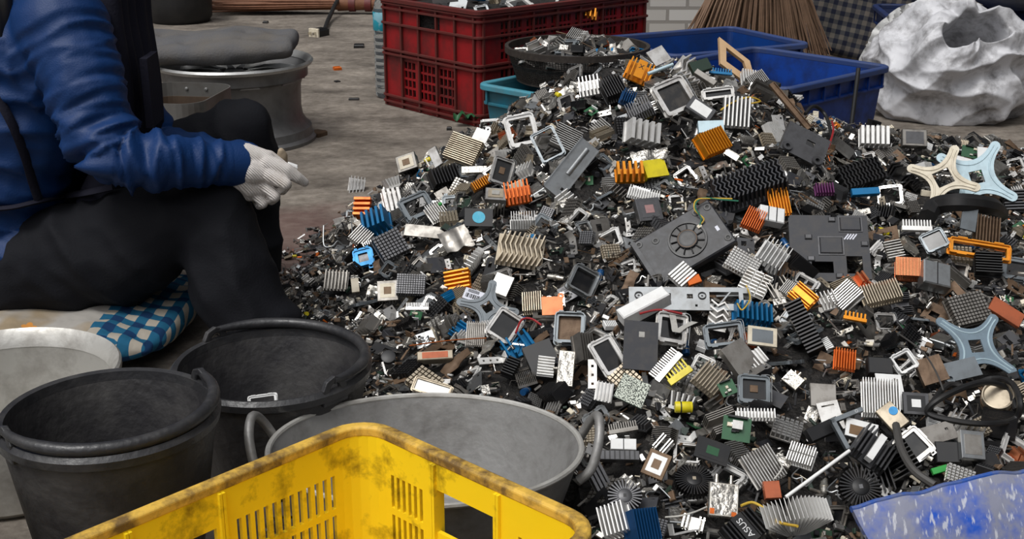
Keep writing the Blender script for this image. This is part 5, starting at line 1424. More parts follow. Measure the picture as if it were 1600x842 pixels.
PN(610, 384, 46, 44, 16, 12, 44, 32, 'grey pin heat sink in a silver frame', '', m='grey_metal', lift=0.02)
S(564, 370, 30, 30, 12, 10, 46, -36, 'striped square heat sink', 'below the teal blue one', n=8)
hero('wire_clip', 'clip', lambda w, l, h: clip(w, l, 0.002), 528, 366, 44, 36, 4, 0, 50, 5, 'bent wire clip by dusty yellow foam', '', 0.012)
PL(664, 362, 64, 20, 3, -5, 44, -8, 'long dusty grey plate', 'below the green-dotted heat sink', m='dull_aluminium', lip=True)
hero('heat_sink', 'heat sink', lambda w, l, h: zig(w, l, h, 9, 'tan_aluminium'), 810, 390, 70, 56, 14, 5, 46, -8, 'dusty heat sink of arrowhead fins', 'on the slope', 0.018)
hero('torn_sheet', 'metal sheet', lambda w, l, h: foilpiece(w, l, h, 'dull_aluminium'), 712, 374, 46, 40, 4, 0, 50, 25, 'dented dull torn sheet', 'left of the arrowhead fins', 0.012)
FR(568, 403, 30, 30, 5, -8, 46, 14, 'blue square frame with grey centre', 'near the trouser leg', m='blue_anodised', plate='grey_metal', bar=0.24, lever=False)
# --- lower left spread
S(525, 438, 38, 32, 10, 0, 40, -3, 'ribbed silver heat sink', 'on the spread near the trouser leg', n=7, m='dull_aluminium')
PN(642, 445, 45, 34, 10, 0, 42, -2, 'dark grey pin heat sink', 'lying flat on the thin spread', m='grey_metal', nx=12, ny=9)
CH_(606, 456, 32, 34, 12, 0, 44, 4, 'grey heat sink with beige paste square', 'on the thin spread', m='dull_aluminium')
BX(555, 446, 12, 24, 4, 0, 45, 8, 'small cream lettered chip', 'on the thin spread', m='cream_ceramic', name='relay_block')
hero('radial_heat_sink', 'heat sink', lambda w, l, h: stack_fins(w, l, h, 9, 'bright_aluminium', 0.8), 738, 410, 44, 12, 26, 0, 55, 60, 'half ring of white ribs', 'on the lower slope', 0.015)
BX(784, 446, 30, 36, 9, -5, 46, -22, 'light grey square metal case', 'beside the grey cross bracket', m='aluminium', name='drive_case', cat='case', lift=0.02)
bc = PL(744, 463, 40, 19, 2, 0, 45, -20, 'white barcode label on a tin', 'beside the grey cross bracket', m='paper_label', lip=False, lift=0.024)
S(743, 522, 30, 40, 8, 0, 44, -3, 'flat pale heat sink of fine fins', 'on the grey spread', n=10, m='dull_aluminium')
FR(788, 510, 42, 50, 8, 12, 42, -32, 'slim silver frame round black glass', 'below the cross bracket', m='aluminium', plate='black_glass', bar=0.12)
BX(680, 558, 56, 16, 14, 0, 55, 4, 'long copper-topped box', 'near the grey basin', m='tan_aluminium', top='terracotta_copper', name='metal_box', cat='box')
hero('disc', 'disc', lambda w, l, h: [('disc', MB().lathe([(0.0003, 0), (w / 2, 0), (w / 2, h), (w * 0.44, h * 1.1), (0.0003, h * 1.1)], 28), 'black_plastic', True)], 607, 558, 23, 23, 6, 0, 52, 0, 'thick black plastic disc', 'beside the copper-topped box', 0.012)
hero('heat_sink', 'heat sink', lambda w, l, h: comb(w, l, h, 14), 652, 479, 36, 12, 4, 0, 44, 0, 'white comb-shaped strip', 'below the dark grey pin heat sink', 0.015)
hero('cell_panel', 'panel', lambda w, l, h: frame(w, l, h, 0.12, 'tan_aluminium', 'bright_aluminium', False, None, False), 675, 607, 60, 24, 5, 0, 46, -18, 'tin tray with two white panes', 'just behind the grey basin', 0.016)
S(832, 474, 32, 32, 20, -12, 44, 2, 'tan slotted heat sink', 'behind the copper plate', m='tan_aluminium', n=9)
hero('metal_plate', 'plate', lambda w, l, h: plate(w, l, h, 'copper', (), False, 0), 863, 478, 33, 30, 3, 0, 40, 2, 'shiny copper plate with a round ear', '', 0.03)
# --- top of the heap
hero('heat_sink', 'heat sink', lambda w, l, h: zig(w, l, h, 4, 'blue_anodised'), 930, 96, 50, 40, 18, 8, 44, 8, 'bright blue stepped heat sink', 'on the wire basket', 0.03, at=W(930, 98, 4.42))
ox = S(999, 112, 42, 34, 16, 12, 40, -22, 'orange heat sink stamped with an X', 'by the wire basket', m='gold_anodised', n=7, lift=0.03, gap=0.34)
sz = depth(ox.matrix_world.translation) / FPX
pq = obj('stamped_panel', MB().box((0, 0, 16 * sz), (14 * sz, 33 * sz, 1.2 * sz)), 'gold_anodised', ox)
lt = obj('lettering', text_mesh('X', 11 * sz, 0.0004), 'ink', pq); lt.location = (0, 4 * sz, 16.8 * sz)
S(921, 134, 35, 28, 18, -15, 46, 6, 'bright silver heat sink of six fins', 'by the wire basket', m='bright_aluminium', n=6, lift=0.02)
PL(1029, 88, 30, 28, 4, 10, 42, 32, 'pale grey square plate', 'at the very top of the heap', m='aluminium', lip=False, lift=0.05)
S(981, 153, 22, 24, 14, 20, 40, -20, 'small dark blue heat sink', 'near the top', m='navy_anodised', n=6, lift=0.02)
S(958, 140, 36, 38, 24, -10, 50, 20, 'black heat sink of thin fins', 'near the top', m='black_anodised', n=9, lift=0.012)
hero('heat_sink', 'heat sink', lambda w, l, h: zig(w, l, h, 6, 'aluminium'), 1078, 110, 50, 42, 14, 15, 38, -35, 'silver heat sink of curved folded fins', 'at the top', 0.03)
FR(815, 204, 46, 50, 6, 6, 32, 14, 'white square frame with notched edge', 'on the upper slope', m='bright_aluminium', plate=None, bar=0.13, lift=0.03, lever=False)
FR(856, 226, 38, 52, 4, -15, 34, 24, 'thin grey wire-like frame', 'over the notched white frame', m='blue_grey_steel', plate=None, bar=0.08, lever=False, lift=0.035)
S(884, 217, 40, 42, 14, 12, 38, 66, 'striped black and silver heat sink', 'above the grooved bracket', n=11, m='aluminium', mb_='black_plastic', lift=0.02)
S(1000, 172, 40, 28, 24, -30, 42, 18, 'dark grey heat sink of even fins', 'behind the white five-finned one', m='grey_metal', n=10, lift=0.02)
S(1113, 223, 50, 38, 20, 20, 40, 28, 'amber heat sink of slanting fins', 'right of the white five-finned one', m='gold_anodised', n=10, lift=0.03)
S(984, 269, 46, 26, 24, 0, 54, 2, 'amber heat sink beside a yellow plate', '', m='gold_anodised', n=5, lift=0.025, thick=0.55)
PL(1024, 263, 38, 30, 3, 20, 42, 16, 'bright yellow square plate', 'beside the amber heat sink', m='yellow_paint', lip=True, lift=0.025)
hero('torn_sheet', 'metal sheet', lambda w, l, h: foilpiece(w, l, h), 1014, 244, 56, 20, 5, 0, 48, 8, 'crumpled shiny foil strip', 'above the yellow plate', 0.03)
PL(1111, 198, 40, 20, 3, 0, 38, 2, 'pale blue steel rectangle', 'above the amber heat sink', m='pale_blue_steel', lip=True, lift=0.04)
FR(1122, 147, 48, 17, 8, -4, 30, 6, 'narrow silver case with a small window', 'near the top', m='aluminium', plate='black_glass', bar=0.25, lever=False, tabs=False, lift=0.03)
S(1151, 176, 44, 50, 14, -4, 34, -6, 'black and white striped heat sink', 'with a yellow wire across', m='bright_aluminium', mb_='black_plastic', n=7, lift=0.03, thick=0.45)
BX(1094, 172, 44, 26, 10, 10, 40, -34, 'dark case with a white strip', 'near the top', m='grey_metal', top='white_paint', name='drive_case', cat='case', lift=0.02)
hero('splintered_wood', 'frame', wood_frame, 1149, 92, 62, 64, 8, 12, 30, -6, 'broken pale wooden frame', 'sticking up from the top of the heap', 0.05, at=W(1150, 94, 3.78))
BX(1094, 104, 34, 20, 8, 15, 40, 24, 'dark green plastic wedge', 'at the top of the heap', m='dark_green_board', name='plastic_block', lift=0.05)
hero('heat_sink', 'heat sink', lambda w, l, h: comb(w, l, h, 9, 'blue_anodised'), 1126, 112, 36, 10, 4, 0, 40, -6, 'thin bright blue comb', 'under the wooden frame', 0.04)
BX(1102, 122, 38, 10, 8, 0, 42, -38, 'dusty grey ceramic resistor bar', 'at the top of the heap', m='dull_aluminium', name='resistor', cat='resistor', lift=0.05)
hero('steel_rod', 'rod', lambda w, l, h: rod(w, h / 2, 'pale_blue_steel'), 1032, 108, 44, 6, 6, 0, 45, 24, 'pale blue metal rod', 'beside the stamped orange heat sink', 0.06)
# --- upper right
hero('heat_sink', 'heat sink', lambda w, l, h: stack_fins(w, l, h, 11, 'zinc_steel', 0.15), 1277, 157, 46, 16, 26, 4, 60, -3, 'tall grey comb of thin fins', 'against the bright blue crate', 0.03)
PL(1258, 226, 72, 54, 3, 16, 40, -24, 'dark grey plate with a square window', 'on the upper slope', m='grey_metal', cuts=((0.1, 0.1, 0.2, 0.18),), lift=0.03, bosses=2)
BX(1428, 217, 38, 28, 12, -4, 34, -4, 'small dull box with a black square', 'beside the white six-finned heat sink', m='dull_aluminium', top='grey_metal', name='metal_box', cat='box', lift=0.025)
hero('steel_rod', 'bar', lambda w, l, h: [('bar', MB().box((0, 0, h / 2), (w, l, h)), 'rusty_steel', False), ('edge_fold', MB().box((0, l * 0.4, h), (w * 0.96, l * 0.16, h)), 'rusty_steel', False)], 1234, 166, 94, 9, 5, 10, 40, -54, 'long rusty brown bar', 'leaning down the upper slope', 0.05)
hero('steel_rod', 'rod', lambda w, l, h: rod(w, h / 2, 'black_rubber'), 1336, 148, 88, 7, 7, 0, 18, 83, 'black rod standing upright', 'in front of the bright blue crate', 0.05, at=W(1336, 150, 3.82))
S(1343, 274, 78, 38, 22, 12, 44, 22, 'curved black heat sink', 'below the dark windowed plate', m='black_plastic', n=12, lift=0.02, wave=0.2)
BX(1501, 255, 38, 22, 5, 8, 42, -14, 'white tile with a small red mark', 'behind the pale blue cross bracket', m='white_paint', name='chip_tile', cat='tile', lift=0.03)
hero('circuit_board', 'circuit board', lambda w, l, h: board(w, l), 1520, 238, 34, 20, 3, 0, 40, -14, 'small green circuit board', 'beside a plain white card', 0.02)
PL(1540, 240, 26, 20, 2, 5, 38, -6, 'plain small white card', 'at the far edge of the heap', m='white_paint', lip=False, lift=0.03)
S(1218, 316, 32, 44, 12, 0, 40, 6, 'tall gold heat sink of upright fins', 'under the huge black heat sink', m='gold_anodised', n=7, lift=0.012)
S(1178, 343, 32, 36, 12, -8, 46, -28, 'copper-orange heat sink of fine fins', 'under the huge black heat sink', m='orange_anodised', n=9, lift=0.03)
BX(1204, 338, 40, 26, 20, 12, 42, -8, 'white box with two slots', 'above the black shield plate', m='white_paint', stripes=2, name='metal_box', cat='box', lift=0.025)
hero('heat_sink', 'heat sink', lambda w, l, h: comb(w, l, h, 10), 1432, 353, 46, 18, 8, -6, 42, -4, 'white comb heat sink', 'above the copper block', 0.03)
BX(1352, 300, 44, 12, 8, 0, 44, 4, 'bright cyan bar', 'below the curved black heat sink', m='blue_anodised', name='metal_bar', cat='bar', lift=0.025)
S(1288, 296, 30, 18, 12, 0, 46, 2, 'small purple heat sink', 'above the black shield plate', m='purple_anodised', n=7, lift=0.025)
S(1542, 360, 40, 46, 14, 4, 42, -12, 'dark brown heat sink of coarse fins', 'behind the orange frame', m='rusty_steel', n=8, lift=0.02)
PL(1514, 342, 24, 42, 3, 5, 44, -16, 'light blue-grey tab plate', 'below the pale blue cross bracket', m='blue_grey_steel', lip=False, lift=0.035)
FR(1530, 391, 92, 27, 8, -4, 44, -12, 'orange plastic frame', 'lying across the slope', m='gold_anodised', plate=None, bar=0.2, lever=False, lift=0.03)
FR(1460, 376, 36, 32, 5, -20, 40, 20, 'dark tilted frame by the orange one', '', m='blue_grey_steel', plate='black_glass', bar=0.1, lever=False, lift=0.03)
S(1544, 413, 38, 40, 18, -12, 46, 82, 'black heat sink of thick teeth', 'below the orange frame', m='black_anodised', n=8, lift=0.025)
S(1418, 421, 38, 32, 22, -14, 46, -8, 'brushed copper block of fine fins', '', m='copper', n=16, thick=0.7, lift=0.03)
BX(1460, 432, 44, 42, 24, 12, 48, -10, 'pale grey metal box with a groove', 'beside the copper block', m='zinc_steel', stripes=1, name='metal_box', cat='box', lift=0.03)
S(1376, 459, 60, 34, 20, -8, 50, 12, 'champagne heat sink of many fins', 'below the black shield plate', m='tan_aluminium', n=14, lift=0.03)
S(1321, 464, 36, 44, 20, -25, 46, -52, 'silver heat sink below the shield plate', '', n=9, lift=0.02, m='aluminium')
S(1255, 463, 30, 40, 14, -14, 42, 42, 'gold heat sink with a smooth top strip', '', m='gold_anodised', n=7, gap=0.35, lift=0.025)
PN(1512, 484, 62, 50, 18, 8, 44, 16, 'large grey pin heat sink', 'above the blue-grey cross bracket', m='dull_aluminium', nx=11, ny=9, lift=0.02)
hero('heat_sink', 'heat sink', lambda w, l, h: comb(w, l, h, 6, 'gold_anodised'), 1336, 495, 36, 14, 5, 0, 46, -12, 'yellow comb with a square hole', '', 0.02)
S(1207, 400, 46, 48, 24, 10, 46, -34, 'white corrugated heat sink', 'beside the black shield plate', m='bright_aluminium', n=7, lift=0.02, thick=0.3)
PN(1160, 412, 50, 38, 12, 4, 46, -32, 'silver heat sink of tiny pins', 'below the fan plate', m='aluminium', nx=10, ny=8, lift=0.03)
S(1180, 442, 42, 44, 10, -6, 46, 60, 'flat silver heat sink cut into squares', 'above the bright blue one', m='aluminium', n=7, notch=3, lift=0.025)
BX(1572, 488, 54, 26, 7, 10, 44, -34, 'terracotta copper bar', 'at the edge of the picture', m='terracotta_copper', name='metal_bar', cat='bar', lift=0.025)
S(1066, 430, 32, 34, 12, -6, 46, -48, 'white heat sink of flat fins', 'under the fan plate', m='bright_aluminium', n=6, lift=0.025, thick=0.7)
BX(1084, 438, 22, 14, 6, 0, 46, 20, 'short orange bar beside white fins', '', m='orange_anodised', name='metal_bar', cat='bar', lift=0.03)
CH_(1012, 330, 40, 38, 18, 18, 40, 12, 'grey heat sink with a pink chip', 'above the fan plate', m='grey_metal', plate='grey_metal', core='pink_chip', lift=0.02)
S(1006, 304, 50, 20, 10, 0, 46, -16, 'white ribbed heat sink', 'above the pink chip', m='bright_aluminium', n=13, lift=0.025)
# --- middle and lower heap
S(1176, 491, 62, 32, 24, 14, 50, -4, 'bright blue heat sink', 'under the holed silver bracket', m='blue_anodised', n=8, lift=0.02, thick=0.5)
FR(950, 556, 40, 58, 6, 14, 42, 30, 'white oblong frame round black glass', 'beside the dark card', m='bright_aluminium', plate='black_glass', bar=0.14, lift=0.025)
S(912, 545, 28, 46, 24, 40, 38, 8, 'grey heat sink stood on edge', 'left of the white oblong frame', m='dull_aluminium', n=6, lift=0.02)
FR(890, 514, 46, 50, 12, -6, 40, -4, 'deep grey frame holding a brown grid', '', m='blue_grey_steel', plate='rusty_steel', bar=0.12, lift=0.02, lever=False)
FR(910, 440, 42, 44, 10, 24, 40, -24, 'tilted steel frame', 'above the copper plate', m='zinc_steel', plate='black_glass', bar=0.11, lift=0.02)
FR(1131, 524, 58, 36, 12, -6, 38, 6, 'open blue-grey steel frame', 'right of the socket module', m='blue_grey_steel', plate=None, bar=0.15, lift=0.025)
FR(1049, 515, 48, 50, 10, 8, 46, -8, 'silver socket module with a ribbon cable', '', m='aluminium', plate='black_glass', bar=0.15, lift=0.03)
hero('heat_sink', 'heat sink', lambda w, l, h: zig(w, l, h, 4, 'aluminium'), 1122, 496, 42, 30, 12, 0, 42, 78, 'silver heat sink of bent fins', 'above the open steel frame', 0.025)
hero('heat_sink', 'heat sink', lambda w, l, h: comb(w, l, h, 7, 'yellow_paint'), 1058, 581, 42, 26, 5, -10, 44, 34, 'bright yellow slotted fins', 'below the socket module', 0.025)
hero('heat_sink', 'heat sink', lambda w, l, h: comb(w, l, h, 14, 'aluminium'), 1040, 570, 58, 22, 6, -12, 44, 48, 'grey comb bar beside yellow fins', '', 0.035)
S(1110, 592, 44, 46, 16, 12, 46, -40, 'tan heat sink of deep fins', 'below the open steel frame', m='tan_aluminium', n=8, lift=0.025)
PL(1160, 562, 44, 62, 3, 18, 44, 34, 'grey steel channel with two holes', '', m='dull_aluminium', cuts=((0.2, -0.28, 0.14, 0.08), (-0.05, -0.36, 0.14, 0.08)), lift=0.035)
BX(1191, 526, 46, 32, 5, 6, 46, -6, 'cream board with a grey tab', 'below the bright blue heat sink', m='cream_ceramic', top='blue_grey_steel', name='ceramic_board', cat='board', lift=0.02)
hero('heat_sink', 'heat sink', lambda w, l, h: fins(w, l, h, 6, m='bright_aluminium', base=0.06), 1180, 560, 36, 26, 6, 0, 46, 34, 'white grille of thin bars', 'beside the steel channel', 0.03)
hero('circuit_board', 'circuit board', lambda w, l, h: board(w, l), 1137, 606, 26, 24, 3, 0, 46, 22, 'bright green square circuit board', '', 0.03)
hero('capacitor', 'capacitor', lambda w, l, h: can(h / 2, w), 1068, 636, 27, 18, 18, 0, 50, 0, 'yellow capacitor', 'lying below the speckled board', 0.02)
FR(1178, 609, 48, 44, 7, 4, 42, -4, 'grey frame round a dusty black plate', '', m='blue_grey_steel', plate='black_plastic', paste='rusty_steel', bar=0.13, lift=0.02)
hero('tuner_box', 'tuner', lambda w, l, h: tuner(w, l, h, 'tinplate', 1), 884, 577, 60, 26, 10, 0, 46, 84, 'shiny tin tuner with one long socket', '', 0.02)
PL(846, 558, 46, 50, 3, 0, 44, 22, 'black tilted plate', 'behind the white ribbed tile', m='black_plastic', lip=True, lift=0.02)
S(853, 572, 34, 26, 6, 4, 46, 84, 'small white ribbed tile', 'on the black tilted plate', m='bright_aluminium', n=7, lift=0.03)
S(944, 612, 28, 32, 6, 10, 46, -10, 'white slatted heat sink', 'beside the basin handle', m='bright_aluminium', n=5, lift=0.02, thick=0.3)
gb = hero('circuit_board', 'circuit board', lambda w, l, h: board(w, l), 1151, 670, 44, 40, 3, 0, 46, -10, 'green circuit board with a small heat sink', '', 0.025)
S(1181, 648, 62, 16, 16, -4, 48, -2, 'long white side-slotted heat sink', '', m='bright_aluminium', n=12, lift=0.025)
CH_(1112, 706, 54, 36, 12, 10, 44, -18, 'black plate with a green chip', 'above the tuner box', m='black_plastic', plate='black_plastic', core='green_board', lift=0.03)
CH_(1026, 727, 36, 42, 14, -14, 44, -26, 'brown-rimmed white ceramic square', '', m='brown_paste', plate='white_paint', core='rusty_steel', lift=0.025)
BX(974, 695, 40, 18, 10, 0, 46, -2, 'white box with a dark cable', 'above the dull grey bar', m='white_paint', stripes=1, name='metal_box', cat='box', lift=0.025)
BX(968, 713, 62, 16, 12, 0, 50, -1, 'dull grey notched bar', 'below the white cabled box', m='grey_metal', stripes=7, name='metal_bar', cat='bar', lift=0.02)
S(934, 745, 28, 44, 12, 14, 46, 26, 'grey heat sink with four slots', 'beside the yellow crate', m='grey_metal', n=4, lift=0.02, thick=0.8)
hero('radial_heat_sink', 'heat sink', lambda w, l, h: radial(w / 2, h, 26, 'grey_metal', 'black_plastic'), 976, 776, 54, 54, 12, 0, 50, 0, 'dark ring of short fins', 'above the white square heat sink', 0.012)
hero('radial_heat_sink', 'heat sink', lambda w, l, h: radial(w / 2, h, 34, 'black_anodised', 'tan_aluminium'), 1084, 752, 60, 60, 14, 0, 66, 0, 'dark round finned ring', 'beside the tuner box', 0.01)
hero('heat_sink', 'heat sink', lambda w, l, h: comb(w, l, h, 12, 'dull_aluminium'), 973, 668, 46, 16, 5, 0, 46, 10, 'dull narrow comb', 'below the white slatted heat sink', 0.02)
BX(1206, 766, 26, 28, 10, 6, 46, 4, 'rusty orange square box', 'below the light grey square heat sink', m='terracotta_copper', name='metal_box', cat='box', lift=0.015)
PL(1298, 650, 34, 48, 3, -4, 46, 10, 'white plate with two slots', '', m='aluminium', cuts=((0, 0.36, 0.6, 0.05), (0, -0.36, 0.6, 0.05)), lip=False, lift=0.03)
hero('corner_bracket', 'bracket', lambda w, l, h: [('arm', MB().box((0, l * 0.5 - h * 0.5, 0), (w, h, h * 1.4)), 'blue_grey_steel', False), ('arm', MB().box((-w * 0.5 + h * 0.5, -l * 0.02, 0), (h, l, h * 1.4)), 'blue_grey_steel', False), ('screw_hole', MB().lathe([(h * 0.4, h * 0.7), (h * 0.4, h * 0.75), (h * 0.2, h * 0.75), (h * 0.2, h * 0.7)], 12, Matrix.Translation((w * 0.3, l * 0.5 - h * 0.5, 0))), 'zinc_steel', True)], 1334, 668, 56, 52, 7, 0, 46, 22, 'grey steel corner bracket', 'beside the white slotted plate', 0.04)
PL(1346, 672, 50, 30, 3, 6, 46, -14, 'white card with a brown patch', 'beside the corner bracket', m='white_paint', lip=False, lift=0.03)
FR(1428, 696, 44, 48, 7, -14, 44, 36, 'silver diamond-set frame', 'beside the black hose', m='aluminium', plate='black_glass', bar=0.16, lift=0.025, lever=False)
BX(1480, 708, 38, 34, 16, -6, 42, -2, 'black square box', 'beside the silver cased box', m='black_plastic', name='plastic_block', lift=0.015)
BX(1518, 696, 38, 46, 12, 8, 42, -4, 'silver case with an inset lid', 'above the blue scoop', m='zinc_steel', top='dull_aluminium', name='drive_case', cat='case', lift=0.03)
PN(1500, 744, 44, 30, 10, 8, 48, -20, 'pale pin heat sink', 'above the blue scoop', m='aluminium', nx=7, ny=6, lift=0.025)
PL(1462, 678, 64, 30, 3, 0, 48, 16, 'dull brown plate with holes', 'below the black hose', m='dull_aluminium', cuts=((-0.3, 0, 0.08, 0.14), (0.3, 0.1, 0.08, 0.14)), lift=0.02)
CH_(1430, 632, 40, 36, 12, 0, 44, -4, 'dark heat sink with a white square', 'beside the black hose', m='grey_metal', plate='black_plastic', core='white_paint', lift=0.02)
BX(1394, 652, 30, 44, 10, -16, 44, 34, 'tan metal box with a blue disc', 'on the large white heat sink', m='tan_aluminium', name='metal_box', cat='box', lift=0.05)
hero('metal_can', 'can', lambda w, l, h: [('can_body', MB().lathe([(0.0003, 0), (w / 2, 0), (w / 2, h), (w * 0.46, h * 1.02), (w * 0.42, h * 0.9), (0.0003, h * 0.9)], 32), 'tan_aluminium', True), ('band', MB().lathe([(w * 0.5, h * 0.3), (w * 0.52, h * 0.34), (w * 0.52, h * 0.5), (w * 0.5, h * 0.54)], 32), 'rusty_steel', True)], 1558, 624, 48, 48, 30, -20, 52, 0, 'round tin can', 'inside the black hose loop', 0.02)
BX(1286, 618, 40, 38, 6, 0, 46, -4, 'grey dusty square plate', 'above the white slotted plate', m='dull_aluminium', name='drive_case', cat='case', lift=0.02)
BX(1286, 672, 58, 22, 14, 14, 46, 26, 'black oblong bar', 'beside the white slotted plate', m='black_plastic', name='plastic_block', lift=0.03)
S(1320, 562, 34, 34, 12, 0, 46, -10, 'dark orange heat sink', 'below the row of black fins', m='orange_anodised', n=8, lift=0.02)
FR(1412, 566, 34, 32, 8, 0, 44, 28, 'small white open frame', 'beside the black block', m='white_paint', plate=None, bar=0.13, lever=False, tabs=False, lift=0.03)
BX(1374, 574, 38, 28, 18, 0, 46, -4, 'black block with a shiny edge', 'beside the small white frame', m='black_plastic', name='plastic_block', lift=0.02)
PL(1456, 578, 40, 44, 3, -14, 46, 14, 'brown rusty plate', 'left of the grey dented plate', m='rusty_steel', lip=True, lift=0.02)
PL(1500, 578, 62, 32, 3, 0, 48, 14, 'grey dented plate with a screw', 'under the blue-grey cross bracket', m='blue_grey_steel', lip=False, bosses=1, lift=0.012)
hero('heat_sink', 'heat sink', lambda w, l, h: fins(w, l, h, 15, m='black_anodised', thick=0.55), 1258, 512, 96, 28, 24, -30, 42, -72, 'long row of black fins', 'standing upright on the slope', 0.03)
S(1252, 712, 42, 34, 20, -20, 50, -24, 'white heat sink with split fins', 'beside the black oblong bar', m='bright_aluminium', n=10, notch=2, lift=0.02)
hero('steel_rod', 'rod', lambda w, l, h: rod(w, h / 2, 'white_paint'), 1278, 740, 132, 6, 6, 0, 46, 35, 'long thin white rod', 'lying across the lower heap', 0.045)
BX(1468, 734, 26, 10, 6, 0, 46, 16, 'bright green plastic clip', 'above the blue scoop', m='green_clip', name='plastic_clip', cat='clip', lift=0.02)
S(1360, 706, 8, 8, 4, 0, 50, 0, 'tiny silver heat sink on the strip one', '', n=3) if False else None
# pieces heaped in the wire basket, in the red crate and in the buckets
FR(412, 604, 44, 30, 4, 0, 30, 8, 'white metal frame', 'lying in the black bucket', m='white_paint', plate=None, bar=0.12, lever=False, at=Vector((-0.42, 1.97, 0.155)))
S(765, 768, 46, 30, 14, 0, 55, 8, 'silver heat sink inside the grey basin', '', m='bright_aluminium', n=8, at=Vector((-0.05, 1.70, 0.03)))
S(925, 20, 42, 14, 16, 0, 30, -8, 'gold heat sink seen through the red crate', '', m='gold_anodised', n=6, at=W(912, 20, 5.20))
BX(690, 2, 40, 10, 14, 0, 50, 6, 'white plastic part on top of the red crate', '', m='white_paint', name='plastic_block', at=Vector((-0.26, 5.05, 0.46)))
BX(722, 2, 30, 10, 12, 0, 50, -6, 'bright cyan part on top of the red crate', '', m='blue_anodised', name='plastic_block', at=Vector((-0.14, 5.10, 0.46)))
S(656, 28, 40, 14, 20, 0, 40, 0, 'silver heat sink behind the red crate handle', '', m='bright_aluminium', n=7, at=Vector((-0.33, 5.18, 0.37)))

# sticker, lettering-free bars of the barcode
sz = depth(bc.matrix_world.translation) / FPX
bars = MB(); rb2 = random.Random(3); x = -16.0
while x < 10:
    wdt = rb2.choice([0.5, 0.5, 1.0, 1.5]); bars.box((x * sz, -2.5 * sz, 2.6 * sz), (wdt * sz, 7 * sz, 0.4 * sz)); x += wdt + rb2.choice([0.6, 0.9, 1.3])
for k in range(3): bars.box((-6 * sz, (4 + 1.8 * k) * sz, 2.6 * sz), (18 * sz, 0.7 * sz, 0.4 * sz))
if bc.type == 'MESH':
    obj('barcode', bars, 'ink', bc)
# extra parts on some of them
def deco(label_start, name, mb, m, smooth=False):
    for o in COL.objects:
        if o.parent is None and str(o.get('label', '')).startswith(label_start):
            return obj(name, mb(depth(o.matrix_world.translation) / FPX), m, o, smooth)
deco('black plate with a round blue sticker', 'round_sticker', lambda s: MB().lathe([(0.0003, 3.1 * s), (10 * s, 3.1 * s), (10 * s, 3.6 * s), (0.0003, 3.6 * s)], 28), 'pale_blue_sticker')
deco('dark grey flat card', 'pale_square', lambda s: MB().box((1 * s, 18 * s, 3.2 * s), (9 * s, 9 * s, 0.6 * s)), 'grey_paste')
deco('white tile with a small red mark', 'red_mark', lambda s: MB().box((4 * s, 0, 5.2 * s), (8 * s, 5 * s, 0.5 * s)), 'red_ink')
deco('white card with a brown patch', 'brown_patch', lambda s: MB().box((-6 * s, -3 * s, 3.2 * s), (26 * s, 16 * s, 0.5 * s)), 'brown_paste')
deco('tan metal box with a blue disc', 'blue_disc', lambda s: MB().lathe([(0.0003, 10 * s), (7 * s, 10 * s), (7 * s, 11 * s), (0.0003, 11 * s)], 20, Matrix.Translation((7 * s, 6 * s, 0))), 'blue_anodised')
deco('plain white plate with a grey spot', 'grey_spot', lambda s: MB().lathe([(0.0003, 2 * s), (6 * s, 2 * s), (6 * s, 2.5 * s), (0.0003, 2.5 * s)], 16, Matrix.Translation((10 * s, 18 * s, 0))), 'dull_aluminium')
deco('black and silver heat sink with a white strip', 'white_strip', lambda s: MB().box((0, 0, 18 * s), (11 * s, 50 * s, 12 * s)), 'white_paint')
deco('silver square heat sink with a green dot', 'green_dot', lambda s: MB().lathe([(0.0003, 14 * s), (3.4 * s, 14 * s), (2.4 * s, 16 * s), (0.0003, 16.4 * s)], 14, Matrix.Translation((10 * s, 6 * s, 0))), 'green_clip', True)
deco('green circuit board with a small heat sink', 'heat_sink_block', lambda s: MB().box((0, 4 * s, 6 * s), (16 * s, 14 * s, 8 * s)), 'aluminium')
deco('gold heat sink with a smooth top strip', 'top_strip', lambda s: MB().box((0, 0, 12 * s), (10 * s, 38 * s, 3 * s)), 'gold_anodised')
deco('shiny copper plate with a round ear', 'ear', lambda s: MB().lathe([(2 * s, 0), (5 * s, 0), (5 * s, 3 * s), (2 * s, 3 * s), (2 * s, 0)], 16, Matrix.Translation((14 * s, 16 * s, 0))), 'copper', True)
deco('small white square plate with a ring', 'ring', lambda s: MB().lathe([(2 * s, 0), (4.5 * s, 0), (4.5 * s, 2 * s), (2 * s, 2 * s), (2 * s, 0)], 14, Matrix.Translation((6 * s, 13 * s, 0))), 'zinc_steel', True)
deco('silver socket module', 'ribbon_cable', lambda s: MB().rings([[(p[0] - 5 * s, p[1], p[2]), (p[0] + 5 * s, p[1], p[2]), (p[0] + 5 * s, p[1], p[2] + s), (p[0] - 5 * s, p[1], p[2] + s)] for p in bez([(-2 * s, 26 * s, 10 * s), (2 * s, 6 * s, 13 * s), (6 * s, -8 * s, 14 * s), (16 * s, 2 * s, 15 * s), (34 * s, 16 * s, 13 * s)], 5)]), 'grey_paste')
deco('rust-stained shiny tuner box', 'rust_patch', lambda s: MB().box((-18 * s, -20 * s, 12.4 * s), (7 * s, 9 * s, 1.2 * s)), 'orange_anodised')
deco('rust-stained shiny tuner box', 'rust_patch', lambda s: MB().box((16 * s, -22 * s, 12.4 * s), (8 * s, 7 * s, 1.2 * s)), 'orange_anodised')
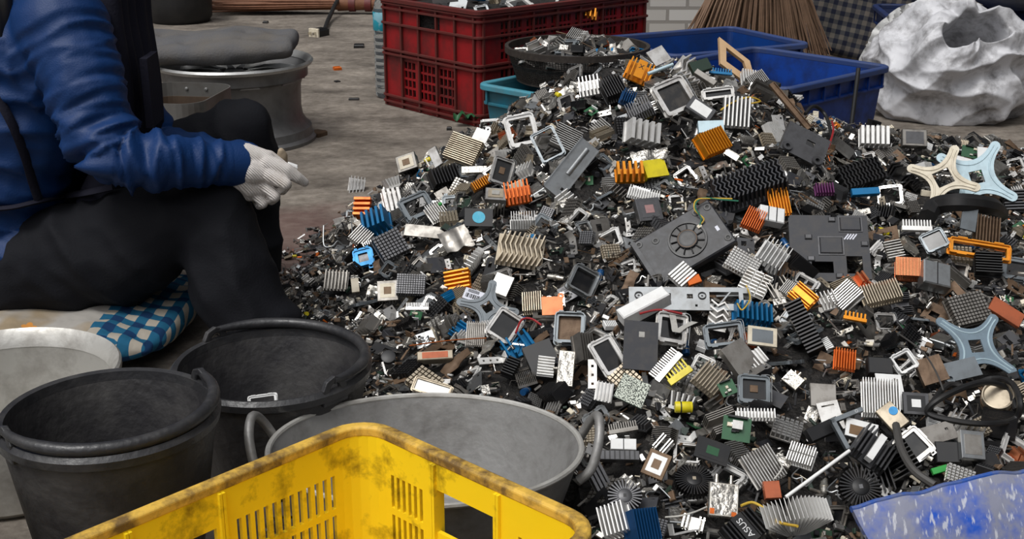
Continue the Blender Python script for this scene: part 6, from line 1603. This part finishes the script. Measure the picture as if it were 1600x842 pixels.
# speckled board
def speckle():
    m = mat('speckled_board', (196, 204, 192), 0.1, 0.5, 0, rvar=0)
    n, l = m.node_tree.nodes, m.node_tree.links
    t = n.new('ShaderNodeTexCoord'); v = n.new('ShaderNodeTexNoise'); v.inputs['Scale'].default_value = 420; v.inputs['Detail'].default_value = 2
    l.new(t.outputs['Object'], v.inputs['Vector'])
    r = n.new('ShaderNodeValToRGB'); r.color_ramp.elements[0].position = 0.44; r.color_ramp.elements[1].position = 0.54
    r.color_ramp.elements[0].color = (*lin((40, 46, 40)), 1); r.color_ramp.elements[1].color = (*lin((214, 220, 206)), 1)
    l.new(v.outputs['Fac'], r.inputs['Fac']); l.new(r.outputs['Color'], n['Principled BSDF'].inputs['Base Color'])
speckle()
hero('mottled_board', 'board', lambda w, l, h: [('board', MB().box((0, 0, h / 2), (w, l, h)), 'speckled_board', False), ('edge_rim', MB().plate(w * 1.03, l * 1.03, h * 0.6, [(0, 0, w * 0.99, l * 0.99)], h * 0.2), 'dark_green_board', False)], 988, 611, 46, 44, 4, 10, 48, -24, 'speckled black and white square board', 'below the dark flat card', 0.032)

# cables and hoses that lie on the heap
def lay(pts, r, m, name, label, cat, lift=0.02):
    P_ = [hit(x, y, lift + (q[0] if q else 0)) for x, y, *q in pts]
    USED.add(label.lower())
    o = assemble(name, cable_loop(P_, r, m), Matrix.Identity(4), label, cat)
    return o
lay([(1450, 640), (1480, 602), (1515, 605), (1548, 592), (1580, 598, 0.03), (1594, 630, 0.03), (1585, 655), (1545, 662), (1495, 658), (1450, 645), (1470, 622, 0.02), (1530, 598, 0.03), (1572, 606, 0.01), (1588, 640)], 0.0055, 'black_rubber', 'rubber_hose', 'looped black rubber hose round a tin can', 'hose', 0.03)
lay([(1400, 664, 0.02), (1408, 700, 0.025), (1428, 735, 0.02), (1460, 758, 0.01)], 0.0065, 'grey_rubber', 'rubber_hose', 'short black hose hanging down to the blue scoop', 'hose', 0.03)
lay([(1449, 340), (1462, 322, 0.02), (1500, 316, 0.035), (1545, 322, 0.03), (1562, 334)], 0.022, 'black_rubber', 'foam_tube', 'thick black foam tube bent like a handle below the blue cross', 'tube', 0.03)
lay([(1258, 178), (1272, 166, 0.02), (1290, 180, 0.02), (1300, 214)], 0.005, 'black_rubber', 'cable', 'short black cable beside the tall grey comb', 'cable', 0.03)
lay([(1126, 172), (1145, 160, 0.01), (1170, 152, 0.015), (1188, 158, 0.01), (1172, 162)], 0.0022, 'yellow_wire', 'cable', 'yellow wire over the striped heat sink', 'cable', 0.035)
lay([(1158, 790), (1176, 785), (1196, 796), (1216, 815), (1246, 822, 0.02)], 0.0022, 'yellow_wire', 'cable', 'yellow wire running to the fan-shaped heat sink', 'cable', 0.03)
lay([(1166, 446, 0.02), (1172, 466, 0.03), (1160, 484, 0.03), (1152, 474, 0.02)], 0.0014, 'yellow_wire', 'cable', 'yellow wire hooked on the holed silver bracket', 'cable', 0.03)
lay([(1000, 490, 0.02), (1030, 484, 0.03), (1066, 490, 0.02)], 0.0022, 'red_wire', 'cable', 'red wire beside the socket module', 'cable', 0.03)
lay([(806, 520), (815, 500, 0.01), (830, 498, 0.01), (846, 508)], 0.0022, 'red_wire', 'cable', 'red wire beside the tan slotted heat sink', 'cable', 0.02)
lay([(1300, 190, 0.01), (1302, 205, 0.02), (1294, 232, 0.01)], 0.003, 'red_wire', 'cable', 'reddish wire below the black cable', 'cable', 0.03)
lay([(1040, 808), (1062, 806, 0.01), (1085, 800, 0.01), (1104, 792)], 0.0015, 'white_wire', 'cable', 'thin white wire beside the tuner box', 'cable', 0.025)
lay([(1402, 520), (1440, 548, 0.01), (1462, 580, 0.02), (1474, 610, 0.01)], 0.0016, 'grey_rubber', 'cable', 'thin grey wire over the brown rusty plate', 'cable', 0.03)
lay([(1210, 748), (1222, 730, 0.01), (1212, 715)], 0.0014, 'white_wire', 'cable', 'white wire beside the light grey square heat sink', 'cable', 0.03)
lay([(640, 540), (700, 532), (760, 528)], 0.0014, 'copper_wire', 'cable', 'thin copper wire on the grey spread', 'cable', 0.015)
# ---------------------------------------------------------------- the many smaller pieces between them
PROTO = {}
def proto(kind, key, parts):
    PROTO.setdefault(kind, []).append((key, parts))
MCOL = {'aluminium': 'silver', 'bright_aluminium': 'white', 'dull_aluminium': 'dull grey', 'grey_metal': 'dark grey', 'black_anodised': 'black', 'black_plastic': 'black', 'zinc_steel': 'steel', 'gold_anodised': 'amber', 'orange_anodised': 'orange',
        'blue_anodised': 'blue', 'copper': 'copper', 'tan_aluminium': 'sand-coloured', 'rusty_steel': 'rusty', 'tinplate': 'shiny tin', 'blue_grey_steel': 'blue-grey', 'green_board': 'green', 'dark_green_board': 'dark green', 'yellow_paint': 'yellow', 'cream_ceramic': 'cream',
        'white_paint': 'white', 'charcoal_plastic': 'charcoal', 'terracotta_copper': 'reddish', 'foil': 'crumpled', 'smoked_plastic': 'smoky', 'purple_anodised': 'purple', 'navy_anodised': 'dark blue'}
for m in ('aluminium', 'bright_aluminium', 'dull_aluminium', 'aluminium', 'grey_metal', 'black_anodised', 'aluminium', 'tan_aluminium', 'dull_aluminium', 'black_anodised', 'bright_aluminium', 'gold_anodised', 'grey_metal', 'aluminium', 'bright_aluminium', 'dull_aluminium', 'black_anodised', 'dull_aluminium', 'tan_aluminium', 'aluminium', 'grey_metal', 'black_plastic', 'copper', 'dull_aluminium', 'blue_anodised', 'aluminium'):
    n = rng.choice([5, 6, 7, 8, 9, 11])
    w, l, h = rng.uniform(0.030, 0.052), rng.uniform(0.028, 0.048), rng.uniform(0.010, 0.028)
    proto('heat_sink', m, fins(w, l, h, n, m=m, thick=rng.uniform(0.3, 0.6), gap=rng.choice([0, 0, 0, 0.28]), notch=rng.choice([0, 0, 0, 2]), slant=rng.choice([0, 0, 0.3])))
for m in ('dull_aluminium', 'grey_metal', 'aluminium', 'black_anodised', 'tan_aluminium'):
    proto('pin_heat_sink', m, pins(rng.uniform(0.03, 0.045), rng.uniform(0.03, 0.04), rng.uniform(0.010, 0.018), 7, 6, m))
for m, pl_ in (('zinc_steel', None), ('aluminium', 'black_glass'), ('blue_grey_steel', 'smoked_plastic'), ('bright_aluminium', None), ('dull_aluminium', 'black_glass'), ('aluminium', None)):
    proto('mounting_frame', m, frame(rng.uniform(0.034, 0.05), rng.uniform(0.03, 0.046), rng.uniform(0.004, 0.008), rng.uniform(0.11, 0.18), m, pl_, True, None, pl_ is None))
for m in ('zinc_steel', 'dull_aluminium', 'black_plastic', 'aluminium', 'grey_metal', 'rusty_steel', 'charcoal_plastic', 'black_plastic'):
    proto('metal_plate', m, plate(rng.uniform(0.03, 0.055), rng.uniform(0.022, 0.042), 0.0018, m, rng.choice([(), ((0.15, 0.1, 0.3, 0.3),), ((-0.3, 0.3, 0.14, 0.14), (0.3, -0.3, 0.14, 0.14))]), True, rng.choice([0, 0, 1])))
for m in ('green_board', 'dark_green_board', 'dark_green_board'):
    proto('circuit_board', m, board(rng.uniform(0.022, 0.04), rng.uniform(0.018, 0.032), 0.0016, m))
for m in ('tinplate', 'tinplate', 'zinc_steel'):
    proto('tuner_box', m, tuner(rng.uniform(0.024, 0.04), rng.uniform(0.018, 0.03), rng.uniform(0.008, 0.012), m, rng.choice([1, 2])))
for m in ('black_plastic', 'black_plastic', 'navy_anodised', 'tinplate', 'yellow_paint', 'rusty_steel'):
    proto('capacitor', m, can(rng.uniform(0.004, 0.008), rng.uniform(0.014, 0.026), m, 'tan_aluminium' if m != 'tinplate' else 'ink'))
for m in ('zinc_steel', 'aluminium', 'rusty_steel'):
    proto('wire_clip', m, clip(rng.uniform(0.024, 0.04), rng.uniform(0.022, 0.05), 0.0014, m))
for m in ('aluminium', 'zinc_steel', 'tan_aluminium', 'bright_aluminium', 'rusty_steel', 'tinplate'):
    proto('metal_strip', m, strip(rng.uniform(0.008, 0.014), rng.uniform(0.04, 0.065), 0.0018, m))
for m in ('black_plastic', 'cream_ceramic', 'charcoal_plastic', 'white_paint', 'black_plastic', 'zinc_steel', 'dull_aluminium'):
    proto('connector_block', m, block(rng.uniform(0.016, 0.034), rng.uniform(0.012, 0.024), rng.uniform(0.008, 0.016), m, None, rng.choice([2, 4, 6]), 'grey_metal' if 'black' in m else 'black_plastic'))
for m in ('foil', 'tinplate', 'rusty_steel', 'smoked_plastic', 'dull_aluminium'):
    proto('torn_sheet', m, foilpiece(rng.uniform(0.03, 0.05), rng.uniform(0.016, 0.03), rng.uniform(0.003, 0.006), m))
for m in ('aluminium', 'tinplate', 'black_plastic'):
    proto('metal_tube', m, [('tube_body', MB().lathe([(0.004, -0.02), (0.006, -0.02), (0.006, 0.012), (0.0045, 0.014), (0.0045, 0.02), (0.003, 0.02), (0.003, -0.02)], 14, Matrix.Rotation(R(90), 4, 'Y')), m, True), ('collar', MB().lathe([(0.006, -0.004), (0.0075, -0.004), (0.0075, 0.002), (0.006, 0.002)], 14, Matrix.Rotation(R(90), 4, 'Y')), m, True)])
KINDS = [('heat_sink', 30, 225), ('pin_heat_sink', 9, 190), ('mounting_frame', 10, 240), ('metal_plate', 16, 290), ('circuit_board', 3, 60), ('tuner_box', 5, 160), ('capacitor', 4, 130), ('wire_clip', 6, 170), ('metal_strip', 11, 290), ('connector_block', 7, 270), ('torn_sheet', 7, 250), ('metal_tube', 3, 120)]
SAY = {'heat_sink': 'finned heat sink', 'pin_heat_sink': 'pin heat sink', 'mounting_frame': 'mounting frame', 'metal_plate': 'bent plate', 'circuit_board': 'circuit board', 'tuner_box': 'tuner box', 'capacitor': 'capacitor', 'wire_clip': 'wire clip', 'metal_strip': 'bent strip', 'connector_block': 'connector block', 'torn_sheet': 'torn sheet', 'metal_tube': 'tube socket'}
CATS = {'heat_sink': 'heat sink', 'pin_heat_sink': 'heat sink', 'mounting_frame': 'frame', 'metal_plate': 'plate', 'circuit_board': 'circuit board', 'tuner_box': 'tuner', 'capacitor': 'capacitor', 'wire_clip': 'clip', 'metal_strip': 'strip', 'connector_block': 'connector', 'torn_sheet': 'metal sheet', 'metal_tube': 'tube'}
GROUP = {k: v + 's mixed into the scrap heap' for k, v in SAY.items()}
MADE = {}
COUNT = {k: 0 for k, *_ in KINDS}
def copy_piece(kind, i, M, label):
    key = (kind, i)
    m, parts = PROTO[kind][i]
    if key not in MADE:
        o = assemble(kind, parts, M, label, CATS[kind], GROUP[kind]); MADE[key] = o; return o
    src = MADE[key]
    c = src.copy(); COL.objects.link(c); c.matrix_world = M; c['label'] = label
    for ch in src.children:
        d = ch.copy(); COL.objects.link(d); d.parent = c
    return c
SIZEW = lambda s: 'tiny' if s < 0.75 else ('small' if s < 1.0 else 'mid-sized')
def describe(kind, m, size, px, py, place_=None):
    near = sorted(HEROES, key=lambda h: (h[0] - px) ** 2 + (h[1] - py) ** 2)[:7]
    base = f"{MCOL.get(m, 'dull')} {SAY[kind]}"
    tries = []
    for h in near:
        dx_, dy_ = px - h[0], py - h[1]
        rel = ('right of' if dx_ > 0 else 'left of') if abs(dx_) > abs(dy_) else ('below' if dy_ > 0 else 'above')
        ref = h[3] if h[3].startswith(('half', 'long row')) else 'the ' + h[3]
        if h[3].startswith('half'): ref = 'the ' + h[3]
        tries.append(f"{base} {rel} {ref}")
    for a in tries:
        if a.lower() not in USED and len(a.split()) <= 15: break
    else:
        for a in [f"{SIZEW(size)} {t}" for t in tries] + [f"half-buried {t}" for t in tries] + [f"tilted {t}" for t in tries] + [f"dusty {t}" for t in tries] + [f"{w} {SIZEW(size)} {t}" for w in ('dusty', 'tilted', 'worn') for t in tries]:
            if a.lower() not in USED and len(a.split()) <= 16: break
        else: a = None
    if a: USED.add(a.lower())
    return a
def rand_facing(n, spread):
    v = (n + Vector((rng.gauss(0, spread), rng.gauss(0, spread) - 0.18, rng.gauss(0, spread * 0.5)))).normalized()
    if v.z < 0.05: v.z = 0.2; v.normalize()
    q = v.to_track_quat('Z', 'Y').to_matrix().to_4x4()
    return q @ Matrix.Rotation(rng.uniform(0, 2 * PI), 4, 'Z')
def pick_kind(thin):
    pool = [(k, w * (1.0 if not thin else {'heat_sink': 0.35, 'connector_block': 2.2, 'capacitor': 2.5, 'metal_strip': 1.4, 'torn_sheet': 1.8, 'tuner_box': 2.0, 'mounting_frame': 0.7, 'wire_clip': 1.6, 'metal_tube': 2}.get(k, 0.8))) for k, w, mx in KINDS if COUNT[k] < mx]
    t = rng.uniform(0, sum(w for _, w in pool))
    for k, w in pool:
        t -= w
        if t <= 0: return k
    return pool[-1][0]
placed = []
GRID = {}
def free(p, r):
    gx, gy = int(p.x / 0.05), int(p.y / 0.05)
    for i in (-1, 0, 1):
        for j in (-1, 0, 1):
            for q, rq in GRID.get((gx + i, gy + j), ()):
                if (q - p).length < (r + rq): return False
    return True
def note(p, r):
    GRID.setdefault((int(p.x / 0.05), int(p.y / 0.05)), []).append((p, r))
def covers_hero(px, py, p):
    for hx, hy, hr, _, hp in HEROES:
        if (hx - px) ** 2 + (hy - py) ** 2 < (hr * 0.85 + 8) ** 2 and p.y < hp.y + 0.03: return True
    return False
tries_ = 0
TARGET = 2150
while len(placed) < TARGET and tries_ < 200000:
    tries_ += 1
    x, y = rng.uniform(-0.62, 2.1), rng.uniform(1.3, 3.95)
    if x < edge_x(y) - 0.02 or blocked(x, y, 0.02): continue
    h = heap(x, y)
    p = Vector((x, y, h))
    px, py = proj(p)
    if not (-15 < px < 1900 and 40 < py < 980): continue
    far_off = px > 1625 or py > 870
    if far_off != (len(placed) >= 1900): continue
    n = heap_n(x, y)
    if n.dot((Vector((0, 0, CAM_H)) - p).normalized()) < 0.0: continue
    thin = h < 0.06
    s = rng.uniform(0.42, 0.8) if thin else rng.choice([rng.uniform(0.7, 1.05), rng.uniform(0.95, 1.4)])
    r = 0.0122 * s
    if not free(p, r): continue
    z = h - rng.uniform(0.004, 0.022) if not thin else h - 0.006
    if covers_hero(px, py, p):
        if rng.random() < 0.35: continue
        z = h - rng.uniform(0.022, 0.036)
    kind = pick_kind(thin)
    i = rng.randrange(len(PROTO[kind]))
    M = rand_facing(n, 0.42 if not thin else 0.3); M.translation = Vector((x, y, max(0.004, z)))
    if not thin or s > 0.7: pass
    lab = describe(kind, PROTO[kind][i][0], s, px, py)
    if lab is None: continue
    note(p, r); COUNT[kind] += 1
    placed.append(copy_piece(kind, i, M @ Matrix.Scale(s, 4), lab))
# scrap heaped in the wire basket, the teal crate and the red crate
def heap_in(cx, cy, rx, ry, z, dome, n, where):
    for k in range(n):
        a, q = rng.uniform(0, 2 * PI), math.sqrt(rng.random())
        x, y = cx + rx * q * math.cos(a), cy + ry * q * math.sin(a)
        zz = z + dome * (1 - q * q)
        kind = rng.choice(['heat_sink', 'metal_strip', 'torn_sheet', 'tuner_box', 'heat_sink', 'metal_plate', 'mounting_frame', 'wire_clip'])
        i = rng.randrange(len(PROTO[kind])); s = rng.uniform(0.9, 1.5)
        M = rand_facing(Vector((0, -0.2, 1)), 0.4); M.translation = (x, y, zz)
        px, py = proj(Vector((x, y, zz)))
        lab = describe(kind, PROTO[kind][i][0], s, px, py)
        lab = f"{MCOL.get(PROTO[kind][i][0], 'dull')} {SAY[kind]} {where}" if lab is None else lab
        copy_piece(kind, i, M @ Matrix.Scale(s, 4), lab)
heap_in(0.232, 4.545, 0.22, 0.21, 0.31, 0.06, 85, 'in the wire basket')
tag(obj('basket_scrap', MB().lathe([(0.22, 0.26), (0.238, 0.295), (0.18, 0.33), (0.1, 0.35), (0.0005, 0.355)], 40, Matrix.Translation((0.232, 4.56, 0))), 'scrap_core_shade', None, True), 'mass of fine scrap filling the wire basket, coloured dark as gap shade', 'scrap', None, 'stuff')  # basket filling, its dark colour standing for shade between the pieces
a = R(42)
for k in range(26):
    lx, ly = rng.uniform(0.06, 0.88), rng.uniform(0.06, 0.54)
    x, y = -0.125 + lx * math.cos(a) - ly * math.sin(a), 4.80 + lx * math.sin(a) + ly * math.cos(a)
    kind = rng.choice(['heat_sink', 'connector_block', 'metal_plate', 'tuner_box', 'mounting_frame']); i = rng.randrange(len(PROTO[kind])); s = rng.uniform(1.3, 2.0)
    M = rand_facing(Vector((0, -0.1, 1)), 0.3); M.translation = (x, y, 0.425)
    px, py = proj(M.translation)
    lab = describe(kind, PROTO[kind][i][0], s, px, py)
    if lab: copy_piece(kind, i, M @ Matrix.Scale(s, 4), lab)
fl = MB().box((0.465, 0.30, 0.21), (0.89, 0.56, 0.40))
fo = tag(obj('crate_scrap', fl, 'scrap_core_shade'), 'mass of fine scrap filling the tall red crate, coloured dark as shade', 'scrap', None, 'stuff')  # dark colour stands for the shade behind the grid holes
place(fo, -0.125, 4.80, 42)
# the crumbs nobody could count
shard_mats = ['aluminium', 'dull_aluminium', 'black_plastic', 'tinplate', 'rusty_steel', 'dark_green_board', 'cream_ceramic', 'bright_aluminium', 'orange_anodised']
shares = [0.16, 0.24, 0.28, 0.08, 0.16, 0.04, 0.04, 0.015, 0.008]
bags = [MB() for _ in shard_mats]
done = 0; t_ = 0
while done < 14000 and t_ < 140000:
    t_ += 1
    x, y = rng.uniform(-0.70, 2.1), rng.uniform(1.3, 4.0)
    ex = edge_x(y)
    if x < ex - 0.05 or blocked(x, y, 0.005): continue
    h = heap(x, y)
    if x < ex + 0.02 and rng.random() < 0.6: continue
    thin = h < 0.07
    if not thin and rng.random() < 0.3: continue
    p = Vector((x, y, max(0.003, h - rng.uniform(0.0, 0.03) if not thin else h - rng.uniform(0, 0.016))))
    px, py = proj(p)
    if not (-5 < px < 1800 and 60 < py < 900): continue
    if covers_hero(px, py, p): continue
    M = Matrix.Translation(p) @ rand_facing(Vector((0, 0, 1)), 0.6)
    q = rng.choices(range(len(bags)), shares)[0]; b = bags[q]
    k = rng.random(); s = rng.uniform(0.004, 0.011)
    if k < 0.4: b.cbox((0, 0, 0), (s * 1.6, s, s * 0.5), s * 0.12, M)
    elif k < 0.6: b.box((0, 0, 0), (s * 3.2, s * 0.4, s * 0.14), M)
    elif k < 0.75: b.prism([(-s, -s * 0.6), (s * 0.9, -s * 0.8), (s * 0.5, s * 0.7), (-s * 0.7, s * 0.4)], 0, s * 0.12, M)
    elif k < 0.9: b.cyl((-s, 0, 0), (s, 0, 0), s * 0.28, None, 7, M)
    else: b.tube([(-s * 2, 0, 0), (-s, s, s * 0.5), (s, s * 0.8, 0), (s * 2, -s * 0.5, 0)], s * 0.08, 4, M)
    done += 1
for b, m in zip(bags, shard_mats):
    if b.v:
        tag(obj('scrap_crumbs', b, m), f'uncountable {MCOL.get(m, "dull")} crumbs scattered between the pieces of the heap', 'scrap', None, 'stuff')
# crumbs on the bare floor
def bit(px, py, w, l, h, m, roll, name, label, cat):
    p = G(px, py); s = depth(p) / FPX
    o = assemble(name, [(name, MB().cbox((0, 0, h * s / 2), (w * s, l * s, h * s), min(w, l, h) * s * 0.25), m, False)], Matrix.Translation(p) @ Matrix.Rotation(R(roll), 4, 'Z'), label, cat)
bit(527, 109, 12, 12, 5, 'orange_anodised', 20, 'plastic_bit', 'small orange plastic bit on the bare floor', 'bit')
bit(561, 74, 16, 18, 5, 'black_plastic', 5, 'plastic_bit', 'flat black bit on the bare floor near the red crate', 'bit')
bit(497, 212, 20, 22, 8, 'rusty_steel', -30, 'brick_chip', 'brown brick chip beside the wheel rim', 'chip')
bit(553, 156, 16, 8, 3, 'black_plastic', 0, 'plastic_bit', 'thin dark splinter on the bare floor', 'splinter')
bit(527, 128, 8, 8, 2, 'black_plastic', 30, 'plastic_bit', 'tiny dark speck above the thin splinter', 'speck')
bit(702, 203, 8, 8, 5, 'black_plastic', 0, 'plastic_bit', 'dark pebble in front of the red crate', 'pebble')
bit(415, 36, 8, 10, 3, 'black_plastic', 0, 'plastic_bit', 'dark speck near the lying grass broom', 'speck')
bit(276, 54, 12, 10, 5, 'orange_anodised', 0, 'plastic_bit', 'reddish crumb behind the grey cushion', 'crumb')
rag = foilpiece(0.10, 0.05, 0.03, 'green_board')
p = G(733, 196)
assemble('rag', rag, Matrix.Translation(p + Vector((-0.01, -0.01, 0.01))), 'crumpled green rag between the red and teal crates', 'rag')
